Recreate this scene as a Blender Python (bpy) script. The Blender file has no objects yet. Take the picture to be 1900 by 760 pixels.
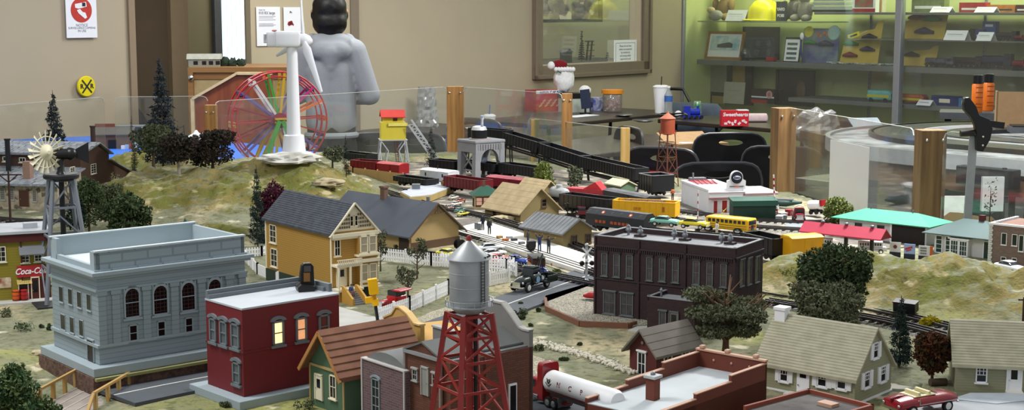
import bpy,bmesh,math,random
import numpy as np
from mathutils import Vector,Matrix,noise
# camera, world, light, exposure
SC=bpy.context.scene
COL=SC.collection
F,HZ,CAMZ=2700.0,17.0,1.6
TH=math.atan((380-HZ)/F)
cd=bpy.data.cameras.new('camera');cam=bpy.data.objects.new('camera',cd);COL.objects.link(cam)
cam.location=(0,0,CAMZ);cam.rotation_euler=(math.pi/2-TH,0,0)
cd.sensor_fit='HORIZONTAL';cd.sensor_width=36;cd.lens=36*F/1900;cd.clip_start=.05;cd.clip_end=60
SC.camera=cam
SC.view_settings.view_transform='Standard';SC.view_settings.look='None'
SC.view_settings.exposure=0.3;SC.view_settings.gamma=1;SC.view_settings.use_curve_mapping=False
W=bpy.data.worlds.new('room_ambient');SC.world=W;W.use_nodes=True
W.node_tree.nodes['Background'].inputs[0].default_value=(.93,.97,1,1)
W.node_tree.nodes['Background'].inputs[1].default_value=.46
def area(name,loc,sx,sy,power,col=(1,.99,.97),rot=(0,0,0)):
 l=bpy.data.lights.new(name,'AREA');l.shape='RECTANGLE';l.size=sx;l.size_y=sy;l.energy=power;l.color=col
 o=bpy.data.objects.new(name,l);o.location=loc;o.rotation_euler=rot;COL.objects.link(o);return o
area('ceiling_lamp',(1.5,4.6,2.75),.6,.5,108)
area('ceiling_lamp',(-1.3,2.2,2.8),1.0,.5,34)
area('ceiling_lamp',(-1.6,6.6,2.8),1.3,.6,34)
area('ceiling_lamp',(1.2,9.2,2.8),1.3,.6,54)
area('ceiling_lamp',(-.6,8.6,2.8),1.3,.6,28)
# pixel helpers (real positions from the photo's geometry)
FW=Vector((0,math.cos(TH),-math.sin(TH)));UP=Vector((0,math.sin(TH),math.cos(TH)));RT=Vector((1,0,0))
EYE=Vector((0,0,CAMZ))
def ray(x,y):return RT*(x-950)+UP*(380-y)+FW*F
def P(x,y,z=.95):
 d=ray(x,y);return EYE+d*((z-CAMZ)/d.z)
def PY(x,y,Y):
 d=ray(x,y);return EYE+d*(Y/d.y)
def rad(a):return math.radians(a)
# materials
def lin(h):
 h=h.lstrip('#');c=[int(h[i:i+2],16)/255 for i in(0,2,4)]
 return tuple((x/12.92 if x<=.04045 else((x+.055)/1.055)**2.4)for x in c)+(1,)
MATS={}
def mat(name,h,rough=.6,metal=0,kind='noise',h2=None,s=30,bump=.0,v=.12,emit=0,thr=None,h3=None,spec=.4,coat=0):
 if name in MATS:return MATS[name]
 m=bpy.data.materials.new(name);m.use_nodes=True;MATS[name]=m
 nt=m.node_tree;N=nt.nodes;L=nt.links;b=N['Principled BSDF']
 b.inputs['Roughness'].default_value=rough;b.inputs['Metallic'].default_value=metal
 b.inputs['Specular IOR Level'].default_value=spec;b.inputs['Coat Weight'].default_value=coat
 c=lin(h);c2=lin(h2)if h2 else tuple(x*(1-v)for x in c[:3])+(1,)
 tc=N.new('ShaderNodeTexCoord');src=tc.outputs['Object']
 def math_(op,a,b_=None,clamp=False):
  n=N.new('ShaderNodeMath');n.operation=op;n.use_clamp=clamp
  for i,x in enumerate((a,b_)):
   if x is None:continue
   if hasattr(x,'node'):L.new(x,n.inputs[i])
   else:n.inputs[i].default_value=x
  return n.outputs[0]
 def mix(f,a,b_):
  n=N.new('ShaderNodeMix');n.data_type='RGBA'
  if hasattr(f,'node'):L.new(f,n.inputs[0])
  else:n.inputs[0].default_value=f
  for i,x in((6,a),(7,b_)):
   if hasattr(x,'node'):L.new(x,n.inputs[i])
   else:n.inputs[i].default_value=x
  return n.outputs[2]
 def noise_(sc,det=4,vec=None):
  n=N.new('ShaderNodeTexNoise');n.inputs['Scale'].default_value=sc;n.inputs['Detail'].default_value=det
  L.new(vec or src,n.inputs['Vector']);return n.outputs['Fac']
 sep=N.new('ShaderNodeSeparateXYZ');L.new(src,sep.inputs[0])
 xy=math_('ADD',sep.outputs[0],sep.outputs[1])
 hgt=None;colr=None
 if kind=='noise':
  f=noise_(s);
  r=N.new('ShaderNodeMapRange');r.inputs[1].default_value=.35;r.inputs[2].default_value=.65;L.new(f,r.inputs[0])
  colr=mix(r.outputs[0],c,c2);hgt=f
  if h3:
   g=noise_(s*.31,3);r2=N.new('ShaderNodeMapRange');r2.inputs[1].default_value=.5;r2.inputs[2].default_value=.62;L.new(g,r2.inputs[0])
   colr=mix(r2.outputs[0],colr,lin(h3))
 elif kind=='brick':
  cb=N.new('ShaderNodeCombineXYZ');L.new(xy,cb.inputs[0]);L.new(sep.outputs[2],cb.inputs[1])
  bt=N.new('ShaderNodeTexBrick');L.new(cb.outputs[0],bt.inputs['Vector'])
  bt.inputs['Color1'].default_value=c;bt.inputs['Color2'].default_value=c2;bt.inputs['Mortar'].default_value=lin(h3)if h3 else tuple(x*.7 for x in c[:3])+(1,)
  bt.inputs['Scale'].default_value=1;bt.inputs['Brick Width'].default_value=s*3;bt.inputs['Row Height'].default_value=s;bt.inputs['Mortar Size'].default_value=s*.12
  f=noise_(25);colr=mix(math_('MULTIPLY',f,.35),bt.outputs['Color'],c2);hgt=math_('SUBTRACT',1,bt.outputs['Fac'])
 elif kind=='lines':
  fr=math_('FRACT',math_('DIVIDE',sep.outputs[2],s));g=math_('LESS_THAN',fr,.16)
  f=noise_(18);base=mix(math_('MULTIPLY',f,.6),c,tuple(x*(1-v)for x in c[:3])+(1,))
  colr=mix(math_('MULTIPLY',g,.8),base,lin(h2)if h2 else tuple(x*.6 for x in c[:3])+(1,));hgt=fr
 elif kind=='vlines':
  fr=math_('FRACT',math_('DIVIDE',xy,s));g=math_('LESS_THAN',fr,.12)
  f=noise_(14);base=mix(math_('MULTIPLY',f,.6),c,tuple(x*(1-v)for x in c[:3])+(1,))
  colr=mix(math_('MULTIPLY',g,.8),base,lin(h2)if h2 else tuple(x*.55 for x in c[:3])+(1,));hgt=math_('SUBTRACT',1,g)
 elif kind=='wood':
  mp=N.new('ShaderNodeMapping');mp.inputs['Scale'].default_value=(1,1,.08);L.new(src,mp.inputs[0])
  f=noise_(s,6,mp.outputs[0]);r=N.new('ShaderNodeMapRange');r.inputs[1].default_value=.35;r.inputs[2].default_value=.65;L.new(f,r.inputs[0])
  colr=mix(r.outputs[0],c,c2);hgt=f
 elif kind=='woodx':
  mp=N.new('ShaderNodeMapping');mp.inputs['Scale'].default_value=(.08,1,1);L.new(src,mp.inputs[0])
  f=noise_(s,6,mp.outputs[0]);colr=mix(f,c,c2);hgt=f
 elif kind=='spots':
  vo=N.new('ShaderNodeTexVoronoi');vo.inputs['Scale'].default_value=s;L.new(src,vo.inputs['Vector'])
  rp=N.new('ShaderNodeSeparateColor');L.new(vo.outputs['Color'],rp.inputs[0])
  colr=mix(rp.outputs[0],c,c2);hgt=math_('SUBTRACT',1,vo.outputs['Distance'])
  if h3:colr=mix(math_('GREATER_THAN',rp.outputs[1],.8),colr,lin(h3))
 L.new(colr,b.inputs['Base Color'])
 if bump and hgt is not None:
  bp=N.new('ShaderNodeBump');bp.inputs['Strength'].default_value=bump;bp.inputs['Distance'].default_value=.002;L.new(hgt,bp.inputs['Height']);L.new(bp.outputs[0],b.inputs['Normal'])
 if emit:
  b.inputs['Emission Color'].default_value=c;b.inputs['Emission Strength'].default_value=emit
 return m
def glass(name,tint='#ffffff',gloss=.07,alpha=0.0):
 if name in MATS:return MATS[name]
 m=bpy.data.materials.new(name);m.use_nodes=True;MATS[name]=m
 nt=m.node_tree;N=nt.nodes;L=nt.links;N.remove(N['Principled BSDF']);out=N['Material Output']
 t=N.new('ShaderNodeBsdfTransparent');t.inputs[0].default_value=lin(tint)
 g=N.new('ShaderNodeBsdfGlossy');g.inputs['Roughness'].default_value=.04
 d=N.new('ShaderNodeBsdfDiffuse');d.inputs[0].default_value=(.8,.8,.78,1)
 lw=N.new('ShaderNodeLayerWeight');lw.inputs[0].default_value=.25
 mm=N.new('ShaderNodeMath');mm.operation='MULTIPLY_ADD';mm.inputs[1].default_value=.3;mm.inputs[2].default_value=gloss;L.new(lw.outputs['Fresnel'],mm.inputs[0])
 mx=N.new('ShaderNodeMixShader');L.new(mm.outputs[0],mx.inputs[0]);L.new(t.outputs[0],mx.inputs[1]);L.new(g.outputs[0],mx.inputs[2])
 m2=N.new('ShaderNodeMixShader');m2.inputs[0].default_value=alpha;L.new(mx.outputs[0],m2.inputs[1]);L.new(d.outputs[0],m2.inputs[2])
 L.new(m2.outputs[0],out.inputs[0]);return m
 # geometry collector
class G:
 def __init__(s,M=None):s.v=[];s.f=[];s.M=M
 def add(s,vs,fs):
  n=len(s.v)
  if s.M is not None:vs=[s.M@Vector(p)for p in vs]
  s.v+=[tuple(p)for p in vs];s.f+=[tuple(i+n for i in f)for f in fs];return s
 def box(s,cx,cy,cz,sx,sy,sz,rz=0,rx=0,ry=0):
  m=Matrix.Translation((cx,cy,cz))@Matrix.Rotation(rz,4,'Z')@Matrix.Rotation(ry,4,'Y')@Matrix.Rotation(rx,4,'X')
  vs=[m@Vector((a*sx/2,b*sy/2,c*sz/2))for a in(-1,1)for b in(-1,1)for c in(-1,1)]
  return s.add(vs,[(0,1,3,2),(4,6,7,5),(0,4,5,1),(2,3,7,6),(0,2,6,4),(1,5,7,3)])
 def b(s,x0,x1,y0,y1,z0,z1):return s.box((x0+x1)/2,(y0+y1)/2,(z0+z1)/2,x1-x0,y1-y0,z1-z0)
 def bar(s,p,q,w,h=None,up=(0,0,1)):
  p=Vector(p);q=Vector(q);h=h or w;d=(q-p)
  if d.length<1e-9:return s
  d.normalize();u=Vector(up);sd=d.cross(u)
  if sd.length<1e-3:sd=d.cross(Vector((1,0,0)))
  sd.normalize();u=sd.cross(d);vs=[]
  for c in(p,q):
   for a,b_ in((-1,-1),(1,-1),(1,1),(-1,1)):vs.append(c+sd*a*w/2+u*b_*h/2)
  return s.add(vs,[(0,3,2,1),(4,5,6,7),(0,1,5,4),(1,2,6,5),(2,3,7,6),(3,0,4,7)])
 def tube(s,pts,r,n=8,closed=False,cap=True):
  pts=[Vector(p)for p in pts];k=len(pts);rs=r if isinstance(r,(list,tuple))else[r]*k
  rings=[];prev=None
  for i,p in enumerate(pts):
   a=pts[(i-1)%k]if(i or closed)else p;b_=pts[(i+1)%k]if(i<k-1 or closed)else p
   d=(b_-a)
   if d.length<1e-9:d=Vector((0,0,1))
   d.normalize()
   if prev is None:
    u=Vector((0,0,1))if abs(d.z)<.9 else Vector((1,0,0))
    u=(u-d*u.dot(d)).normalized()
   else:
    u=prev-d*prev.dot(d)
    u=u.normalized()if u.length>1e-6 else Vector((1,0,0))
   prev=u;w=d.cross(u)
   rings.append([p+(u*math.cos(2*math.pi*j/n)+w*math.sin(2*math.pi*j/n))*rs[i]for j in range(n)])
  return s.rings(rings,closed,cap)
 def rings(s,rings,closed=False,cap=True):
  n=len(rings[0]);k=len(rings);vs=[p for r in rings for p in r];fs=[]
  for i in range(k if closed else k-1):
   for j in range(n):
    a=i*n+j;b_=i*n+(j+1)%n;c=((i+1)%k)*n+(j+1)%n;d=((i+1)%k)*n+j;fs.append((a,b_,c,d))
  if cap and not closed:fs+=[tuple(range(n))[::-1],tuple((k-1)*n+j for j in range(n))]
  return s.add(vs,fs)
 def cyl(s,cx,cy,z0,z1,r0,r1=None,n=16):
  r1=r0 if r1 is None else r1;return s.lathe([(r0,z0),(r1,z1)],n,(cx,cy,0))
 def lathe(s,prof,n=20,c=(0,0,0),M=None,cap=True):
  rings=[]
  for r,z in prof:
   ring=[Vector((r*math.cos(2*math.pi*j/n),r*math.sin(2*math.pi*j/n),z))for j in range(n)]
   if M:ring=[M@p for p in ring]
   rings.append([p+Vector(c)for p in ring])
  return s.rings(rings,False,cap)
 def prism(s,poly,fn,d0,d1):
  """poly 2d points, fn(u,w,d)->xyz"""
  n=len(poly);vs=[fn(u,w,d0)for u,w in poly]+[fn(u,w,d1)for u,w in poly]
  return s.add(vs,[tuple(range(n))[::-1],tuple(range(n,2*n))]+[(i,(i+1)%n,n+(i+1)%n,n+i)for i in range(n)])
 def ball(s,c,r,nu=14,nv=9,jit=0,seed=0):
  r=(r,r,r)if isinstance(r,(int,float))else r;rings=[]
  for i in range(nv+1):
   ph=math.pi*i/nv;rr=max(math.sin(ph),.02)
   ring=[]
   for j in range(nu):
    a=2*math.pi*j/nu;d=Vector((math.cos(a)*rr,math.sin(a)*rr,math.cos(ph)))
    k=1+(jit*noise.noise(d*2.3+Vector((seed*3.7,seed,0)))if jit else 0)
    ring.append((c[0]+d.x*r[0]*k,c[1]+d.y*r[1]*k,c[2]+d.z*r[2]*k))
   rings.append(ring)
  return s.rings(rings[::-1])
 def loft(s,secs,n=16,e=2.5,ax='x'):
  """secs: (x, zc, hz, hy) superellipse sections along x"""
  rings=[]
  for x,zc,hz,hy in secs:
   ring=[]
   for j in range(n):
    a=2*math.pi*(j+.5)/n;ca,sa=math.cos(a),math.sin(a)
    yy=hy*math.copysign(abs(ca)**(2/e),ca);zz=hz*math.copysign(abs(sa)**(2/e),sa)
    ring.append((x,yy,zc+zz))
   rings.append(ring)
  return s.rings(rings)
 def build(s,name,m,parent=None,smooth=False,bevel=0):
  me=bpy.data.meshes.new(name);me.from_pydata(s.v,[],s.f);me.update()
  bm=bmesh.new();bm.from_mesh(me);bmesh.ops.recalc_face_normals(bm,faces=bm.faces);bm.to_mesh(me);bm.free()
  me.materials.append(m)
  if smooth:
   for p in me.polygons:p.use_smooth=True
   me.set_sharp_from_angle(angle=rad(40))
  o=bpy.data.objects.new(name,me);COL.objects.link(o)
  if parent is not None:o.parent=parent
  if bevel:
   md=o.modifiers.new('edge','BEVEL');md.width=bevel;md.segments=2;md.limit_method='ANGLE'
  return o
def tag(o,label=None,cat=None,group=None,kind=None):
 for k,x in(('label',label),('category',cat),('group',group),('kind',kind)):
  if x:o[k]=x
 return o
def thing(name,label,cat,loc=(0,0,0),rz=0,group=None,rx=0,ry=0,s=1):
 o=bpy.data.objects.new(name,None);COL.objects.link(o);o.empty_display_size=.02
 o.location=loc;o.rotation_euler=(rx,ry,rz);o.scale=(s,s,s);return tag(o,label,cat,group)
def copy_tree(o,parent=None):
 c=o.copy();COL.objects.link(c);c.parent=parent
 for ch in list(o.children):copy_tree(ch,c)
 return c
def dup(o,label,loc,rz=None,group=None):
 c=copy_tree(o);c['label']=label;c.location=loc
 if rz is not None:c.rotation_euler=(o.rotation_euler[0],o.rotation_euler[1],rz)
 if group:c['group']=group
 return c
def text(s,size,m,parent,loc,rot=(math.pi/2,0,0),name='lettering',ext=.0003,align='CENTER',sx=1,shear=0,bold=0):
 cu=bpy.data.curves.new(name,'FONT');cu.body=s;cu.size=size;cu.extrude=ext;cu.align_x=align;cu.align_y='CENTER';cu.shear=shear;cu.offset=bold
 cu.materials.append(m);o=bpy.data.objects.new(name,cu);COL.objects.link(o);o.location=loc;o.rotation_euler=rot;o.scale=(sx,1,1)
 DG=bpy.context.evaluated_depsgraph_get();me=bpy.data.meshes.new_from_object(o.evaluated_get(DG));n=o.name;R=(o.location.copy(),o.rotation_euler.copy(),o.scale.copy())
 bpy.data.objects.remove(o);bpy.data.curves.remove(cu);o=bpy.data.objects.new(name,me);COL.objects.link(o);o.location,o.rotation_euler,o.scale=R
 if not me.materials:me.materials.append(m)
 if parent is not None:o.parent=parent
 return o
def struct(o):o['kind']='structure';return o
M_black=mat('black_plastic','#121214',.35);M_white=mat('white_paint','#e9eaec',.5,v=.04);M_chrome=mat('chrome','#d8dade',.15,1,v=.03)
M_steel=mat('grey_steel','#7d8288',.45,.6);M_darkpane=mat('dark_pane','#1b1d22',.15,v=.3,s=60);M_cream=mat('cream_trim','#e8dfc4',.6,v=.05)
M_paper=mat('white_paper','#e8eaee',.8,v=.03);M_dk=mat('dark_metal','#1d1e22',.45,.2);M_tire=mat('tyre_rubber','#141416',.7)
M_red=mat('red_paint','#a3151c',.35);M_ink=mat('printed_ink','#2b2b30',.8);M_inkg=mat('grey_ink','#8a8d96',.8)
M_plexi=glass('clear_acrylic','#fafcfb',.035,.03);M_yellow=mat('yellow_paint','#f2b705',.4);M_edge=mat('acrylic_edge','#cfd0cc',.3)
# ROOM
WZ=2.7
M_wall=mat('tan_wall','#ada18a',.85,s=3,v=.04,bump=.05);M_floor=mat('grey_carpet','#2f2d2b',.95,s=120,v=.3)
M_trimw=mat('taupe_trim','#7d7060',.6,v=.06);M_dark=mat('dark_room','#4a4034',.9,s=2)
A1=Vector((-1.61,9.69,0));D1=Vector((3.2,3.91,0)).normalized();N1=Vector((D1.y,-D1.x,0))
K=Vector((1.59,13.6,0));D2=Vector((2.23,-2.73,0)).normalized();N2=Vector((D2.y,-D2.x,0))
def hit(px,py,A,N,off=0):
 d=ray(px,py);A_=A+N*off;t=(A_-EYE).dot(N)/d.dot(N);return EYE+d*t
def s1(px,py=100):return(hit(px,py,A1,N1)-A1).dot(D1)
def s2(px,py=100):return(hit(px,py,K,N2)-K).dot(D2)
yaw1=math.atan2(D1.y,D1.x);yaw2=math.atan2(D2.y,D2.x)
M1=Matrix.Translation(A1)@Matrix.Rotation(yaw1,4,'Z')
M2=Matrix.Translation(K)@Matrix.Rotation(yaw2,4,'Z')
fl=G();fl.b(-6,7,-1,17,-.05,0);struct(fl.build('floor',M_floor))
xd0,xd1=s1(238),s1(456);xw0,xw1=s1(1003),s1(1188);xk=s1(1268)
zb=hit(987,140,A1,N1).z+.01
g=G(M1);g.b(-9,xd0,0,.12,0,WZ);g.b(s1(466),xw0,0,.06,0,WZ);g.b(xw0,xw1,0,.12,0,zb+.02);g.b(xw1,xk,0,.12,0,WZ);g.b(xw0,xw1,0,.12,2.5,WZ)
struct(g.build('wall_back',M_wall))
g=G(M1);fw=.10
xa,xb=s1(987),s1(1203);zf=hit(1000,147,A1,N1).z
for x0,x1,z0,z1 in((xa,xa+.11,zf,2.6),(xb-.11,xb,zf,2.6),(xa,xb,zf,zf+.11)):
 g.b(x0,x1,-.03,.14,z0,z1)
for x0,x1,z0,z1 in((xa-.0,xa+.035,zf,2.6),(xb-.035,xb,zf,2.6),(xa,xb,zf,zf+.035)):g.b(x0,x1,-.045,-.03,z0,z1)
wf=struct(g.build('window_1',M_trimw,bevel=.004))
g=G(M1);g.b(xa+.11,xb-.11,.05,.056,zf+.11,2.5);struct(g.build('window_pane',M_plexi,wf))
g=G(M1);g.b(xa-.8,xb+6,1.5,1.56,0,WZ);struct(g.build('wall_far',mat('pale_wall','#ddd6a8',.85,v=.03)))
g=G(M1);g.b(xa-.5,xb+.6,.16,1.2,zf+.045,zf+.10);tag(g.build('display_shelf',mat('dark_green_base','#3a3a2c',.9)),'dark layout shelf behind the interior window','shelf')
M_rev=mat('door_reveal','#8d7c66',.8,v=.05)
g=G(M1);g.b(xd0-.0,xd0+.045,-.02,.16,0,WZ);struct(g.build('trim_1',M_rev))
pa=hit(262,100,A1,N1,-.16)
xcor0=(hit(312,100,A1,N1,-.7)-A1).dot(D1);xcor1=(hit(344,100,A1,N1,-.7)-A1).dot(D1)
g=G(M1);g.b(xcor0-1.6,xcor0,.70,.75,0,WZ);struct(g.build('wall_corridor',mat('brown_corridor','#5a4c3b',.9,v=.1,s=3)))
g=G(M1);g.b(xcor0,xcor1,.66,.85,0,WZ);struct(g.build('trim_2',mat('tan_post','#8c7a60',.8,v=.05)))
xb0=(hit(330,100,A1,N1,-1.9)-A1).dot(D1);xb1=(hit(398,100,A1,N1,-1.9)-A1).dot(D1);xb2=(hit(470,100,A1,N1,-1.9)-A1).dot(D1)
g=G(M1);g.b(xb0-.2,xb1,1.9,1.96,0,WZ);g.b(xb1,xb2+1,1.9,1.96,0,1.15);g.b(xb2-.05,xb2+1,1.9,1.96,1.15,WZ);struct(g.build('wall_left',mat('olive_wall','#8d8468',.9,v=.05,s=3)))
g=G(M1);g.b(xb1-.02,xb1+.05,1.86,1.9,1.1,WZ);struct(g.build('trim_3',mat('grey_frame','#5d5f63',.6)))
g=G(M1)
n=60
for i in range(n):
 x=xb1+(xb2-xb1)*i/n;g.b(x,x+(xb2-xb1)/n*1.02,1.88+.012*math.sin(i*.9),1.885+.012*math.sin(i*.9),1.13,WZ)
wn=g.build('window_curtain',mat('bright_curtain','#dff1f6',.8,v=.05,s=8,emit=.85));tag(wn,'sheer curtain glowing with daylight in the window behind the doorway','curtain')
area('back_room_fill',tuple(A1+D1*(xb0+.9)-N1*1.2+Vector((0,0,2.5))),.6,.4,12,(1,.98,.9),(0,0,yaw1))  # unseen fill light added to lift the olive wall behind the doorway
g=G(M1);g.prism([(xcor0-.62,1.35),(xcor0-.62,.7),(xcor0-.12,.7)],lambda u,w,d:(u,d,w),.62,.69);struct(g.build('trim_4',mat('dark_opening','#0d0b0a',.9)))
x0,x1=s1(457),s1(641);xj=s1(656)
g=G(M1);g.b(x0,x1,-.05,-.005,.03,WZ);dr=struct(g.build('door_1',mat('tan_door','#b5a88c',.7,s=2,v=.04)))
k=hit(634,213,A1,N1,.09);kk=M1.inverted()@k
g=G(M1);g.ball((kk.x,-.11,kk.z),(.034,.028,.034));g.tube([(kk.x,-.05,kk.z),(kk.x,-.1,kk.z)],.014);g.tube([(kk.x,-.045,kk.z),(kk.x,-.06,kk.z)],.034,20)
g.build('door_knob',mat('brass','#c9a84a',.25,.9),dr,True)
g=G(M1);g.b(x1,xj,-.06,.0,0,WZ);struct(g.build('trim_5',M_trimw))
g=G(M1);g.b(x1+.01,x1+.035,-.066,-.06,.72,.95);tag(g.build('strike_plate',M_steel),'dull metal strike plate on the brown door jamb','plate')
def paper(px0,py0,px1,py1,A,D,N,off=.02):
 a=hit(px0,py1,A,N,off);b_=hit(px1,py1,A,N,off);c=hit((px0+px1)/2,py0,A,N,off)
 return(a+b_)/2,(b_-a).length,c.z-a.z
p,w,h=paper(124,-8,181,70,A1,D1,N1)
t=thing('paper_sign','white paper sign with a red camera emblem taped to tan wall','sign',p,yaw1)
G().b(-w/2,w/2,0,.002,0,h).build('sheet',M_paper,t)
cz=h*.66;r=w*.34
G().lathe([(r,0),(r,.002)],32,(0,0,cz),Matrix.Rotation(math.pi/2,4,'X')).build('emblem',mat('emblem_red','#c0392f',.7),t)
e=G();e.prism([(-.62*r,.5*r),(.45*r,.68*r),(.5*r,.3*r),(.1*r,.2*r),(-.3*r,.12*r),(-.6*r,.2*r)],lambda u,q,d:(u,-d,cz+q),.002,.004)
e.prism([(-.15*r,.1*r),(.1*r,-.15*r),(.35*r,-.2*r),(.5*r,-.6*r),(.3*r,-.7*r),(-.3*r,-.25*r),(-.45*r,.0*r)],lambda u,q,d:(u,-d,cz+q),.002,.004);e.build('camera_drawing',M_white,t)
e=G();e.box(.22*r,-.005,cz+.47*r,.3*r,.002,.3*r);e.build('camera_lens',M_ink,t)
text('NOTICE',.022,M_inkg,t,(0,-.001,h*.30));text('SURVEILLANCE CAMERAS',.017,M_inkg,t,(0,-.001,h*.235),sx=.95);text('IN USE',.019,M_inkg,t,(0,-.001,h*.165))
p=hit(159,160,A1,N1,.02);r=19.5/2700*p.y*.98
t=thing('crossing_sign','round yellow railroad crossing sign on tan wall','sign',p,yaw1)
G().lathe([(r,0),(r,.008),(r*.93,.012),(.01,.012)],36,(0,0,0),Matrix.Rotation(math.pi/2,4,'X')).build('disc',mat('sign_yellow','#e3d31c',.4,v=.05),t)
e=G();q=r*.62
e.bar((-q,-.013,q),(q,-.013,-q),.002,.016,(0,1,0));e.bar((-q,-.014,-q),(q,-.014,q),.002,.016,(0,1,0));
e=G()
for sx in(-1,1):
 dx,dz=q*.85*sx,q;n_=Vector((dz,0,-dx)).normalized()*.0045
 e.prism([(-dx+n_.x,-dz+n_.z),(dx+n_.x,dz+n_.z),(dx-n_.x,dz-n_.z),(-dx-n_.x,-dz-n_.z)],lambda u,w_,d:(u,-d,w_),.012,.0145)
e.build('cross',M_ink,t)
text('R',r*.6,M_ink,t,(-r*.56,-.013,0),bold=.0012,ext=.001);text('R',r*.6,M_ink,t,(r*.56,-.013,0),bold=.0012,ext=.001)
for(a,b_,c,d,lab,nm)in((477,12,521,85,'white notice with a bold price heading taped to the tan door','n'),(527,13,560,62,'white paper with a red drawing, half hidden by the dark hair','d')):
 p,w,h=paper(a,b,c,d,A1,D1,N1,.06)if False else paper(a,b_,c,d,A1,D1,N1,.06)
 t=thing('paper_notice',lab,'notice',p,yaw1)
 G().b(-w/2,w/2,0,.002,0,h).build('sheet',M_paper,t)
 if nm=='n':
  text('$10 RX large',.026,M_inkg,t,(-w*.4,-.001,h*.84),align='LEFT',bold=.0006);text('Model Train',.011,M_inkg,t,(-w*.4,-.001,h*.92),align='LEFT')
  for i,z in enumerate((.75,.71,.66,.56,.53,.5)):G().b(-w*.4,w*(.2 if i%2 else.3),-.001,0,h*z,h*z+.003).build('text_line',M_inkg,t)
  G().b(-w*.22,w*.08,-.002,0,h*.08,h*.3).build('picture',mat('photo_print','#4d4f55',.6,h2='#a9adb3',s=40),t)
 else:
  text('Ba',.02,M_ink,t,(w*-.1,-.001,h*.8),bold=.001);e=G()
  for q in range(12):e.box(-w*.2+.012*math.sin(q*2.1)+q*.002,-.001,h*(.35+.02*(q%5)),.02,.002,.012,ry=q)
  e.build('drawing',mat('red_drawing','#9c3a3a',.8),t)
p,w,h=paper(1139,73,1181,120,A1,D1,N1,-.02)
t=thing('paper_notice','white bordered notice taped inside the interior window','notice',p,yaw1)
G().b(-w/2,w/2,0,.002,0,h).build('sheet',M_paper,t)
e=G()
for a in(-1,1):e.b(a*w*.42-.002,a*w*.42+.002,-.001,0,h*.12,h*.88);e.b(-w*.42,w*.42,-.001,0,h*(.5+.38*a)-.002,h*(.5+.38*a)+.002)
e.build('border',M_inkg,t)
for i,s_ in enumerate(('Please do not lean','unless accompanied','by member(s)','and young adults','supervised at all')):text(s_,.026,M_inkg,t,(0,-.001,h*(.76-.13*i)),sx=.95)
p0=hit(996,42,A1,N1,-1.2);p1=hit(1118,48,A1,N1,-1.2);wd=(p1-p0).length
t=thing('town_photograph','large tilted photograph of a town hung above the window','picture',p0,yaw1)
G().b(0,wd,0,.03,0,.42).build('canvas',M_black,t)
tm=mat('town_photo','#b9ad8c',.7,kind='spots',h2='#2b2a26',s=9,h3='#e5dcc0')
G().b(.01,wd*.92,-.004,0,.03,.42).build('print',tm,t)
e=G();rnd=random.Random(3)
for i in range(9):
 x=.05+wd*.09*i;z=.08+.04*(i%3);e.prism([(x,z),(x+.1,z-.02),(x+.16,z+.04),(x+.12,z+.09),(x+.03,z+.1)],lambda u,w_,d:(u,-d,w_),.004,.006)
e.build('printed_roofs',mat('printed_roofs','#8e867a',.7,v=.3,s=10),t)
zt=zf+.10
def cone_tree_small(px,h,lab,r=.03):
 b_=hit(px,134,A1,N1,-.5);b_.z=zt;t=thing('pine_tree',lab,'tree',b_,0)
 e=G();e.cyl(0,0,0,h,.005,.002,6);e.build('trunk',M_dk,t)
 e=G();rnd=random.Random(px)
 for i in range(int(h/.02)):
  z=.03+i*.02;rr=r*(1-z/h)+.006
  for j in range(5):
   a=rnd.random()*6.3;e.bar((0,0,z),(math.cos(a)*rr,math.sin(a)*rr,z-.01),.012,.01)
 e.build('needles',mat('dark_needles','#20261f',.9),t)
cone_tree_small(1079,.27,'tall thin dark pine seen through the interior window');cone_tree_small(1127,.07,'small dark pine beside the window notice',.02)
b_=hit(1093,134,A1,N1,-.6);b_.z=zt
t=thing('timber_headframe','dark timber headframe silhouette behind the interior window','tower',b_,yaw1)
e=G()
for x in(-.02,.04):e.bar((x-.03,0,0),(x,0,.17),.008);e.bar((x+.05,.05,0),(x+.01,0,.17),.008)
for z in(.04,.09,.14):e.bar((-.05,0,z),(.08,0,z),.006)
e.build('frame',M_dk,t);e=G();e.b(-.03,.06,-.01,.03,.17,.18);e.build('platform',M_dk,t)
for px,w_,h_,lab in((1000,.05,.05,'low brown shed silhouette left of the plush ornament'),(1055,.1,.09,'dark trestle shed behind the red knitted hat')):
 b_=hit(px,136,A1,N1,-.4);b_.z=zt;t=thing('model_shed',lab,'building',b_,yaw1)
 G().b(-w_/2,w_/2,0,.06,0,h_).build('wall',mat('olive_shed','#3b3a2a',.9),t);e=G();e.prism([(-w_*.6,0),(w_*.6,0),(0,w_*.35)],lambda u,w2,d:(u,d,h_+w2),-.01,.07);e.build('roof',M_dk,t)
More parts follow.
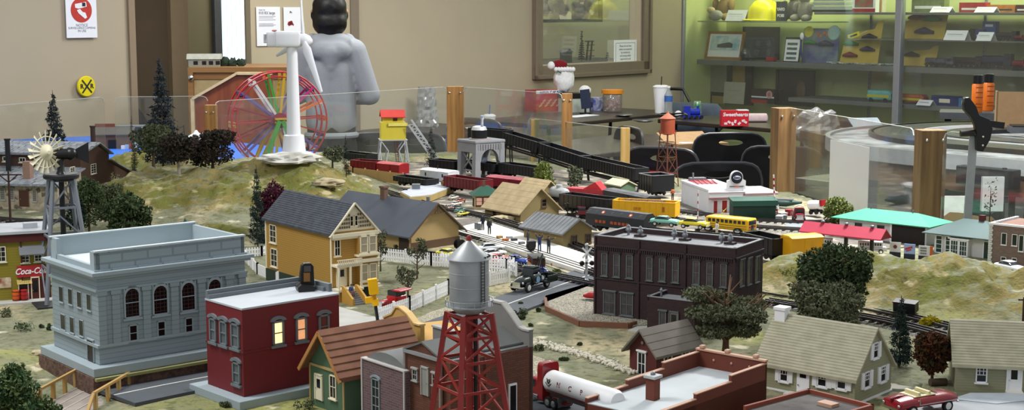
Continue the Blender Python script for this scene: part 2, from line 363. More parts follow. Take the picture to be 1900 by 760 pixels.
 # DISPLAY CASE
M_alu=mat('aluminium','#a2a5aa',.45,.5,v=.06);M_case=mat('pale_green_panel','#bcc48a',.7,s=2,v=.05);M_shelf=mat('grey_shelf','#6b6e68',.5,v=.08,s=8)
Lc=s2(1900)+1.1
g=G(M2);g.b(.02,Lc,.55,.6,.2,WZ);struct(g.build('wall_right',M_case))
case=thing('display_case','tall glazed display case with aluminium posts and pale green back','display case',K,yaw2)
g=G();g.b(.0,.03,0,.55,.2,WZ);g.b(Lc-.02,Lc,0,.55,.2,WZ);g.b(0,Lc,0,.55,.2,.35);g.build('side_panel',M_case,case)
s_p=s2(1668);s_j=s2(1446)
for x,w_ in((.0,.05),(s_p,.06)):G().b(x-w_/2,x+w_/2,-.03,.03,0,WZ).build('post',M_alu,case,bevel=.004)
G().b(0,Lc,-.03,.03,.0,.3).build('base',M_shelf,case)
for a,b_ in((.03,s_j-.003),(s_j+.003,s_p-.03),(s_p+.03,Lc)):G().b(a,b_,-.004,.004,.3,WZ).build('glass_pane',M_plexi,case)
for x in(s2(1540),s2(1752),s2(1900)):
 e=G();e.b(x-.012,x+.012,.54,.55,.35,WZ);e.build('shelf_rail',M_alu,case)
 e=G();e.b(x-.003,x+.003,.537,.54,.4,2.6);e.build('rail_slots',mat('slot_dashes','#8f9296',.5,kind='lines',s=.037,h2='#141414'),case)
SH=dict(low=.84,mid=1.14,glass=1.36,up=1.495,top=1.575)
def shelf(nm,x0,x1,z,th,y0=.06,y1=.53,m=M_shelf):return G().b(x0,x1,y0,y1,z-th,z).build(nm,m,case,bevel=.002)
xl=.12
shelf('shelf',xl,s_p-.06,SH['mid'],.045);shelf('shelf',s_p-.05,Lc-.03,SH['mid'],.045);shelf('shelf',s2(1560)-.6,s_p-.06,SH['low'],.035);shelf('shelf',s_p-.05,Lc-.03,SH['low'],.035)
M_gs=glass('shelf_glass','#b8c8b4',.12,.12)
shelf('glass_shelf',xl,s2(1500),SH['up'],.012,m=M_gs);shelf('shelf',s2(1500),Lc-.03,SH['top'],.02);shelf('glass_shelf',s2(1560),Lc-.03,SH['glass'],.012,m=M_gs)
area('next_room_fill',tuple(A1+D1*((xa+xb)/2+.3)-N1*.85+Vector((0,0,2.6))),1.2,.4,26,(1,.98,.85),(0,0,yaw1))  # unseen fill light added to brighten the room behind the interior window
area('case_lamp',tuple(K+D2*(Lc*.27)-N2*.3+Vector((0,0,2.3))),1.8,.2,19,(.93,1,.62),(0,0,yaw2))
area('case_lamp',tuple(K+D2*(Lc*.74)-N2*.3+Vector((0,0,2.3))),1.8,.2,19,(.93,1,.62),(0,0,yaw2))
def cp(px,off,z):q=hit(px,100,K,N2,-off);q.z=z;return q
def cs(px,w,h,q):
 k=D2.x-D2.y*q.x/q.y;return w*q.y/(F*k),h*q.y/F
def citem(name,lab,cat,px,off,z,w,h,group=None,tilt=0):
 q=cp(px,off,z);ww,hh=cs(px,w,h,q);return thing(name,lab,cat,q,yaw2,group,rx=tilt),ww,hh
t,w,h=citem('framed_picture','wood framed picture of a long building on the grey shelf','picture',1340,.25,SH['mid'],66,52,tilt=-.2)
e=G();f_=.022
e.b(-w/2,w/2,0,.02,0,f_);e.b(-w/2,w/2,0,.02,h-f_,h);e.b(-w/2,-w/2+f_,0,.02,f_,h-f_);e.b(w/2-f_,w/2,0,.02,f_,h-f_);e.build('frame',mat('oak_frame','#a9783c',.5,kind='woodx',h2='#7c5426',s=40),t)
G().b(-w/2+f_,w/2-f_,.008,.014,f_,h-f_).build('mat_board',M_paper,t)
G().b(-w/2+f_*2,w/2-f_*2,.005,.008,h*.33,h-f_*1.9).build('sky_print',mat('sky_print','#8db8c9',.7,h2='#dfe6e6',s=12),t)
e=G();e.prism([(-w*.2,h*.42),(w*.22,h*.42),(w*.22,h*.56),(w*.12,h*.62),(-w*.2,h*.53)],lambda u,q,d:(u,d,q),.002,.005);e.build('printed_building',mat('printed_building','#57595a',.7,kind='vlines',s=.02),t)
t,w,h=citem('black_plaque','large black plaque with faint medallions on the grey shelf','plaque',1410,.45,SH['mid'],66,60)
G().b(-w/2,w/2,0,.02,0,h).build('board',M_black,t)
for x,z in((-.05,.5),(.25,.5),(-.1,.22),(.25,.22)):G().lathe([(.03,0),(.028,.005)],24,(w*x,-.002,h*z),Matrix.Rotation(math.pi/2,4,'X')).build('medallion',mat('dim_medallion','#3c3b38',.4),t)
t,w,h=citem('glass_globe','small shiny glass globe in front of the black plaque','globe',1383,.15,SH['mid'],16,20)
G().ball((0,0,w*.5+.01),w*.5).build('globe',mat('dark_glassball','#2a2c30',.05,coat=1),t,True);G().cyl(0,0,0,.012,w*.35).build('foot',M_black,t)
t,w,h=citem('red_model_wagon','tiny red wagon at the foot of the black plaque','toy',1431,.15,SH['mid'],14,8)
G().b(-w/2,w/2,-.02,.02,.006,h).build('body',M_red,t);G().b(-w/2,w/2,-.015,.015,0,.006).build('chassis',M_black,t)
t,w,h=citem('hard_hat','bright yellow hard hat on the upper glass shelf','hard hat',1413,.2,SH['up'],52,38)
mh=mat('hat_yellow','#f0e500',.3,v=.03)
G().lathe([(w*.46,.0),(w*.45,h*.3),(w*.4,h*.6),(w*.27,h*.88),(w*.1,h),(.001,h)],28,(.02,0,.01)).build('shell',mh,t,True)
e=G();e.lathe([(w*.47,.008),(w*.47,.014),(w*.55,.006),(w*.55,0)],28,(0,0,.005));e.prism([(-w*.75,-.06),(-w*.35,-.09),(-w*.35,.09),(-w*.75,.06)],lambda u,q,d:(u,q,d+.004),0,.01);e.build('brim',mh,t,True)
G().bar((.02-w*.3,0,h*.93),(.02+w*.3,0,h*.93),.02,.015).build('ridge',mh,t)
def bear(px,w_,z,off,m,lab,s_=1,rz=0):
 q=cp(px,off,z);t=thing('teddy_bear',lab,'teddy bear',q,yaw2+rz,'teddy bears in the case')
 r=cs(px,w_,1,q)[0]*.5;e=G();e.ball((0,0,r*.9),(r*.72,r*.6,r*.9),jit=.1);e.ball((0,-r*.1,r*2.1),(r*.62,r*.55,r*.55),jit=.1);e.build('body',m,t,True)
 for sx in(-1,1):
  G().ball((sx*r*.48,0,r*2.55),(r*.2,r*.12,r*.2)).build('ear',m,t,True);G().ball((sx*r*.62,-r*.55,r*.3),(r*.3,r*.6,r*.28)).build('leg',m,t,True);G().ball((sx*r*.8,-r*.25,r*1.2),(r*.24,r*.3,r*.45)).build('arm',m,t,True)
 G().ball((0,-r*.6,r*2.0),(r*.26,r*.22,r*.2)).build('muzzle',mat('bear_muzzle','#c9b48c',.9),t,True);return t
bear(1345,36,SH['up'],.35,mat('bear_brown','#8c7450',.95,bump=.4,s=90),'brown teddy bear sitting left of the yellow hard hat')
bear(1472,36,SH['up'],.3,mat('bear_grey','#6e6c66',.95,bump=.4,s=90),'grey teddy bear near the glass case joint')
bear(1492,34,SH['up'],.2,mat('bear_pale','#8d8a80',.95,bump=.4,s=90),'pale grey teddy bear left of the stacked silver trays')
t,w,h=citem('grey_toy_mouse','small grey and cream plush lying before the brown teddy bear','toy',1327,.15,SH['up'],26,24)
G().ball((0,0,h*.4),(w*.45,.04,h*.4),jit=.15).build('body',mat('plush_grey','#8f8f86',.95),t,True);G().ball((-w*.3,-.01,h*.8),(w*.25,.03,h*.25)).build('head',mat('plush_cream','#b5a47c',.95),t,True)
def tent_card(px,w_,h_,z,off,lab,group='white tent cards in the case'):
 t,w,h=citem('tent_card',lab,'card',px,off,z,w_,h_,group)
 e=G();e.prism([(-.045,0),(0,h),(.045,0),(.042,0),(0,h-.006),(-.042,0)],lambda u,q,d:(d,u,q),-w/2,w/2);e.build('card',M_paper,t)
 for i in range(3):G().box(0,-.042+(.018+.018*i)*.5,h*(.62-.18*i)-.0+.0,w*.7,.001,.003,rx=.6).build('text_line',M_inkg,t)
 return t
tent_card(1368,36,20,SH['up'],.1,'wide white card between the teddy bear and the hard hat')
tent_card(1746,36,10,SH['top'],.1,'white tent card on the top shelf right of the metal post')
tent_card(1828,36,10,SH['top'],.1,'white tent card on the top shelf before the orange box')
tent_card(1775,40,18,SH['glass'],.1,'white tent card beside the blue box on the glass shelf')
tent_card(1829,28,16,SH['glass'],.08,'white tent card before the dark blue toy on the glass shelf')
tent_card(1722,26,10,SH['low'],.08,'white tent card before the orange toy on the lowest shelf')
t,w,h=citem('lettered_block','dark block with white YARD BOSS lettering beside the hard hat','sign',1447,.15,SH['up'],18,36)
G().b(-w/2,w/2,0,.02,0,h).build('block',mat('navy_block','#30364a',.5),t);text('YARD',.034,M_white,t,(0,-.002,h*.6),bold=.002);text('BOSS',.034,M_white,t,(0,-.002,h*.28),bold=.002)
t,w,h=citem('catalogue_page','leaning white page of toy pictures with a black stand','brochure',1467,.15,SH['mid'],26,44,tilt=-.15)
G().b(-w/2-.01,w/2+.01,.004,.012,0,h*1.06).build('backing',M_black,t);G().b(-w/2,w/2,0,.004,.01,h*.96).build('page',M_paper,t)
for i in range(4):G().b(-w*.35,w*.35,-.003,0,h*(.12+.2*i),h*(.22+.2*i)).build('printed_toy',mat('teal_print','#5d7f7c',.7,h2='#30403c',s=50),t)
t,w,h=citem('blue_lanyard','blue lanyard with a white tag hanging beside the brochure','lanyard',1487,.05,SH['mid'],8,52)
e=G();e.bar((0,0,.05),(-.012,0,h*.85),.018,.004);e.build('strap',mat('blue_strap','#1f4aa0',.7),t);G().ball((0,0,h*.95),(.02,.01,.03)).build('tag',M_paper,t,True)
def toycar(parent,x,y,z,w,m,nm='toy_car'):
 e=G(Matrix.Translation((x,y,z)));e.loft([(-w/2,w*.12,w*.07,w*.14),(-w*.35,w*.15,w*.1,w*.19),(0,w*.2,w*.17,w*.19),(w*.25,w*.16,w*.11,w*.19),(w/2,w*.12,w*.07,w*.15)]);return e.build(nm,m,parent,True)
tm=[mat('toy_green','#1f8a3c',.3),mat('toy_black','#1c1a1e',.3),mat('toy_purple','#35325a',.3),mat('toy_darkred','#7c1c20',.3)]
M_cardy=mat('yellow_card','#c9b04a',.7,v=.15,s=12)
def blister(px,w_,h_,z,off,lab,cars,col=M_cardy,tilt=-.12):
 t,w,h=citem('blister_card',lab,'toy pack',px,off,z,w_,h_,'carded toys in the case',tilt)
 e=G();e.prism([(-w/2,0),(w*.46,0),(w/2,h),(w*.38,h*.98),(w*.3,h*.8),(-w*.05,h*.74),(-w*.25,h*.55),(-w*.42,h*.5)],lambda u,q,d:(u,d,q),0,.004);e.build('card',col,t)
 for x,zz,mi in cars:toycar(t,w*x,-.012,h*zz,w*.34,tm[mi])
 return t,w,h
blister(1594,74,82,SH['mid'],.2,'yellow blister card holding four little cars above the grey shelf',[(-.22,.4,0),(.22,.56,1),(.2,.28,2),(-.22,.14,3)])
t,w,h=citem('yellow_tag','small yellow printed tag hanging from a wire in the case','tag',1583,.1,1.36,22,10)
G().box(0,0,h*.5,w,.003,h*.9,ry=-.3).build('tag',mat('tag_yellow','#e4da2a',.6),t);G().box(0,-.002,h*.5,w*.6,.002,h*.3,ry=-.3).build('printed_bar',M_ink,t);G().bar((w*.4,0,h*.6),(w*1.1,0,h*1.4),.003).build('wire',M_white,t)
t,w,h=citem('clear_toy_pack','blue and purple toy pack with orange lettering behind glass','toy pack',1520,.22,SH['mid'],66,66,'carded toys in the case',-.1)
G().b(-w/2,w/2,0,.004,.0,h*.96).build('card',mat('purple_pack','#4b4d86',.4,h2='#7a8a8c',s=9,h3='#5b6b49'),t)
G().lathe([(w*.13,0),(w*.12,.006)],24,(-w*.36,-.0,h*.86),Matrix.Rotation(math.pi/2,4,'X')).build('round_badge',mat('badge_yellow','#d8cf3c',.5),t)
G().lathe([(w*.17,0),(w*.15,.008)],24,(w*.34,-.0,h*.84),Matrix.Rotation(math.pi/2,4,'X')).build('clear_bubble',mat('bubble_teal','#9fc4c0',.2),t)
e=G();[e.box(w*(-.1+.09*i),-.003,h*(.8+.02*i)-.02*(i%2),w*.07,.002,h*.07,ry=-.35)for i in range(4)];e.build('orange_printing',mat('orange_ink','#d96f2e',.6),t)
toycar(t,w*.18,-.02,h*.45,w*.4,tm[2]);toycar(t,-w*.25,-.02,h*.5,w*.3,tm[0])
t,w,h=citem('silver_wreath','crumpled silvery paper strip lying along the grey shelf','paper',1600,.1,SH['mid'],118,7)
e=G();rr=random.Random(1)
for i in range(26):x=-w/2+w*i/25;e.box(x,rr.uniform(-.02,.02),.008+rr.random()*.006,.05,.02,.006,rz=rr.uniform(-.8,.8),rx=rr.uniform(-.6,.6))
e.build('strip',mat('silver_strip','#c9cfcc',.35,.3,h2='#6d7371',s=80),t)
t,w,h=citem('silver_tray_stack','stacked pale silver trays on the top shelf','tray',1540,.2,SH['top'],62,30)
for i in range(3):G().b(-w/2+.01*i,w/2-.01*i,-.04,.08,.02+.035*i,.05+.035*i).build('tray',mat('tray_silver','#aeb7b4',.35,.3),t)
G().b(-w/2,w/2,-.03,.08,0,.02).build('stand',M_black,t)
t,w,h=citem('boxed_toy','white and red boxed toy beside the silver trays','box',1600,.2,SH['top'],42,40)
G().b(-w/2,w/2,0,.05,0,.2).build('box',M_paper,t);G().b(-w/2,w/2,-.002,0,0,.03).build('red_band',M_red,t);G().b(-w*.4,w*.4,-.002,0,.04,.19).build('picture',mat('toy_picture','#7a7f66',.5,h2='#a7393a',s=14),t)
t,w,h=citem('upright_box','narrow white and orange box leaning by the aluminium post','box',1628,.3,SH['top'],12,40);G().b(-w/2,w/2,0,.05,0,.2).build('box',mat('cream_card','#d9d2bc',.6),t);G().b(w*.2,w*.35,-.002,0,0,.2).build('stripe',mat('orange_card','#c97a3a',.6),t)
for px,wd_,hd_,c_,lab,z in((1718,60,26,'#7d8a5a','green and brown illustrated box on the top shelf by the post','top'),(1800,48,18,'#b52024','red boxed locomotive on the top shelf','top'),(1853,52,14,'#cc7a2a','orange boxed wagon on the top shelf','top'),(1896,30,14,'#5a2422','dark red boxed wagon on the top shelf at the edge','top')):
 t,w,h=citem('model_box',lab,'box',px,.25,SH[z],wd_,hd_,'model boxes on the top shelf');G().b(-w/2,w/2,0,.07,0,h).build('box',mat('card_'+c_[1:],c_,.5,v=.35,s=25),t);G().b(-w*.4,w*.4,-.002,0,h*.25,h*.45).build('printed_band',M_white if c_!='#cc7a2a'else M_black,t)
def loco(px,w_,h_,z,off,m,lab,grp):
 t,w,h=citem('model_locomotive',lab,'model train',px,off,z,w_,h_,grp)
 G().b(-w/2,w/2,-.02,.02,h*.2,h*.32).build('frame',M_black,t)
 e=G();e.loft([(-w*.48,h*.6,h*.27,.022),(w*.25,h*.6,h*.27,.022)]);e.b(w*.25,w*.48,-.024,.024,h*.32,h);e.build('body',m,t)
 G().b(w*.28,w*.44,-.0255,-.024,h*.6,h*.85).build('window',M_darkpane,t)
 for x in(-.4,-.25,-.1,.1,.3,.42):G().lathe([(h*.16,-.002),(h*.16,.004)],12,(w*x,-.022,h*.16),Matrix.Rotation(math.pi/2,4,'X')).build('wheel',M_dk,t)
 return t
bk=mat('loco_black','#17181c',.35);nv=mat('loco_navy','#1b2145',.35);mr=mat('loco_maroon','#6d1a20',.35)
loco(1790,44,20,SH['glass'],.35,bk,'black model locomotive behind the tent card on the glass shelf','models on the glass shelf');loco(1868,40,18,SH['glass'],.2,bk,'black tank wagon locomotive right of the blue box','models on the glass shelf');loco(1893,18,12,SH['glass'],.12,mr,'dark red model at the right end of the glass shelf','models on the glass shelf')
t,w,h=citem('model_box','blue model box standing behind a white tent card','box',1833,.3,SH['glass'],24,34);G().b(-w/2,w/2,0,.05,0,h).build('box',mat('blue_card','#20509a',.5,v=.3),t);G().b(-w*.3,w*.3,-.002,0,h*.72,h*.85).build('printed_band',M_white,t)
t,w,h=citem('model_box','purple model box low behind the tent card','box',1815,.25,SH['glass'],14,20);G().b(-w/2,w/2,0,.05,0,h).build('box',mat('violet_card','#3c3782',.5,v=.3),t);G().b(-w*.3,w*.3,-.002,0,h*.3,h*.5).build('printed_band',M_white,t)
loco(1745,54,20,SH['mid'],.2,mat('loco_grey','#5b5d70',.35,h2='#23242c'),'grey and white model truck on the grey shelf beside the yellow card','models on the main shelf');loco(1800,50,22,SH['mid'],.3,bk,'long black model locomotive on the grey shelf','models on the main shelf');loco(1852,56,28,SH['mid'],.3,nv,'navy blue model locomotive with gold lettering on the grey shelf','models on the main shelf');loco(1895,28,22,SH['mid'],.12,mr,'maroon model car at the right end of the grey shelf','models on the main shelf')
blister(1705,96,60,SH['glass']+.0,.33,'large yellow card with green and brown toy trucks on the glass shelf',[(-.05,.55,3),(.22,.5,0),(.1,.12,2)])
blister(1700,76,38,SH['mid'],.3,'long yellow card with a black toy behind the metal post',[(-.1,.4,1)])
for px,w_,h_,c,lab in((1638,44,22,'#6bb3ae','turquoise and yellow toy bus on the lowest shelf'),(1698,46,18,'#a3531d','orange toy tractor on the lowest shelf right of the post'),(1756,50,18,'#1d2c66','dark blue model box on the lowest shelf'),(1792,20,16,'#3f76a8','light blue small box on the lowest shelf')):
 nm='toy_bus'if 'bus'in lab else 'toy_tractor'if 'tractor'in lab else 'model_box'
 t,w,h=citem(nm,lab,'toy'if 'toy'in lab else 'box',px,.15,SH['low'],w_,h_)
 mm=mat('toycol_'+c[1:],c,.4,v=.15)
 if 'box'in nm:G().b(-w/2,w/2,0,.06,0,h).build('box',mm,t);G().b(-w*.2,w*.2,-.002,0,h*.3,h*.7).build('printed_band',M_cream,t)
 else:
  e=G();e.loft([(-w/2,h*.5,h*.3,.035),(-w*.45,h*.58,h*.42,.045),(w*.42,h*.58,h*.42,.045),(w/2,h*.5,h*.3,.035)],16,5);e.build('body',mm,t)
  G().b(-w*.46,w*.46,-.047,-.044,h*.4,h*.62).build('side_stripe',mat('toy_yellow','#c7bb2c',.4),t)
  for x in(-.3,.3):G().lathe([(h*.18,-.003),(h*.18,.006)],14,(w*x,-.045,h*.18),Matrix.Rotation(math.pi/2,4,'X')).build('wheel',M_dk,t)
t,w,h=citem('award_board','tall black board carrying two metal plates under the grey shelf','plaque',1352,.35,.72,86,88)
G().b(-w/2,w/2,0,.03,0,h).build('board',M_black,t);G().b(-w*.38,-w*.03,-.004,0,h*.24,h*.93).build('silver_plate',mat('silver_plate','#8c9288',.35,.4),t);G().b(w*.1,w*.36,-.004,0,h*.32,h*.9).build('gold_plate',mat('gold_plate','#a6925a',.35,.4),t);G().b(-w*.34,-w*.06,-.004,0,.0,h*.16).build('lower_plate',mat('gold_plate','#a6925a'),t)
t,w,h=citem('certificate','pale certificate leaning in front of the black award board','certificate',1362,.2,.74,38,40,tilt=-.1);G().b(-w/2,w/2,0,.006,0,h).build('sheet',mat('aged_sheet','#a9ab95',.7),t);G().b(-w*.3,w*.3,-.001,0,h*.6,h*.62).build('text_line',M_inkg,t)
t,w,h=citem('display_board','black display panel standing under the middle of the grey shelf','panel',1475,.4,.74,70,66);G().b(-w/2,w/2,0,.03,0,h).build('panel',M_black,t);G().ball((w*.2,-.01,h*.45),(.05,.015,.09)).build('statuette',mat('statuette','#574034',.5),t,True)
t,w,h=citem('black_gift_box','black box with a white band and round pink emblem','box',1417,.2,.76,42,26);G().b(-w/2,w/2,0,.12,0,h).build('box',M_black,t);G().b(-w/2,w/2,-.002,0,h*.4,h*.5).build('white_band',M_white,t);G().b(-w/2,w*.2,-.003,-.001,0,h*.25).build('red_band',M_red,t);G().lathe([(h*.28,0),(h*.28,.004),(h*.16,.004),(h*.16,0)],24,(w*.3,-.002,h*.65),Matrix.Rotation(math.pi/2,4,'X')).build('emblem',mat('pink_emblem','#d9a0a0',.5),t)
# PEOPLE
def capsules(caps,vox,name,m,parent,smooth_it=4):
 e=G()
 for p,q,r0,r1 in caps:
  p=Vector(p);q=Vector(q);d=q-p;L_=d.length
  if L_<1e-6:e.ball(p,r0,14,10);continue
  k=5;rings=[];pts=[];rs=[]
  for i in range(1,k):a=math.pi/2*(1-i/k);pts.append(p-d/L_*r0*math.sin(a));rs.append(r0*math.cos(a))
  pts+=[p,q];rs+=[r0,r1]
  for i in range(1,k):a=math.pi/2*i/k;pts.append(q+d/L_*r1*math.sin(a));rs.append(r1*math.cos(a))
  e.tube(pts,rs,14)
 o=e.build(name,m,None,True);md=o.modifiers.new('r','REMESH');md.mode='VOXEL';md.voxel_size=vox;md.use_smooth_shade=True
 sm=o.modifiers.new('s','SMOOTH');sm.iterations=smooth_it;sm.factor=.5
 me=bpy.data.meshes.new_from_object(o.evaluated_get(bpy.context.evaluated_depsgraph_get()));old=o.data;o.modifiers.clear();o.data=me;bpy.data.meshes.remove(old)
 if not me.materials:me.materials.append(m)
 me.name=name;o.name=name;o.parent=parent;return o
def person(lab,loc,rz,s,top,legs_m,hair,arms=None,lean=0,sit=False,hood=False,group=None,vox=.011,hat=None,skin=None,shoes=True,wd=1):
 """facing local +y, 1.7 m tall times s"""
 t=thing('person',lab,'person',loc,rz,group,s=s)
 sk=skin or mat('skin','#c08d6c',.6,v=.06)
 A=arms or dict(l=((-.25,-.03,1.13),(-.25,.1,.9)),r=((.25,-.03,1.13),(.25,.1,.9)))
 dz=-.47 if sit else 0;pv=Vector((0,0,.93+dz));ck=Vector((0,lean*.35,1.27+dz));nk=Vector((0,lean*.5,1.45+dz));hd=Vector((0,.02+lean*.55,1.585+dz))
 hip=[Vector((x*.09*wd,0,.9+dz))for x in(-1,1)]
 if sit:kn=[Vector((x*.12,.42,.47))for x in(-1,1)];an=[Vector((x*.11,.40,.09))for x in(-1,1)]
 else:kn=[Vector((x*.105,.03,.5))for x in(-1,1)];an=[Vector((x*.11,-.01,.09))for x in(-1,1)]
 sh=[Vector((x*.18*wd,ck.y,1.38+dz))for x in(-1,1)]
 el=[Vector(A['l'][0])+Vector((0,0,dz)),Vector(A['r'][0])+Vector((0,0,dz))];wr=[Vector(A['l'][1])+Vector((0,0,dz)),Vector(A['r'][1])+Vector((0,0,dz))]
 c=[(pv+Vector((0,0,.04)),ck,.085*wd,.12*wd),(ck,nk,.11*wd,.05),(nk,hd-Vector((0,0,.07)),.055,.055),(hd+Vector((0,-.012,.02)),hd+Vector((0,.01,.02)),.093,.088),(hd+Vector((0,.02,-.05)),hd+Vector((0,.035,-.07)),.062,.045),(hd+Vector((0,.1,-.005)),hd+Vector((0,.115,-.03)),.012,.018)]
 for i,x in enumerate((-1,1)):
  c+=[(hd+Vector((x*.09,0,-.01)),hd+Vector((x*.092,-.005,.02)),.014,.018),(sh[i],el[i],.05,.04),(el[i],wr[i],.04,.027),(hip[i],kn[i],.08*wd,.052),(kn[i],an[i],.052,.037),(an[i]-Vector((0,.03,.04)),an[i]+Vector((0,.15,-.055)),.04,.03)]
  d=(wr[i]-el[i]).normalized();sd=d.cross(Vector((x,0,.3))).normalized();nn=d.cross(sd)
  c.append((wr[i]+d*.02,wr[i]+d*.075,.028,.03))
  for j,(o_,l_)in enumerate(((-.03,.07),(-.011,.08),(.009,.075),(.028,.058))):
   b0=wr[i]+d*.08+sd*o_;b1=b0+d*l_*.55+sd*o_*.15;b2=b1+d*l_*.35-nn*.02*x;c+=[(b0,b1,.009,.008),(b1,b2,.008,.007)]
  c+=[(wr[i]+d*.03-sd*.025,wr[i]+d*.065-sd*.055,.011,.009),(wr[i]+d*.065-sd*.055,wr[i]+d*.1-sd*.06,.009,.008)]
 capsules(c,min(vox,.007)if s>.5 else vox,'body',sk,t)
 j=[(pv-Vector((.07*wd,0,-.05)),ck-Vector((.04*wd,0,0)),.125*wd,.14*wd),(pv-Vector((-.07*wd,0,-.05)),ck-Vector((-.04*wd,0,0)),.125*wd,.14*wd),(ck,nk-Vector((0,0,.05)),.15*wd,.08),(sh[0]*.85+ck*.15,sh[1]*.85+ck*.15,.068,.068)]
 for i in(0,1):j+=[(sh[i],el[i],.073,.06),(el[i],wr[i]-(wr[i]-el[i])*.04,.06,.042)]
 if hood:j+=[(nk+Vector((-.065,-.05,-.02)),nk+Vector((.065,-.05,-.02)),.055,.055),(nk+Vector((-.05,-.07,-.06)),nk+Vector((.05,-.07,-.06)),.065,.065),(nk+Vector((0,-.075,-.08)),nk+Vector((0,-.08,-.15)),.075,.045),(nk+Vector((-.1,.02,-.01)),nk+Vector((-.08,.07,-.03)),.045,.04),(nk+Vector((.1,.02,-.01)),nk+Vector((.08,.07,-.03)),.045,.04)]
 jo=capsules(j,vox,'hooded_sweatshirt'if hood else 'jacket',top,t,3)
 if hood:
  e=G();e.tube([(.185*wd*math.cos(a),.128*wd*math.sin(a),.90)for a in[k*math.pi/12 for k in range(24)]],.018,8,True);e.build('waistband',top,jo,True)
 q=[(hip[0]-Vector((.0,0,-.04)),hip[1]+Vector((0,0,.04)),.098*wd,.098*wd)]
 for i in(0,1):q+=[(hip[i]-Vector((0,0,.02)),kn[i],.098*wd,.072),(kn[i],an[i]+Vector((0,0,.0)),.078,.062)]
 capsules(q,vox,'trousers',legs_m,t,3)
 h=[(hd+Vector((0,-.022,.045)),hd+Vector((0,.012,.05)),.1,.098),(hd+Vector((-.012,-.03,-.035)),hd+Vector((.012,-.03,-.035)),.09,.09),(hd+Vector((0,-.05,-.09)),hd+Vector((0,-.045,-.10)),.055,.05),(hd+Vector((-.075,-.005,.0)),hd+Vector((.075,-.005,.0)),.035,.035)]
 if hat:h=[(hd+Vector((0,-.01,.06)),hd+Vector((0,0,.1)),.1,.085),(hd+Vector((0,.03,.05)),hd+Vector((0,.13,.035)),.06,.02)]
 capsules(h,vox*.8,'hat'if hat else 'hair',hat or hair,t,7)
 if shoes:
  for i in(0,1):capsules([(an[i]-Vector((0,.035,.045)),an[i]+Vector((0,.16,-.058)),.048,.036)],vox,'shoe',M_black,t,1)
 if s>.5:
  for x in(-1,1):G().ball(tuple(hd+Vector((x*.034,.083,.012))),.012,10,6).build('eye',M_white,t,True)
  G().ball(tuple(hd+Vector((0,.098,-.055))),(.024,.006,.006),10,6).build('mouth',mat('lip','#9a5a50',.6),t,True)
 return t
M_hood=mat('heather_grey','#9b9fa4',.9,h2='#92969b',s=300,bump=.1);M_jean=mat('black_jeans','#17181c',.85);M_hair=mat('black_hair','#15110f',.45,v=.4,s=60,bump=.5)
q=PY(603,100,8.4)
person('person in a grey hooded sweatshirt and black trousers seen from behind at the tan door',(q.x+.03,8.4,-.02),rad(8),1.0,M_hood,M_jean,M_hair,arms=dict(l=((-.19,.06,1.13),(-.08,.25,1.16)),r=((.225,-.01,1.13),(.10,.21,1.10))),hood=True,vox=.010,wd=.76)
# FURNITURE BETWEEN THE LAYOUT AND THE WALLS
M_tab=mat('dark_tabletop','#352b27',.35,v=.15,s=6);M_leg=mat('table_leg_metal','#202124',.4,.5)
def table(lab,px,py,yaw,L_,D_,z=.75,nm='folding_table'):
 q=P(px,py,z);t=thing(nm,lab,'table',(q.x,q.y,0),yaw)
 G().b(-L_/2,L_/2,-D_/2,D_/2,z-.03,z).build('tabletop',M_tab,t,bevel=.006)
 for sx in(-1,1):
  for sy in(-1,1):G().tube([(sx*(L_/2-.12),sy*(D_/2-.08),z-.03),(sx*(L_/2-.15),sy*(D_/2-.05),0)],.014).build('leg',M_leg,t)
  G().tube([(sx*(L_/2-.13),-D_/2+.06,.25),(sx*(L_/2-.13),D_/2-.06,.25)],.01).build('cross_brace',M_leg,t)
 return t
table('dark brown folding table against the tan wall behind the grey trestle tower',800,240,yaw1,.95,.72)
table('dark brown folding table below the interior window carrying the red box',1080,214,yaw1,1.8,.72,z=.79)
table('dark brown folding table right of the rust water tower with the heart candy box',1405,228,yaw2,1.5,.62)
table('dark brown folding table nearer the layout, behind the low acrylic panel',1110,268,yaw1,1.7,.7)
def chair_proto():
 t=thing('plastic_chair','','chair',(0,0,0),0,'black plastic chairs')
 M_ch=mat('chair_shell','#141416',.3,v=.2);e=G()
 w,h=.23,.36;z0=.48
 n=24;out=[];inn=[]
 for k in range(n):
  a=2*math.pi*k/n;ca,sa=math.cos(a),math.sin(a)
  out.append((w*math.copysign(abs(ca)**.4,ca),z0+h/2+h/2*math.copysign(abs(sa)**.5,sa)));inn.append((.075*ca,z0+h*.84+.018*sa))
 vs=[];fy=lambda x:-.03*(1-(x/w)**2)
 for(x,z)in out:vs+=[(x,fy(x)-.0,z),(x,fy(x)+.015,z)]
 for(x,z)in inn:vs+=[(x,fy(x)-.0,z),(x,fy(x)+.015,z)]
 fs=[]
 for k in range(n):
  k2=(k+1)%n;a,b_=2*k,2*k2;c,d=2*(n+k),2*(n+k2);fs+=[(a,b_,d,c),(a+1,c+1,d+1,b_+1),(a,a+1,b_+1,b_),(c,d,d+1,c+1)]
 G().add(vs,fs).build('backrest',M_ch,t,True)
 e=G();e.prism([(x*1.0,(z-z0-h/2)*1.15)for x,z in out],lambda u,q,d:(u,q+.2,d),.44,.465);e.build('seat',M_ch,t,bevel=.006)
 e=G();e.tube([(x,fy(x)+.007,z)for x,z in out],.009,6,True);e.build('rim',mat('chair_rim','#3a3b3e',.3),t,True)
 for sx in(-1,1):
  G().tube([(sx*.2,.0,.7),(sx*.2,.0,.45),(sx*.23,-.06,0)],.011).build('leg',M_leg,t);G().tube([(sx*.18,.36,.45),(sx*.21,.42,0)],.011).build('leg',M_leg,t)
 return t
ch=chair_proto()
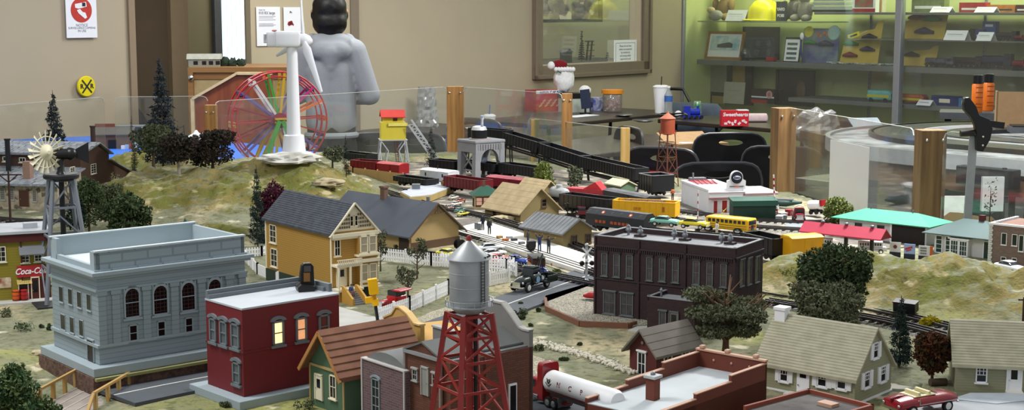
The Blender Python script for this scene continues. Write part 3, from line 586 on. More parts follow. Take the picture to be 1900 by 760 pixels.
def put_chair(first,px,py,Y,lab,rz=0):
 q=PY(px,py,Y);dz=q.z-.86
 if first:ch.location=(q.x,q.y,0);ch.rotation_euler=(0,0,rz);ch['label']=lab;return ch
 return dup(ch,lab,(q.x,q.y,0),rz)
put_chair(1,1355,240,9.0,'black plastic chair with an oval grip hole behind the petrol station',.05)
put_chair(0,1332,293,7.25,'nearest black plastic chair, just behind the white petrol station roof',.1)
put_chair(0,1452,264,8.1,'black plastic chair half hidden by the wooden post with the heart box behind',-.35)
put_chair(0,1168,226,9.4,'black plastic chair behind the pale short post',1.9)
put_chair(0,1228,262,8.0,'black plastic chair behind the rust water tower',2.6)
put_chair(0,690,236,9.0,'black plastic chair left of the yellow coaling house',.3)
put_chair(0,765,245,9.0,'black plastic chair behind the yellow coaling house',2.8)
put_chair(0,880,216,10.2,'black plastic chair right of the white foam cup',-.5)
put_chair(0,1560,205,10.0,'black plastic chair under the display case glass joint',-.9)
t=thing('office_chair','grey blue padded chair with a black loop arm before the case','chair',(PY(1288,200,12.1).x,12.1,-.16),-.5)
e=G();e.loft([(-.26,.86,.07,.03),(-.2,.86,.13,.05),(.2,.86,.13,.05),(.26,.86,.07,.03)]);e.build('backrest',mat('bluegrey_fabric','#56606d',.9),t,True)
e=G();e.loft([(-.25,.5,.04,.2),(.25,.5,.04,.2)]);e.build('seat',mat('bluegrey_fabric','#56606d'),t,True);e=G();e.tube([(-.26,0,.7),(-.29,0,1.0),(-.22,0,1.1),(-.1,0,1.1),(-.04,0,1.0)],.014);e.build('arm_loop',M_black,t,True)
G().cyl(0,0,.2,.48,.03).build('column',M_leg,t);e=G()
for k in range(5):e.bar((0,0,.22),(.28*math.cos(k*1.257),.28*math.sin(k*1.257),.18),.03)
e.build('base',M_leg,t)
def onz(px,py,z):return P(px,py,z)
def cup(name,lab,cat,px,py,r0,r1,h,m,z=.75,lid=True,straw='#3557a8'):
 q=P(px,py,z);t=thing(name,lab,cat,q);G().lathe([(r0,0),(r1,h)],24).build('cup',m,t,True)
 if lid:G().lathe([(r1*1.06,h),(r1*1.06,h+.008),(r1*.7,h+.018),(.001,h+.018)],24).build('lid',M_white,t,True)
 if straw:G().tube([(0,0,h),(.004,0,h+.085)],.0045).build('straw',mat('straw'+straw[1:],straw,.5),t)
 return t
cup('foam_cup','white foam cup with lid and blue straw behind the grey trestle tower','cup',908,238,.032,.045,.085,M_white)
cup('foam_cup','tall white foam cup with a dark straw right of the interior window','cup',1226,209,.045,.062,.20,M_white,z=.79,straw='#3a2020')
q=P(1240,212,.79);t=thing('water_bottle','clear water bottle with a blue label beside the tall foam cup','bottle',q)
G().lathe([(.028,0),(.032,.01),(.03,.05),(.032,.09),(.032,.15),(.012,.19),(.012,.205)],20).build('bottle',glass('bottle_plastic','#d5e0e2',.15,.25),t,True);G().lathe([(.033,.10),(.033,.145)],20).build('label',mat('bottle_label','#3a66b0',.5),t);G().cyl(0,0,.205,.22,.014).build('cap',M_white,t)
q=P(792,234,.75);t=thing('plastic_bag','tall crinkled translucent bag with blue and red contents standing on the table','bag',q,.2)
rings=[];rr=random.Random(5)
for i in range(13):
 z=.29*i/12;w_=.082*(1-.25*(i/12));dpt=.035*(1-.6*i/12)+.004;rings.append([(w_*math.cos(a)*(1+.25*noise.noise(Vector((a*2,z*30,0)))),dpt*math.sin(a)*(1+.7*noise.noise(Vector((a*3,z*30,4)))),z)for a in[k*math.pi/14 for k in range(28)]])
G().rings(rings).build('film',glass('bag_film','#8d8580',.14,.30),t)
e=G();
for k in range(7):e.ball((rr.uniform(-.03,.035),rr.uniform(-.01,.01),.05+.022*k),(.022,.014,.018),8,6,.5,k)
e.build('blue_contents',mat('bag_blue','#3f6fbf',.4),t);e=G();e.ball((.01,0,.03),(.05,.02,.028),10,6,.5);e.build('red_contents',mat('bag_red','#7a3038',.5),t)
q=P(870,240,.75);t=thing('paper_sheet','white paper sheet lying on the table behind the trestle tower','paper',q,yaw1);G().b(-.12,.12,-.1,.1,0,.004).build('sheet',M_paper,t)
q=P(1022,206,.79);t=thing('puzzle_box','large red printed box with a white top strip below the knitted ornament','box',q,yaw1-.35)
G().b(-.17,.13,-.05,.12,0,.17).build('box',mat('puzzle_red','#b3202a',.5),t);G().b(-.17,.13,-.052,-.05,.145,.17).build('title_strip',M_paper,t)
text('ANNUAL 5" AIR POWER',.022,mat('navy_ink','#25295a',.6),t,(-.02,-.053,.156),bold=.0008)
e=G()
for i in range(14):e.box(-.13+.018*i,-.052,.05+.04*((i*7)%3)/2,.03,.002,.012,ry=-.5)
e.build('printed_tracks',mat('tan_print','#c9a27a',.6),t)
q=P(1046,206,.79);q.z=.96;t=thing('knitted_ornament','white fluffy plush ornament wearing a dark red knitted hat on the red box','ornament',q,.1)
mw=mat('white_yarn','#ededee',.95,bump=.5,s=60)
e=G();e.ball((0,0,.085),(.085,.055,.105),20,14,.18,2);e.build('head',mw,t,True);e=G()
for k in range(7):e.ball((-.07+.023*k,-.045,.165),(.018,.016,.02),8,6)
e.build('hat_brim',mw,t,True)
hb=G();hb.ball((-.035,0,.2),(.062,.05,.04),16,10,.2,5);hb.build('hat',mat('red_knit','#7c1420',.95,bump=.5,s=60),t,True);G().ball((-.105,-.02,.195),.032,12,8,.2).build('hat_pompom',mw,t,True);e=G()
G().bar((-.06,-.062,.155),(-.03,-.062,.135),.012,.008).build('green_leaf',mat('leaf_green','#1e5a3c',.7),t)
q=P(1085,206,.79);t=thing('knitted_ornament','small white fluffy ball lying beside the plush ornament','ornament',(q.x,q.y,.79+.165),0);G().ball((0,0,0),(.05,.04,.04),14,8,.2).build('ball',mw,t,True)
t['label']='small white fluffy ball on top of the pale case beside the plush ornament'
q=P(1075,208,.79);t=thing('clear_storage_case','pale storage case with black lid behind the upright phone','box',q,yaw1-.3);G().b(-.1,.1,0,.15,0,.11).build('case',mat('pale_case','#b8c0b4',.3),t);G().b(-.105,.105,-.005,.155,.11,.15).build('lid',M_black,t)
q=P(1086,211,.79);t=thing('upright_phone','dark blue upright phone on a round stand below the interior window','phone',q,-.25);G().box(0,0,.115,.075,.012,.15,rx=-.12,ry=-.12).build('screen',mat('phone_blue','#1d2840',.2),t);G().cyl(0,0,0,.01,.045,n=24).build('stand_base',M_black,t);G().cyl(0,0,.01,.05,.008).build('stand_stem',M_black,t)
q=P(1082,213,.79);t=thing('paper_sheet','white paper sheet lying under the upright phone','paper',(q.x-.02,q.y-.12,.79),yaw1);G().b(-.15,.15,-.06,.06,0,.003).build('sheet',M_paper,t)
q=P(1112,205,.79);t=thing('candy_box','blue and white patterned box beside the jar with the orange lid','box',q,yaw1-.4);G().b(-.055,.065,0,.08,0,.105).build('box',mat('candy_blue','#2b3fa0',.5,kind='spots',h2='#d8dbe8',s=34),t)
q=P(1136,207,.79);t=thing('candy_jar','clear jar of red sweets with a wide orange lid','jar',q);G().lathe([(.07,0),(.078,.01),(.078,.13),(.07,.145)],24).build('jar',glass('jar_plastic','#d9cdc4',.12,.15),t,True);G().cyl(0,0,.145,.175,.088,n=28).build('lid',mat('orange_lid','#e08a1e',.4),t)
e=G();rr=random.Random(8)
for k in range(60):e.ball((rr.uniform(-.05,.05),rr.uniform(-.05,.05),rr.uniform(.012,.1)),.011,6,4)
tag(e.build('sweets',mat('red_sweets','#b0403a',.4,h2='#e6e0da',s=30),t),None,None,None,'stuff')
q=P(1364,234,.75);t=thing('sweets_box','red candy box with white hearts lettering on the dark table','box',q,.05)
G().b(-.1,.1,0,.08,0,.115).build('box',mat('candy_red','#c2202e',.45),t);G().b(.02,.1,.0,.08,.113,.118).build('white_corner',M_paper,t)
text('Sweethearts',.037,M_white,t,(0,-.001,.085),shear=.2,bold=.0008)
e=G()
for k,(x,z)in enumerate(((-.07,.02),(-.045,.03),(-.02,.018),(.0,.035),(.03,.02),(.06,.04),(.075,.03))):e.box(x,-.002,z,.024,.003,.016,ry=k*.6)
e.build('printed_hearts',mat('pale_pink','#e8cfd0',.6),t)
q=P(1404,226,.75);t=thing('pale_pink_packet','pale pink rounded packet right of the red candy box','packet',q,.05);e=G();e.loft([(-.08,.03,.02,.03),(-.07,.033,.032,.04),(.07,.033,.032,.04),(.08,.03,.02,.03)],16,4);e.build('packet',mat('packet_pink','#dcc3c4',.5),t,True)
q=P(1284,220,.75);t=thing('toy_locomotive','bright blue toy locomotive lying on the dark table','toy',q,.1);mb=mat('toy_blue','#2336a6',.3)
G().b(-.08,.08,-.03,.03,.01,.03).build('frame',mb,t);e=G();e.loft([(-.02,.055,.025,.026),(.06,.055,.025,.026)]);e.build('boiler',mb,t,True);G().b(-.07,-.02,-.03,.03,.03,.1).build('cab',mb,t);G().cyl(.045,0,.075,.1,.01).build('funnel',mb,t);G().ball((-.11,0,.035),(.03,.03,.03)).build('tender_tank',M_white,t,True)
for x in(-.05,-.01,.03,.07):G().lathe([(.014,-.033),(.014,.033)],14,(x,0,.014),Matrix.Rotation(math.pi/2,4,'X')).build('wheel',M_dk,t)
q=P(1294,212,.75);t=thing('drink_can','green soda can lying behind the blue toy locomotive','can',q);G().lathe([(.026,0),(.032,.006),(.032,.1),(.026,.108)],20).build('can',mat('can_green','#2f7a45',.3,.4,h2='#b9c4b8',s=18),t,True)
q=P(1250,216,.79);t=thing('black_cable','black cable looped on the table beside the rust water tower','cable',q);e=G();e.tube([(.1*math.cos(a)*(1+.1*math.sin(a*3)),.12*math.sin(a),.008+.01*abs(math.sin(a*2)))for a in[k*.3 for k in range(21)]],.006,6,True);e.build('cable',M_black,t)
for px,py,w_,lab in((1157,216,.09,'silver metal lid lying under the interior window'),(1195,226,.11,'flat black and silver dish on the dark table')):
 q=P(px,py,.79);t=thing('metal_dish',lab,'dish',q);G().lathe([(w_*.4,0),(w_*.8,.012),(w_*.78,.016),(w_*.4,.006)],24).build('dish',mat('dish_metal','#5c5d60',.3,.6),t,True)
q=P(1291,334,.62);t=thing('cardboard_box','open brown cardboard box with a shipping label behind the rust water tower','box',(PY(1259,300,9.15).x,9.15,.505),.38)
mc=mat('cardboard','#a58660',.8,v=.1);G().b(0,.36,0,.3,0,.25).build('box',mc,t);G().box(.2,.31,.27,.34,.12,.004,rx=.4).build('flap',mc,t);G().b(.05,.13,.04,.1,.2505,.253).build('shipping_label',M_paper,t)
tb=thing('side_bench','low dark bench carrying the cardboard box','bench',(PY(1285,300,9.2).x,9.2,0),.38);G().b(-.25,.45,-.1,.35,.46,.504).build('seat',M_tab,tb)
for sx in(-.22,.42):
 for sy in(-.17,.32):G().b(sx-.02,sx+.02,sy-.02,sy+.02,0,.41).build('leg',M_leg,tb)
q=P(1205,300,.45);t=thing('red_tote','red plastic tote with blue objects behind the short pale post','container',(PY(1198,300,8.0).x,8.0,.45),.3);G().b(-.1,.13,-.1,.1,0,.24).build('tote',mat('tote_red','#b5301f',.4),t);G().b(-.12,.15,-.12,.12,.24,.26).build('rim',mat('tote_red','#b5301f'),t);G().ball((-.05,-.02,.27),(.05,.04,.02)).build('blue_object',mat('toy_blue','#2336a6'),t)
tb2=thing('side_bench','low dark bench carrying the red tote','bench',(PY(1198,300,8.0).x,8.0,0),.3);G().b(-.3,.3,-.2,.2,.41,.449).build('seat',M_tab,tb2)
for sx in(-.27,.27):
 for sy in(-.17,.17):G().b(sx-.02,sx+.02,sy-.02,sy+.02,0,.41).build('leg',M_leg,tb2)
q=P(1502,258,.75);t=thing('crumpled_bag','grey crumpled plastic bag heaped behind the tall wooden post','bag',(PY(1515,240,9.2).x,9.2,.75));e=G();e.ball((0,0,.1),(.14,.1,.12),24,16,.5,3);e.build('bag',glass('grey_film','#8a888c',.12,.3),t)
# SLOT-CAR TABLE
c0=Vector((2.62,7.25,0));R0=1.02;zt_=.95
def stad(r0,r1,n=40,L_=3.4):
 """closed band polygon between radii, in table coordinates (x along D2, y away)"""
 def path(r):return[(-r*math.sin(math.pi*k/n)*1,-r*math.cos(math.pi*k/n))for k in range(n+1)]
 a=[(L_,-r1)]+path(r1)+[(L_,r1)];
 if r0<=0:return a
 b_=[(L_,-r0)]+path(r0)+[(L_,r0)];return a,b_
def band(r0,r1,z0,z1,ox=0,oy=0):
 e=G();a,b_=stad(r0,r1);a=[(x+ox,y+oy)for x,y in a];b_=[(x+ox,y+oy)for x,y in b_];n=len(a);vs=[(x,y,z)for z in(z0,z1)for x,y in a+b_];fs=[]
 for i in range(n-1):fs+=[(2*n+i,2*n+i+1,3*n+i+1,3*n+i),(i,n+i,n+i+1,i+1),(i,i+1,2*n+i+1,2*n+i),(n+i,3*n+i,3*n+i+1,n+i+1)]
 return e.add(vs,fs)
st=thing('slot_car_table','large round ended table with a slot car race track and snowy edge','table',(c0.x,c0.y,0),yaw2)
e=G();e.prism(stad(0,R0),lambda u,w,d:(u,w,d),zt_-.03,zt_);e.build('tabletop',mat('snow_scenery','#d9dcdb',.9,h2='#7e8283',s=7,bump=.6),st)
band(R0-.012,R0+.012,zt_-.055,zt_+.012).build('edge_band',mat('grey_edge','#9ea2a4',.4),st)
band(R0-.03,R0-.01,.80,zt_-.055).build('apron',mat('brown_apron','#6b5038',.5,kind='woodx',h2='#4b3524',s=10),st)
mt_=mat('track_black','#2a2b2f',.4,v=.2)
for r0,r1 in((.60,.82),(.3,.48)):
 bd=band(r0,r1,zt_,zt_+.02,-.06,.13).build('track',mt_,st)
 for k in(.2,.42,.62,.84):r_=r0+(r1-r0)*k;band(r_-.003,r_+.003,zt_+.02,zt_+.0215,-.06,.13).build('slot_rail',M_chrome,bd)
for r_ in(.58,.84):band(r_-.006,r_+.006,zt_+.0,zt_+.024,-.06,.13).build('track_edge',M_white if r_<.7 else M_black,st)
for x,y in((-.35,-.6),(-.35,.6),(1,-.85),(1.9,-.85),(1,.8)):G().b(x-.04,x+.04,y-.04,y+.04,0,zt_-.03).build('leg',mat('golden_post','#8f7440',.6,kind='wood',h2='#6d5228',s=30),st)
def ontrack(px,py):return P(px,py,.972)
for i,px in enumerate((1812,1833)):
 q=ontrack(px,208 if i==0 else 205);m_=mat('spray_orange','#e2741e',.35,v=.1)
 t=thing('spray_can',('left'if i==0 else 'right')+' of the two orange spray cans with black caps'if 0 else('orange spray can with a black cap, the left and nearer of two'if i==0 else 'orange spray can with a black cap, the right one beside the cardboard'),'spray can',q,0,'orange spray cans')
 G().lathe([(.032,0),(.034,.004),(.034,.165),(.026,.178)],24).build('can',m_,t,True);G().lathe([(.029,.175),(.029,.225),(.024,.229),(.001,.229)],24).build('cap',M_black,t,True)
 e=G()
 for z in(.03,.05,.09,.12,.15):e.b(-.02,.022,-.0352,-.034,z,z+.006)
 e.build('printed_lines',mat('dark_orange','#a34d12',.5),t)
tb=thing('side_bench','narrow grey stand behind the race track under the orange cans','bench',(P(1822,207,.972).x,P(1822,207,.972).y,0),-.3);G().b(-.25,.25,-.12,.2,.93,.971).build('top',mat('ctrl_grey','#55585e',.5),tb)
for x in(-.2,.2):G().b(x-.02,x+.02,0,.04,0,.93).build('leg',M_leg,tb)
q=ontrack(1878,236);t=thing('cardboard_sheet','plain brown folded cardboard standing on the race track','cardboard',q,-.25);e=G();e.b(-.085,.3,0,.008,0,.19);e.b(-.085,-.077,0,.12,0,.19);e.build('sheet',mc,t)
q=ontrack(1893,244);t=thing('dark_controller','dark grey flat box at the right edge of the race track','controller',q,-.2);G().b(-.06,.3,-.1,.05,0,.03).build('box',mat('ctrl_grey','#55585e',.5),t);G().b(-.05,.3,-.09,.04,.03,.036).build('lid',M_black,t)
q=P(1640,200,.95);t=thing('white_notice_sheet','white sheet with lettering lying behind the race track','paper',(PY(1617,230,9.0).x,9.0,.85),.2,rx=.5);G().b(-.1,.1,0,.15,0,.004).build('sheet',mat('blueish_sheet','#aab6bb',.6),t)
tb=thing('side_bench','dark bench between the race track and display case','bench',(PY(1617,230,9.05).x,9.05,0),.2);G().b(-.4,.3,-.2,.3,.8,.845).build('seat',M_tab,tb);G().b(-.3,.2,-.05,.05,0,.8).build('leg',M_leg,tb)
for px,py,w_,h_,c,lab in((1765,380,.14,.06,'#c9ccc4','pale paper leaning under the race track table'),(1843,352,.09,.09,'#a9acaa','white bag hanging under the race track table near the edge')):
 q=PY(px,py,6.0);t=thing('hanging_paper',lab,'paper',(q.x,6.0,0),.0);G().b(-w_/2,w_/2,0,.02,q.z-h_,q.z+h_*.6).build('sheet',mat('pp'+c[1:],c,.7),t);G().b(-w_/3,w_/3,.0,.015,0,q.z-h_).build('stand',M_dk,t)
q=PY(1822,375,5.6);t=thing('olive_bag','olive and brown bag on the floor under the race track table','bag',(q.x,5.8,.45));G().ball((0,0,.16),(.22,.12,.17),20,12,.2).build('bag',mat('olive_fabric','#4a4420',.9,h2='#5b3d18',s=5),t,True);G().b(-.2,.2,-.1,.1,-.45,.02).build('crate',mat('crate_dark','#2b2016',.8),t)
q=PY(1836,320,6.2);t=thing('power_supply','black power supply fixed under the race track table edge','power supply',(q.x,q.y+.02,q.z-.03),yaw2);G().b(-.14,.14,-.03,.03,-.03,.05).build('box',M_black,t,bevel=.004);G().cyl(.08,0,.05,.055,.01).build('knob',M_dk,t)
for px,Y,w_,h_,lab in((1600,7.3,.5,.72,'tall black block added as shade under the left end of the race track'),(1672,6.95,.4,.66,'black block added as shade under the race track beside the widest post'),(1750,7.6,.5,.6,'dark block added as shade deep under the race track behind the widest post')):  # black blocks added to darken the space under the table
 t=thing('shade_block',lab,'dark block',(PY(px,330,Y).x,Y,0),yaw2,'added dark blocks under the race track');G().b(-w_/2,w_/2,-.2,.2,0,h_).build('bin',M_black,t,bevel=.01);G().b(-w_/2-.01,w_/2+.01,-.21,.21,h_,h_+.03).build('lid',mat('shade_block_top','#2c2f36',.3),t,bevel=.004)
 # WOODEN COUNTER BY THE DOORWAY
mo=mat('oak','#a5804f',.5,kind='woodx',h2='#8a5527',s=30);mr_=mat('red_oak','#8f4a24',.5,kind='wood',h2='#74371a',s=24)
q=PY(348,125,8.6);q2=PY(470,127,8.6)
t=thing('wooden_counter','tall wooden counter with a tan panel and layout on top beside the doorway','counter',(q.x,8.6,0),.03);Lw=q2.x-q.x;zc=q.z
G().b(0,Lw+.2,0,.6,zc-.03,zc).build('countertop',mo,t);G().b(.02,Lw+.2,.03,.06,0,zc-.07).build('front_panel',mat('tan_panel','#bfa878',.7),t);G().b(.02,Lw+.2,.02,.06,zc-.07,zc-.03).build('top_rail',mo,t);G().b(0,.03,.0,.5,0,zc-.03).build('corner_post',mo,t);G().ball((.02,-.01,zc-.06),.018).build('bolt',M_chrome,t,True)
q=PY(358,183,8.0);q2=PY(440,136,8.0);q3=PY(505,136,8.0)
t=thing('wooden_screen','reddish wooden panel with a sloping pale top edge behind the ferris wheel','panel',(q.x,8.0,0),0)
pl=[(0,0),(q3.x-q.x,0),(q3.x-q.x,q3.z),(q2.x-q.x,q2.z),(0,q.z)]
G().prism(pl,lambda u,w,d:(u,d,w),0,.02).build('panel',mr_,t);e=G();e.bar((0,0,q.z),(q2.x-q.x,0,q2.z),.05,.014);e.bar((q2.x-q.x,0,q2.z),(q3.x-q.x,0,q3.z),.05,.014);e.b(-.01,.01,-.02,.03,0,q.z);e.build('edge_strip',mat('pale_edge','#d8bf90',.5),t)
q=PY(390,118,8.8);zq=zc
t=thing('model_street','white model building with black shapes on the wooden counter','building',(PY(383,120,8.75).x,8.75,zc),.1);G().b(-.1,.08,-.05,.05,0,.045).build('wall',mat('grey_model','#9a9b8e',.8),t);e=G();e.prism([(-.06,.045),(.06,.045),(.03,.075),(-.04,.075)],lambda u,w,d:(d,u,w),-.11,.09);e.build('roof',mat('roof_pale','#b7b8aa',.8),t)
e=G()
for x in(-.07,-.02,.02,.06):e.b(x,x+.025,-.053,-.05,.012,.034)
e.build('dark_opening',M_black,t)
for i,px in enumerate((418,432,447)):
 t=thing('model_bush',('leftmost','middle','rightmost')[i]+' dark shrub on the wooden counter below the bright window','shrub',(PY(px,120,8.8).x,8.8,zc));G().ball((0,0,.02),(.03,.025,.035-.005*i),12,8,.5,i).build('foliage',mat('dark_shrub','#2c3a2e',.9,bump=.5),t)
 # NEIGHBOURING LAYOUT WITH BLUE FOAM TOP AND FERRIS WHEEL
zb_=.90
t=thing('blue_foam_layout','neighbouring layout table with a bright blue foam top behind the acrylic','table',(0,0,0))
pts=[P(-40,305,zb_),P(168,290,zb_),P(420,325,zb_),P(592,322,zb_),P(592,282,zb_),P(430,262,zb_),P(170,252,zb_),P(-40,262,zb_)]
e=G();e.prism([(p.x,p.y)for p in pts],lambda u,w,d:(u,w,d),zb_-.05,zb_);e.build('foam_top',mat('blue_foam','#2f6fd6',.6,v=.1,s=6),t)
e=G();e.prism([(p.x,p.y)for p in pts],lambda u,w,d:(u*.99,w,d),zb_-.14,zb_-.05);e.build('apron',mo,t)
for p in(pts[1],pts[3],pts[4],pts[6]):G().b(p.x*.97-.03,p.x*.97+.03,p.y-.1,p.y-.04,0,zb_-.14).build('leg',mo,t)
fy_=6.5;hub=PY(515,222,fy_);Rf=89/F*fy_
t=thing('ferris_wheel','red toy ferris wheel with coloured spokes behind the white wind turbine','ferris wheel',(hub.x,fy_,zb_),rad(22))
hz_=hub.z-zb_;fm={c:mat('fw_'+c,h,.35,v=.05)for c,h in dict(red='#b3282d',crimson='#8d1a3c',yellow='#c9a21e',purple='#6d5a8f',green='#3f9a35',white='#d9d4d6',pink='#c2307a',orange='#dd6a2a').items()}
for y in(-.045,.045):
 for r_,th_ in((Rf,.0042),(Rf*.9,.0035)):
  e=G();e.tube([(r_*math.cos(a),y,hz_+r_*math.sin(a))for a in[k*2*math.pi/64 for k in range(64)]],th_,6,True);e.build('rim',fm['red'],t,True)
spc=['red','orange','pink','purple','yellow','green','white','purple','crimson','red','crimson','purple','yellow','yellow','crimson','white','purple','red']
for k in range(18):
 a=2*math.pi*k/18+.05;m_=fm[spc[k]];e=G()
 for y in(-.045,.045):
  w_=.006 if spc[k]in('red','crimson')else.011
  e.bar((.03*math.cos(a),y,hz_+.03*math.sin(a)),(Rf*.99*math.cos(a),y,hz_+Rf*.99*math.sin(a)),.004,w_,(-math.sin(a),0,math.cos(a)))
 e.bar((Rf*math.cos(a),-.048,hz_+Rf*math.sin(a)),(Rf*math.cos(a),.048,hz_+Rf*math.sin(a)),.004)
 e.build('spoke',m_,t)
 e=G();
 cx,cz_=Rf*.95*math.cos(a),hz_+Rf*.95*math.sin(a)
 e.b(cx-.012,cx+.012,-.03,.03,cz_-.018,cz_-.01);e.b(cx-.012,cx-.009,-.03,.03,cz_-.01,cz_+.008);e.b(cx+.009,cx+.012,-.03,.03,cz_-.01,cz_+.003);e.build('gondola',[fm['orange'],fm['white'],mat('fw_blue','#23306f',.35),fm['red'],fm['yellow']][k%5],t)
e=G();e.lathe([(.034,-.055),(.034,.055)],24,(0,0,hz_),Matrix.Rotation(math.pi/2,4,'X'));e.build('hub',fm['crimson'],t,True)
e=G();e.b(-.026,.026,-.07,.07,hz_-.012,hz_-.004);e.b(-.026,.026,-.07,.07,hz_+.004,hz_+.012);e.build('hub_bracket',fm['yellow'],t)
for sx in(-1,1):
 for sy in(-.075,.075):
  G().bar((sx*.008,sy,hz_),(sx*.085-.01,sy*1.25,0),.012,.017).build('support_leg',fm['green']if sy<0 else fm['yellow'],t)
q=P(470,316,zb_);
for i,(px,py,c,lab)in enumerate(((452,303,'#dfe3ea','white tray on the blue foam at the foot of the ferris wheel'),(448,310,'#d8b81e','yellow brick block on the blue foam under the ferris wheel'))):
 q=P(px,py,zb_);t=thing('building_block',lab,'toy',q);w_=.07 if i==0 else.022;G().b(-w_,w_,-.03,.03,0,.012 if i==0 else.02).build('block',mat('blk'+c[1:],c,.4),t)
 e=G()
 for k in range(4):e.cyl(-w_*.7+k*w_*.45,0,.012,.024 if i else.018,.005,n=10)
 e.build('studs',mat('blk'+c[1:],c),t)
def simple_house(lab,px,py,z,w,d,h,rh,yaw,mw_,mr2,cat='building',name='model_house'):
 q=P(px,py,z);t=thing(name,lab,cat,q,yaw);G().b(-w/2,w/2,-d/2,d/2,0,h).build('wall',mw_,t)
 e=G();ov=.006;e.prism([(-d/2-ov,h-.002),(0,h+rh),(d/2+ov,h-.002),(d/2+ov,h+.003),(0,h+rh+.006),(-d/2-ov,h+.003)],lambda u,v_,x:(x,u,v_),-w/2-ov,w/2+ov);e.build('roof',mr2,t)
 e=G();e.prism([(-d/2,h),(d/2,h),(0,h+rh)],lambda u,v_,x:(x,u,v_),-w/2,-w/2+.003);e.prism([(-d/2,h),(d/2,h),(0,h+rh)],lambda u,v_,x:(x,u,v_),w/2-.003,w/2);e.build('gable',mw_,t);return t
t=simple_house('brown model depot with a long roof on the blue foam layout',212,274,zb_,.2,.1,.07,.03,.1,mat('depot_brown','#5b4136',.8,v=.2),mat('depot_roof','#54504c',.8))
G().b(-.1,.0,.04,.05,0,.12).build('rear_parapet',mat('depot_brick','#74423a',.8),t);G().b(-.02,.02,-.054,-.05,0,.045).build('doorway',M_black,t)
t=thing('model_hangar','grey flat roofed model shed with white supplies beside the brown depot','building',P(240,270,zb_),.1);G().b(-.06,.08,.03,.05,0,.1).build('rear_wall',mat('hangar_grey','#6f7478',.7),t);G().b(-.06,.08,-.05,.05,.1,.105).build('roof',mat('hangar_grey','#6f7478'),t)
for x in(-.055,.075):G().b(x-.002,x+.002,-.05,-.046,0,.1).build('post',M_white,t)
for k in range(4):
 t=thing('model_crate',('white','pale blue','red','silver')[k]+' small crate under the grey shed roof','crate',P(230+7*k,276,zb_),.3*k);G().b(-.012,.012,-.01,.01,0,.018+.004*k).build('crate',mat('crate%d'%k,('#e4e6ea','#8fb0d8','#b02a28','#b7bcc4')[k],.5),t)
for px,py,s_,lab in((365,250,.05,'white conical tent roof behind the dark trees on the left'),(378,256,.04,'small white pavilion behind the round dark trees')):
 q=P(px,py+30,zb_);t=thing('model_pavilion',lab,'pavilion',q);G().lathe([(s_,.07),(s_*.3,.09),(.004,.105)],12).build('roof',M_white,t);
 for k in range(4):a=k*math.pi/2+.7;G().cyl(s_*.8*math.cos(a),s_*.8*math.sin(a),0,.072,.003,n=6).build('post',M_white,t)
t=thing('orange_crate','orange brown block behind the rounded dark trees','crate',P(390,292,zb_),.2);G().b(-.03,.03,-.03,.03,0,.1).build('block',mat('orange_wood','#b0722c',.6),t)
t=thing('model_tower','thin black lattice tower in the doorway behind the grey spruce','tower',PY(336,262,7.2),0);e=G()
for x in(-.015,.015):e.bar((x*1.6,0,0),(x,0,.13),.004)
for z in(.02,.05,.08,.11):e.bar((-.02,0,z),(.02,0,z+.02),.003)
e.build('frame',M_black,t);t.location.z=zb_
# LAYOUT TABLE, TERRAIN, ROADS
Z0=.95
OUT=[(-1.25,1.75),(1.35,1.75),(2.3,3.1),(1.42,4.04),(1.215,4.24),(.98,5.25),(.23,6.10),(-.26,6.70),(-1.60,5.80),(-1.97,5.2),(-2.3,4.6)]
def inside(x,y,poly=OUT):
 c=False;n=len(poly)
 for i in range(n):
  (x0,y0),(x1,y1)=poly[i],poly[(i+1)%n]
  if(y0>y)!=(y1>y)and x<(x1-x0)*(y-y0)/(y1-y0)+x0:c=not c
 return c
def ss(a,b_,x):t=min(1,max(0,(x-a)/(b_-a)));return t*t*(3-2*t)
def gs(x,y,cx,cy,rx,ry,h,rot=0):
 dx,dy=x-cx,y-cy;c,s=math.cos(rot),math.sin(rot);u,v=dx*c+dy*s,-dx*s+dy*c;return h*math.exp(-(u/rx)**2-(v/ry)**2)
def gz(x,y):
 h=.115*ss(4.28,4.85,y+.10*noise.noise(Vector((x*2.2,y*1.5,1))))*(1-ss(-.74,-.38,x))*ss(-1.5,-1.2,x)*(1-.75*ss(5.0,5.7,y))
 h*=1+.22*noise.noise(Vector((x*3.1,y*2.2,8)))
 h+=gs(x,y,-.70,4.92,.17,.14,.04)+gs(x,y,-.86,4.14,.13,.05,.045)+gs(x,y,-1.42,5.5,.26,.16,.10)
 r=gs(x,y,.815,3.33,.12,.15,.125)+gs(x,y,1.0,3.22,.15,.14,.125,.3)+gs(x,y,1.22,3.1,.16,.12,.085)+gs(x,y,.66,3.42,.10,.13,.055)
 r=.112*(1-math.exp(-r/.085));h+=r
 h+=gs(x,y,-.43,2.18,.10,.05,.02)+gs(x,y,-1.0,2.62,.09,.09,.02)
 k=min(1,h*14)
 if k>.02:
  p=Vector((x*7,y*7,3));h+=k*(.024*noise.noise(p)+.016*noise.noise(p*2.7)+.009*noise.noise(p*6.5))
  h-=k*.012*max(0,noise.noise(Vector((x*9,y*4,7))))
 return Z0+max(h,0)-gs(x,y,-.86,2.33,.13,.12,.035)+.0012*noise.noise(Vector((x*30,y*30,0)))
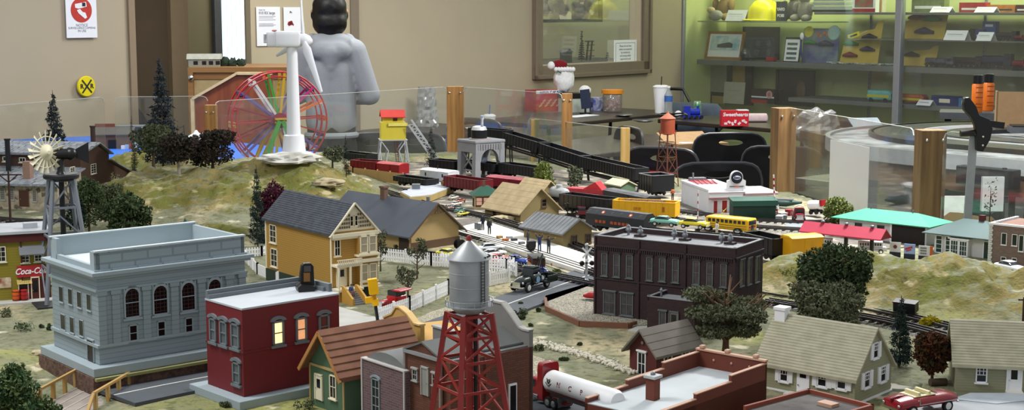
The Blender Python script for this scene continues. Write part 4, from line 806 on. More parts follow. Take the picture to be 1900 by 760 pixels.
def mat_ground():
 m=bpy.data.materials.new('scenic_ground');m.use_nodes=True;N=m.node_tree.nodes;L=m.node_tree.links;b=N['Principled BSDF'];b.inputs['Roughness'].default_value=.95;b.inputs['Specular IOR Level'].default_value=.1
 tc=N.new('ShaderNodeTexCoord')
 def nz(s,d=5,lo=.4,hi=.6,sc=None):
  n=N.new('ShaderNodeTexNoise');n.inputs['Scale'].default_value=s;n.inputs['Detail'].default_value=d
  if sc:mp=N.new('ShaderNodeMapping');mp.inputs['Scale'].default_value=sc;mp.inputs['Rotation'].default_value=(0,0,.8);L.new(tc.outputs['Object'],mp.inputs[0]);L.new(mp.outputs[0],n.inputs['Vector'])
  else:L.new(tc.outputs['Object'],n.inputs['Vector'])
  r=N.new('ShaderNodeMapRange');r.inputs[1].default_value=lo;r.inputs[2].default_value=hi;L.new(n.outputs['Fac'],r.inputs[0]);return r.outputs[0]
 def mx(f,a,b_):
  n=N.new('ShaderNodeMix');n.data_type='RGBA';L.new(f,n.inputs[0])
  for i,x in((6,a),(7,b_)):
   if hasattr(x,'node'):L.new(x,n.inputs[i])
   else:n.inputs[i].default_value=lin(x)
  return n.outputs[2]
 c=mx(nz(4),'#85866e','#74755f');c=mx(nz(3.2,6,.54,.68),c,'#8d8d55');c=mx(nz(7,8,.56,.66,(1,.4,1)),c,'#a3987a');c=mx(nz(40,8,.5,.7),c,'#5f6248');c=mx(nz(90,4,.55,.8),c,'#4a4d36');c=mx(nz(13,10,.63,.7),c,'#c4bca2')
 geo=N.new('ShaderNodeNewGeometry');sp=N.new('ShaderNodeSeparateXYZ');L.new(geo.outputs['True Normal'],sp.inputs[0]);mr=N.new('ShaderNodeMapRange');mr.inputs[1].default_value=.975;mr.inputs[2].default_value=.86;L.new(sp.outputs[2],mr.inputs[0])
 c2=mx(nz(9,9,.42,.6,(1,.5,2)),'#686434','#877a4c');c2=mx(nz(7,6,.5,.6),c2,'#6d6f38');c2=mx(nz(16,12,.6,.68,(1,.45,2)),c2,'#b0a47c');c2=mx(nz(50,6,.55,.72),c2,'#504e2e');c=mx(mr.outputs[0],c,c2)
 L.new(c,b.inputs['Base Color']);bp=N.new('ShaderNodeBump');bp.inputs['Strength'].default_value=.8;bp.inputs['Distance'].default_value=.003;n=N.new('ShaderNodeTexNoise');n.inputs['Scale'].default_value=140;n.inputs['Detail'].default_value=5;L.new(tc.outputs['Object'],n.inputs['Vector']);L.new(n.outputs['Fac'],bp.inputs['Height']);L.new(bp.outputs[0],b.inputs['Normal'])
 return m
st_=.0125;x0,y0=-2.3,1.75;nx,ny=int(4.65/st_),int(5.0/st_);vs=[];idx={};fs=[]
def vid(i,j):
 if(i,j)not in idx:x,y=x0+i*st_,y0+j*st_;idx[(i,j)]=len(vs);vs.append((x,y,gz(x,y)))
 return idx[(i,j)]
for i in range(nx):
 for j in range(ny):
  if inside(x0+(i+.5)*st_,y0+(j+.5)*st_):fs.append((vid(i,j),vid(i+1,j),vid(i+1,j+1),vid(i,j+1)))
e=G();e.v=vs;e.f=fs;e.build('ground',mat_ground(),None,True)['kind']='structure'
lt=thing('layout_table','wooden benchwork table carrying the whole model railway town','table',(0,0,0))
e=G();e.prism(OUT,lambda u,w,d:(u,w,d),.84,.935);e.build('tabletop',mat('plywood','#9c7a4c',.7,kind='woodx',h2='#7f5f38',s=12),lt)
for x,y in((-1.1,1.9),(1.2,1.9),(2.0,3.1),(-1.9,4.5),(-.26,6.4),(1.0,4.9),(0,3.5)):G().b(x-.04,x+.04,y-.04,y+.04,0,.84).build('leg',mat('plywood','#9c7a4c'),lt)
mpost=mat('golden_wood','#a87b45',.5,kind='wood',h2='#80592c',s=45);mpale=mat('pale_pine','#b99a5c',.6,kind='wood',h2='#9c7c44',s=45);mwal=mat('walnut_wood','#8a6a43',.5,kind='wood',h2='#64492c',s=45)
def post(lab,px,py,Y,w,d,h,m,bolts=True,yaw=0,z=.93):
 q=PY(px,py,Y);t=thing('fence_post',lab,'post',(q.x,Y,z),yaw,'wooden fence posts around the layout');G().b(-w/2,w/2,-d/2,d/2,0,h).build('upright',m,t,bevel=.0015)
 if bolts:
  for sx in(-1,1):G().ball((sx*w*.32,-d/2-.004,h-.028),.0045,10,6).build('bolt',M_chrome,t,True)
 return t
H_=.32
post('golden wooden post at the back corner between the trestle tower and plastic bag',845,200,6.68,.078,.04,H_,mpost)
post('wooden post standing in front of the red puzzle box',1052,200,6.12,.044,.04,H_,mpost)
post('thick wooden post right of the petrol station',1453,260,5.22,.072,.06,H_,mwal,yaw=.3)
post('widest wooden post, behind the teal roof on the right',1725,300,4.26,.076,.06,H_,mwal,yaw=.1)
post('wooden post in front of the sloping wooden panel by the ferris wheel',392,230,5.84,.044,.04,.29,mpost)
post('short pale post below the red puzzle box',993,240,6.26,.036,.035,.20,mpale,False)
post('short pale post between the trestle cars and rust water tower',1160,260,5.82,.036,.035,.20,mpale,False)
def acrylic(lab,a,b_,z0,z1a,z1b,notch=0):
 a=Vector(a);b_=Vector(b_);d=b_-a;L_=d.length;t=thing('acrylic_panel',lab,'clear panel',(a.x,a.y,z0),math.atan2(d.y,d.x),'clear acrylic fence panels')
 r=.02;pl=[(0,0),(L_,0),(L_,z1b-z0-r),(L_-r*.3,z1b-z0-r*.3),(L_-r,z1b-z0),(r,z1a-z0),(r*.3,z1a-z0-r*.3),(0,z1a-z0-r)]
 G().prism(pl,lambda u,w,q:(u,q,w),-.002,.002).build('sheet',M_plexi,t)
 e=G();
 for i in range(2,7):e.bar((pl[i][0],0,pl[i][1]),(pl[i+1][0],0,pl[i+1][1]),.0035,.0018)
 e.build('edge',M_edge,t);return t
zt=1.25
acrylic('clear acrylic panel across the far left side behind the windmill',(-2.22,4.82),(-1.62,5.78),.9,1.243,1.255)
acrylic('clear acrylic panel behind the grey spruce',(-1.58,5.79),(-1.22,5.84),.9,1.255,1.255)
acrylic('clear acrylic panel behind the ferris wheel and turbine',(-1.19,5.83),(-.30,6.64),.9,1.235,1.25)
acrylic('clear acrylic panel between the golden post and the red puzzle box',(-.22,6.63),(.21,6.1),.9,1.25,1.25)
acrylic('low clear acrylic panel behind the black gondola cars',(.07,6.28),(.46,5.83),.9,1.135,1.125)
acrylic('clear acrylic panel right of the thick post with a white sheet stuck on it',(1.0,5.2),(1.19,4.3),.9,1.25,1.25)
acrylic('clear acrylic panel at the right before the race track',(1.25,4.2),(2.2,3.28),.9,1.25,1.25)
q=PY(1578,340,4.66);t=thing('translucent_sheet','translucent white sheet stuck on the acrylic right of the thick post','sheet',(q.x,4.70,.955),math.atan2(-.9,.19));G().b(-.14,.15,-.001,.001,0,.215).build('sheet',glass('frosted_sheet','#f0f2f4',.05,.62),t)
q=PY(1800,330,4.02);t=thing('clamp_stand','grey metal strip with a black clamp head rising behind the dark green roof','stand',(q.x,4.02,.95));G().box(-.0,0,.15,.022,.006,.31,ry=.03).build('strip',mat('alu_strip','#9aa0a4',.45,.4),t)
e=G();s_=4.02/F
pl=[(-22,50),(-18,53),(-8,50),(4,22),(26,12),(52,14),(52,4),(34,-6),(32,-26),(22,-46),(8,-46),(4,-18),(-24,-14),(-26,-22),(0,-26),(4,2),(-6,12),(-22,30)]
e=G();e.prism([(-22,40),(-20,50),(-12,51),(2,34),(8,18),(28,10),(34,-8),(30,-28),(18,-50),(6,-48),(4,-18),(0,0),(-8,14),(-20,26)],lambda u,w,d:(u*s_,d,.335+w*s_),-.022,.0);e.build('clamp_head',M_black,t,bevel=.003)
e=G();e.tube([(2*s_,-.012,.33-.018),(-24*s_,-.012,.33-.020)],.009,12);e.build('clamp_knob',M_black,t);e=G();e.bar((26*s_,-.01,.338),(56*s_,-.01,.332),.014,.018);e.build('clamp_arm',M_black,t)
for z in(-22,-38):G().ball((16*s_,-.023,.335+z*s_),.0035,8,6).build('bolt',M_chrome,t,True)
def flat(name,lab,cat,pts,m,z=.9525,th=.004,kind=None):
 w=[P(x,y,z)for x,y in pts];e=G();e.prism([(p.x,p.y)for p in w],lambda u,v,d:(u,v,d),z-th,z);o=e.build(name,m)
 return tag(o,lab,cat,None,kind)
def strip(pts,half,z=.9525):
 w=[P(x,y,z)for x,y in pts];L_,R_=[],[]
 for i,p in enumerate(w):
  d=(w[min(i+1,len(w)-1)]-w[max(i-1,0)]).normalized();n=Vector((-d.y,d.x,0));L_.append(p+n*half);R_.append(p-n*half)
 return w,L_,R_
m_asph=mat('asphalt','#4d5258',.75,v=.15,s=25,bump=.1);m_line=mat('road_line','#cfd0cc',.7)
def road(name,lab,pts,half,line=True):
 w,L_,R_=strip(pts,half);t=thing(name,lab,'road',(0,0,0));e=G()
 for i in range(len(w)-1):
  a=[L_[i],L_[i+1],R_[i+1],R_[i]];e.add([(p.x,p.y,.9555)for p in a]+[(p.x,p.y,.949)for p in a],[(0,1,2,3),(7,6,5,4),(0,4,5,1),(1,5,6,2),(2,6,7,3),(3,7,4,0)])
 e.build('surface',m_asph,t)
 if line:
  e=G()
  for i in range(len(w)-1):e.bar(w[i]+Vector((0,0,.0035)),w[i+1]+Vector((0,0,.0035)),.0035,.001)
  e.build('centre_line',m_line,t)
 return t
road('street','grey asphalt street running past the pickup truck to the level crossing',[(735,640),(850,600),(1042,530),(1130,500)],.062)
road('street','grey asphalt street between the grey bank and the dark red building',[(212,736),(300,718),(390,701),(520,682)],.068)
road('street','dark asphalt street under the white tanker truck',[(935,705),(985,738),(1045,775),(1100,820)],.055,False)
flat('station_platform','long white platform between the tracks with model people on it','platform',[(838,424),(900,409),(1128,484),(1082,502)],mat('pale_concrete','#d6d3ca',.8,v=.06),.962,.012)
flat('pavement','pale pavement in front of the yellow house steps','pavement',[(600,560),(700,588),(800,590),(780,620),(690,640),(590,640)],mat('pale_paving','#b4b4ae',.8),.9535)
flat('gravel_bed','grey gravel lot left of the dark brick factory','gravel lot',[(1012,548),(1090,525),(1235,600),(1160,604),(1078,598),(1012,572)],mat('gravel','#8d8878',.9,kind='spots',h2='#b3ad9c',s=420,h3='#5a564c',bump=1),.9555)
w=[P(x,y,.956)for x,y in((1012,556),(1014,572),(1076,600),(1166,604),(1180,600))];e=G()
for i in range(len(w)-1):e.bar(w[i],w[i+1],.006,.012)
tag(e.build('timber_edging',mat('edging_brown','#7b5440',.8)),'brown timber edging around the gravel lot','edging')
flat('pavement','white pavement beside the dark brick factory entrance','pavement',[(1165,612),(1200,597),(1225,600),(1200,617)],mat('pale_paving','#b4b4ae'),.9535)
flat('gravel_bed','tan gravel verge between the picket fence and the street','gravel lot',[(738,606),(800,578),(900,545),(925,552),(840,582),(752,628)],mat('tan_gravel','#a39c86',.9,kind='spots',h2='#8a846f',s=420,h3='#c9c3b0',bump=1),.9545)
flat('gravel_bed','gravel slope behind the brown brick shop','gravel lot',[(960,650),(1010,665),(1020,705),(965,690)],mat('tan_gravel','#a39c86'),.9535)
flat('driveway','grey driveway with pale edges beside the beige garage','driveway',[(1700,748),(1880,738),(1905,745),(1905,775),(1640,790)],mat('drive_grey','#8b9198',.7,h2='#a9afb3',s=8),.9545)
flat('driveway','pale blue concrete apron in front of the garage door','driveway',[(1765,739),(1800,728),(1905,728),(1905,742),(1850,748)],mat('drive_pale','#b9c2c8',.7),.9555)
flat('garden_path','pale path between the beige house and the orange tree','path',[(1655,712),(1720,720),(1775,728),(1740,734),(1690,722),(1652,720)],mat('path_grey','#b0aea2',.9),.9535)
flat('pavement','white paving slab before the beige house door','pavement',[(1436,742),(1500,748),(1490,765),(1430,765)],mat('pale_paving','#b4b4ae'),.9535)
flat('rail_yard','grey brown cinder ground of the rail yard under the goods wagons','yard',[(560,330),(640,318),(760,300),(930,300),(1100,322),(1250,352),(1450,385),(1700,420),(1700,455),(1480,478),(1420,500),(1280,520),(1090,520),(960,470),(840,430),(700,370)],mat('cinder','#77716a',.95,h2='#5f5a53',s=45,h3='#a8a08a',bump=.6),.9522)
e=G();rr=random.Random(11)
for i in range(520):
 k=rr.random();pp=[(950,622),(1000,636),(1060,650),(1120,668),(1175,690)];s_=k*4;a=int(min(3,s_));f_=s_-a
 x=pp[a][0]*(1-f_)+pp[a+1][0]*f_+rr.gauss(0,4);y=pp[a][1]*(1-f_)+pp[a+1][1]*f_+rr.gauss(0,3.2);q=P(x,y,.953);e.ball(tuple(q),rr.uniform(.0018,.0038),5,3)
tag(e.build('pebbles',mat('white_pebble','#cfcab8',.9)),'winding line of whitish pebbles across the grass','pebbles',None,'stuff')
def rock(name,lab,x,y,r,m,seed,zs=.7,grp=None):
 e=G();e.ball((0,0,0),(r,r*.8,r*zs),26,16,.35,seed);o=e.build(name,m);o.location=(x,y,gz(x,y)+r*.1);return tag(o,lab,'rock',grp)
mrk=mat('white_rock','#dddcd8',.9,h2='#a5a297',s=12,bump=.6)
rock('boulder','large white rock at the foot of the wind turbine',-.74,4.83,.10,mrk,4,.22);rock('boulder','tan rock patch on the hill right of the turbine',-.60,4.72,.05,mat('tan_rock','#b8ab8c',.9,h2='#948769',s=14,bump=.6),9,.3)
mrt=mat('tan_rock','#b8ab8c',.9,h2='#948769',s=14,bump=.6)
for i,(px,py,r_,lab)in enumerate(((75,660,.018,'pale stone at the corner of the brown retaining wall'),(78,680,.014,'pale stone below another at the retaining wall corner'),(975,420,.03,'low pale rock mound behind the platform people'),(935,410,.04,'long pale rock mound beside the tan station house'),(1035,438,.045,'pale grassy mound left of the brown shed'),(1560,385,.02,'small tan rock by the fire engine'))):
 q=P(px,py,.95);rock('boulder',lab,q.x,q.y,r_,mrt,i+20,.35)
 # TRACKS
m_bal=mat('grey_ballast','#87857c',.95,kind='spots',h2='#a19f94',s=260,h3='#5f5d56',bump=.6);m_tie=mat('dark_tie','#2b2623',.8);m_rail=mat('rail_steel','#4a4748',.35,.7)
def path_pts(w,n_per=.02):
 out=[]
 for i in range(len(w)-1):
  p0=w[max(i-1,0)];p1=w[i];p2=w[i+1];p3=w[min(i+2,len(w)-1)];n=max(2,int((p2-p1).length/n_per))
  for k in range(n):
   t=k/n;out.append(.5*((2*p1)+(p2-p0)*t+(2*p0-5*p1+4*p2-p3)*t*t+(3*p1-p0-3*p2+p3)*t**3))
 out.append(w[-1]);return out
def track(lab,pts,z=.955,gauge=.032,rails=3,bed=True,world=False,seg=.02):
 w=path_pts([P(x,y,z)for x,y in pts]if not world else[Vector(p)for p in pts],seg);t=thing('railway_track',lab,'railway track',(0,0,0));nrm=[]
 for i,p in enumerate(w):
  d=(w[min(i+1,len(w)-1)]-w[max(i-1,0)]);d.z=0;d.normalize();nrm.append(Vector((-d.y,d.x,0)))
 if bed:
  rings=[]
  for p,n in zip(w,nrm):rings.append([p+n*.034-Vector((0,0,.008)),p+n*.026,p-n*.026,p-n*.034-Vector((0,0,.008))])
  G().rings(rings).build('ballast',m_bal,t)
 e=G();acc=0
 for i in range(len(w)-1):
  p=(w[i]+w[i+1])/2;d=w[i+1]-w[i];e.box(p.x,p.y,p.z+.0015,.007,.048,.003,rz=math.atan2(d.y,d.x));
 tie=e.build('ties',m_tie,t)
 for k in((-1,0,1)if rails==3 else(-1,1)):
  e=G();rings=[]
  for p,n in zip(w,nrm):
   c=p+n*k*gauge/2;rings.append([c+n*.0014+Vector((0,0,.003)),c+n*.0014+Vector((0,0,.0085)),c-n*.0014+Vector((0,0,.0085)),c-n*.0014+Vector((0,0,.003))])
  e.rings(rings).build('rail',m_rail,t)
 return t
track('railway track along the top edge of the white platform',[(700,352),(800,382),(905,404),(1010,436),(1130,478),(1300,520)])
track('railway track along the near edge of the white platform',[(800,408),(850,430),(950,458),(1040,486),(1130,516)])
track('railway track crossing the street before the signal',[(700,466),(800,474),(900,486),(1000,508),(1100,528),(1180,545)])
track('nearer railway track between the dark conifer and the right hill',[(1420,560),(1600,590),(1700,612),(1800,642),(1930,690)])
track('farther railway track between the dark conifer and the right hill',[(1420,545),(1600,574),(1700,594),(1820,622),(1930,652)])
track('railway track on the left in front of the stone mill',[(-60,402),(60,412),(200,408),(300,392)])
track('railway track behind the victorian yellow house',[(380,420),(450,432),(520,448),(620,464),(700,468)])
track('railway track under the car transporter wagon',[(1060,398),(1200,426),(1350,444),(1480,456),(1560,462)])
track('railway track under the yellow gondola',[(900,352),(1030,384),(1140,398),(1260,410),(1420,424),(1560,432)])
track('railway track curving right of the petrol station',[(1250,392),(1380,408),(1500,414),(1620,408)])
track('railway track under the red canopy goods wagons',[(700,330),(800,342),(900,352),(1010,356),(1100,366),(1230,380)])
# PICKET FENCES
def picket(lab,pts,h=.032,z=.952,m=M_white,grp='white picket fences',solid=False,sp=.0075):
 w=[P(x,y,z)for x,y in pts];t=thing('picket_fence',lab,'fence',tuple(w[0]),0,grp);o=w[0];e=G();ps=G()
 for i in range(len(w)-1):
  a,b_=w[i]-o,w[i+1]-o;L_=(b_-a).length;d=(b_-a).normalized();n=int(L_/sp);up=Vector((0,0,1))
  for zz in(.3,.75):e.bar(a+up*h*zz,b_+up*h*zz,.0015,.003)
  for k in range(n):
   p=a+d*(k+.5)*L_/n;
   if solid:e.bar(p,p+up*h,.0022,sp*1.02,d)if 0 else None
   e.box(p.x,p.y,h/2,sp*(.98 if solid else.55),.0014,h,rz=math.atan2(d.y,d.x))
  m_=max(1,round(L_/.075))
  for k in range(m_+1):p=a+d*k*L_/m_;G().box(p.x,p.y,h*.55,.005,.005,h*1.12).build('fence_post',m,t)
 e.build('pickets',m,t);return t
picket('white picket fence running behind the garden of the yellow house',[(706,482),(800,492),(940,506),(958,512)])
picket('white picket fence stretch behind the silver water tank',[(945,512),(955,500),(870,496),(820,492)])
picket('white picket fence along the street from the red pickup to the wrecker',[(700,600),(760,578),(832,545),(945,522)])
picket('low white board fence left of the yellow house',[(455,484),(478,508),(516,525)],.026,solid=True)
picket('white picket fence beside the grey bank corner',[(440,478),(486,474),(500,470)],.024)
picket('short white picket gate before the pale pavement',[(690,632),(715,622)],.03)
picket('plain timber fence in front of the red hopper wagons',[(640,322),(655,330),(748,342)],.04,.96,mat('fence_pine','#b3935f',.7,kind='vlines',s=.009,h2='#8a6c3e'),'timber fence',True)
# BUILDINGS
class B:
 def __init__(s,name,lab,cat,X,Y,yaw,w,l,h,z,m,wall=True,group=None):
  s.t=thing(name,lab,cat,(X,Y,z),rad(yaw),group);s.w,s.l,s.h,s.z=w,l,h,z;s.m=m
  s.Mx=Matrix.Translation((X,Y,z))@Matrix.Rotation(rad(yaw),4,'Z');s.Mi=s.Mx.inverted();s.off=dict(x=0,y=0)
  if wall:G().b(0,w,0,l,0,h).build('wall',m,s.t)
 def uz(s,face,px,py,off=0):
  o=s.Mi@EYE;d=(s.Mi.to_3x3()@ray(px,py));
  if face=='x':t=(-off-o.y)/d.y;p=o+d*t;return p.x,p.z
  t=(-off-o.x)/d.x;p=o+d*t;return p.y,p.z
 def roofxy(s,px,py,z):
  o=s.Mi@EYE;d=(s.Mi.to_3x3()@ray(px,py));p=o+d*((z-o.z)/d.z);return p.x,p.y
 def fb(s,g,face,u0,u1,z0,z1,n0,n1):
  if face=='x':g.b(u0,u1,-n1,-n0,z0,z1)
  else:g.b(-n1,-n0,u0,u1,z0,z1)
  return g
 def rect(s,face,T,r,off=0):
  """tile (ox, oy, scale) + rect in tile pixels -> u, z, w, h"""
  ox,oy,sc=T;x0,y0,x1,y1=[v/sc for v in r];xc=ox+(x0+x1)/2;yc=oy+(y0+y1)/2
  u,z=s.uz(face,xc,yc,off);ua,_=s.uz(face,ox+x0,yc,off);ub,_=s.uz(face,ox+x1,yc,off);_,za=s.uz(face,xc,oy+y0,off);_,zb_=s.uz(face,xc,oy+y1,off)
  return min(ua,ub),max(ua,ub),zb_,za
 def win(s,face,R,fm,pm=None,cols=1,rows=2,fr=.0022,hood=False,sill=True,shutter=None,off=0,arch=False,name='window',topgrid=False,proud=.002,lab=None):
  u0,u1,z0,z1=R;w=u1-u0;h=z1-z0;pm=pm or M_darkpane;g=G();f=s.fb;n0,n1=off-.0015,off+proud
  f(g,face,u0,u0+fr,z0,z1,n0,n1);f(g,face,u1-fr,u1,z0,z1,n0,n1);f(g,face,u0,u1,z0,z0+fr,n0,n1)
  if not arch:f(g,face,u0,u1,z1-fr,z1,n0,n1)
  b_=fr*.5;zt_=z1
  for i in range(1,rows):zz=z0+h*i/rows;f(g,face,u0,u1,zz-b_/2,zz+b_/2,n0,n1-.0006)
  if not topgrid:
   for i in range(1,cols):uu=u0+w*i/cols;f(g,face,uu-b_/2,uu+b_/2,z0,z1,n0,n1-.0006)
  else:
   for i in range(1,3):uu=u0+w*i/3;f(g,face,uu-b_/2,uu+b_/2,z0+h/2,z1,n0,n1-.0006)
   f(g,face,u0,u1,z0+h*.75-b_/2,z0+h*.75+b_/2,n0,n1-.0006)
  if sill:f(g,face,u0-fr*.9,u1+fr*.9,z0-fr*1.1,z0,n0,n1+.0015)
  fn=(lambda u,q,d:(u,-d,q))if face=='x'else(lambda u,q,d:(-d,u,q))
  if hood=='flat':f(g,face,u0-fr,u1+fr,z1,z1+fr*1.4,n0,n1+.0015)
  if hood=='arch'or arch:
   k=10;r=w/2;c=(u0+u1)/2;e_=.35 if hood=='arch'else 1;t_=fr*1.2
   po=[(c+(r+t_*(hood=='arch'))*math.cos(math.pi*i/k),z1-(r*e_ if arch else 0)+(r*e_+t_)*math.sin(math.pi*i/k))for i in range(k+1)];pi_=[(c+(r-fr)*math.cos(math.pi*i/k),z1-(r*e_ if arch else 0)+(r*e_-(fr if arch else fr*.4))*math.sin(math.pi*i/k))for i in range(k+1)]
   g.prism(po+pi_[::-1],fn,n0,n1+.001)
  o=g.build(name,fm,s.t)
  p=G()
  if arch:
   k=10;r=w/2;c=(u0+u1)/2;zc=z1-r;p.prism([(u0,z0)]+[(u1,z0)]+[(c+r*math.cos(math.pi*i/k),zc+r*math.sin(math.pi*i/k))for i in range(k+1)],fn,off-.001,off+.0007)
  else:f(p,face,u0+fr*.5,u1-fr*.5,z0+fr*.5,z1-fr*.5,off-.001,off+.0007)
  p.build('pane',pm,o)
  if shutter:
   for a,b2 in((u0-w*.48,u0-.0005),(u1+.0005,u1+w*.48)):q=G();f(q,face,a,b2,z0,z1,off-.001,off+.0025);q.build('shutter',shutter,s.t)
  return o
 def door(s,face,R,m,off=0,fm=None,pane=None,name='door'):
  u0,u1,z0,z1=R;g=G();s.fb(g,face,u0,u1,z0,z1,off-.001,off+.0018);o=g.build(name,m,s.t);fr=.002
  if fm:g=G();s.fb(g,face,u0-fr,u0,z0,z1+fr,off-.001,off+.003);s.fb(g,face,u1,u1+fr,z0,z1+fr,off-.001,off+.003);s.fb(g,face,u0-fr,u1+fr,z1,z1+fr*1.2,off-.001,off+.003);g.build('door_frame',fm,s.t)
  if pane:a,b_,c,d=pane;g=G();s.fb(g,face,u0+(u1-u0)*a,u0+(u1-u0)*b_,z0+(z1-z0)*c,z0+(z1-z0)*d,off+.0015,off+.0024);g.build('door_pane',M_darkpane,o)
  g=G();s.fb(g,face,u1-(u1-u0)*.18,u1-(u1-u0)*.1,z0+(z1-z0)*.45,z0+(z1-z0)*.49,off+.0015,off+.0035);g.build('handle',M_chrome,o);return o
 def band(s,z0,z1,n,m,name='band',faces=None,w=None):
  g=G();g.b(-n,s.w+n,-n,s.l+n,z0,z1);return g.build(name,m,s.t)
 def parapet(s,z0,z1,th,m,name='parapet',sides='xyXY'):
  g=G()
  if 'x'in sides:g.b(0,s.w,0,th,z0,z1)
  if 'X'in sides:g.b(0,s.w,s.l-th,s.l,z0,z1)
  if 'y'in sides:g.b(0,th,0,s.l,z0,z1)
  if 'Y'in sides:g.b(s.w-th,s.w,0,s.l,z0,z1)
  return g.build(name,m,s.t)
 def gable(s,ax,rh,ov,m,n=1,th=.004,gm=None,ove=None,saw=.0016,h=None):
  h=s.h if h is None else h;span=s.l if ax=='x'else s.w;ln=s.w if ax=='x'else s.l;c=span/2;ove=ov if ove is None else ove
  k=rh/c;prof=[]
  for i in range(n):
   t0,t1=i/n,(i+1)/n;ua,ub=-ov+(c+ov)*t0,-ov+(c+ov)*t1;prof+=[(ua,h+ua*k+th+saw*(n>1)),(ub,h+ub*k+th)]
  L_=prof;R_=[(span-u,z)for u,z in prof[::-1]];bot=[(span+ov,h-ov*k),(c,h+rh),(-ov,h-ov*k)]
  pts=L_+R_+bot;fn=(lambda u,q,d:(d,u,q))if ax=='x'else(lambda u,q,d:(u,d,q));g=G();g.prism(pts,fn,-ove,ln+ove);ro=g.build('roof',m,s.t)
  for d in(0,ln-.003):
   g=G();g.prism([(0,h),(span,h),(c,h+rh)],fn,d,d+.003);g.build('gable_wall',gm or s.m,s.t)
  return ro
def T(ox,oy,sc):return(ox,oy,sc)
mgb=mat('bank_grey','#8f9ca2',.7,kind='lines',s=.0085,h2='#76838a',v=.06);mgp=mat('bank_smooth','#97a4aa',.7,v=.05,s=10)
b=B('bank','large pale grey stone bank with arched windows and open parapet roof','building',-.711,2.451,40,.287,.194,.152,.992,mgb);Tt=T(60,400,2.533);b.h=.152
mdw=mat('dark_red_mullion','#3a2420',.5);mdp=mat('bank_glass','#171314',.15,v=.3,s=80)
for r in((127,332,147,405),(170,343,190,417),(212,357,233,432),(257,368,278,445),(135,463,157,535),(178,476,198,550),(222,490,242,565)):b.win('y',b.rect('y',Tt,r),mgp,rows=1,proud=.0012,fr=.0011)
b.door('y',b.rect('y',Tt,(265,585,292,680)),mat('bank_door','#2e2624',.5),fm=mgp)
for r in((428,333,506,480),(562,320,638,465),(694,306,767,448),(820,291,890,432)):
 R=b.rect('x',Tt,r);b.win('x',R,mgp,mdp,arch=True,fr=.0028,proud=.003)
 g=G();u0,u1,z0,z1=R
 for i in range(1,8):zz=z0+(z1-z0)*i/8;b.fb(g,'x',u0+.003,u1-.003,zz-.0006,zz+.0006,0,.0014)
 for i in range(1,4):uu=u0+(u1-u0)*i/4;b.fb(g,'x',uu-.0005,uu+.0005,z0,z1-.006,0,.0012)
 g.build('mullions',mdw,b.t)
for r in((452,510,495,590),(585,492,626,572),(715,476,755,553)):b.win('x',b.rect('x',Tt,r),mgp,mdp,proud=.0025)
b.win('x',(.232,.247,.049,.077),mgp,mdp,proud=.0025)
pu=[b.rect('x',Tt,r)for r in((428,333,506,480),(562,320,638,465),(694,306,767,448),(820,291,890,360))];pc=[0,pu[0][0]-.022]+[(pu[i][1]+pu[i+1][0])/2-.007 for i in range(3)]+[pu[3][1]+.008,.273]
for u in pc:g=G();b.fb(g,'x',u,u+.014,.035,.125,0,.0035);b.fb(g,'x',u-.002,u+.016,.121,.128,0,.005);g.build('pilaster',mgb,b.t)
b.band(.030,.035,.004,mgp,'belt_course');b.band(.128,.132,.004,mgp,'belt_course');b.band(.152,.157,.008,mgp,'cornice');b.band(.157,.163,.013,mgp,'cornice_cap')
g=G();g.b(0,.287,.0,.007,.163,.196);g.b(-.004,.291,-.003,.0,.163,.166);g.build('front_parapet',mat('bank_block','#93a0a6',.7,kind='brick',s=.016,h2='#8d9aa0',h3='#76838a'),b.t)
g=G();g.b(0,.287,.187,.194,.163,.200);g.build('rear_parapet',mgp,b.t);g=G();g.b(.28,.287,0,.194,.163,.197);g.build('end_parapet',mgp,b.t)
g=G();g.b(0,.007,0,.024,.163,.196);g.b(0,.007,.165,.194,.163,.2);g.b(0,.007,.02,.17,.163,.172);g.build('side_parapet',mgp,b.t);g=G();g.b(-.002,.289,-.002,.009,.196,.199);g.b(-.002,.289,.185,.196,.2,.202);g.build('coping',mat('coping_pale','#b9c4c8',.6),b.t)
G().b(.007,.28,.007,.187,.163,.165).build('roof',mat('bank_roof','#c3cdd1',.7,v=.04),b.t)
G().b(-.020,.32,-.020,.21,-.016,-.0005).build('plinth',mgp,b.t,bevel=.001)
g=G();Mx=b.Mx;c_=[(-.03,-.03),(.6,-.03),(.6,.25),(-.03,.25)]
sw=thing('retaining_wall','brown rough stone retaining wall under the grey bank','wall',(-.711,2.451,.949),rad(40));G().b(-.022,.36,-.022,.215,-.045,.0265).build('stonework',mat('brown_stone','#6f5548',.9,h2='#4d3a31',s=110,bump=1.2),sw);G().b(-.02,.36,-.03,-.022,.022,.0268).build('grass_strip',mat('strip_green','#8f8f5c',.9),sw)
# dark red building
mr1=mat('oxblood','#6d1c22',.6,v=.08,s=8);mgt=mat('slate_trim','#6d7479',.6,v=.08);mlit=mat('lit_window','#ffd08a',.5,emit=1.6,v=.35,s=60,h2='#d98a4a');mlit2=mat('lit_window_dim','#e0a070',.5,emit=.75,v=.3,s=50,h2='#a8603c');mroof=mat('pale_grey_roof','#b4bac0',.7,v=.05)
b=B('brick_building','dark red two storey building with grey arched windows, two glowing','building',-.443,2.343,42.3,.194,.115,.146,.965,mr1);Tt=T(340,480,2.714)
for r in((137,297,170,418),(188,311,224,434),(245,324,285,450),(253,519,290,630)):b.win('y',b.rect('y',Tt,r),mgt,mat('pale_blind','#5d666c',.5),hood='arch',fr=.0035,proud=.003)
for i,r in enumerate(((448,310,505,433),(565,293,620,413),(680,278,733,400))):b.win('x',b.rect('x',Tt,r),mgt,(mlit,mlit2,mat('red_blind','#6b3a38',.4))[i],hood='arch',fr=.0035,proud=.003)
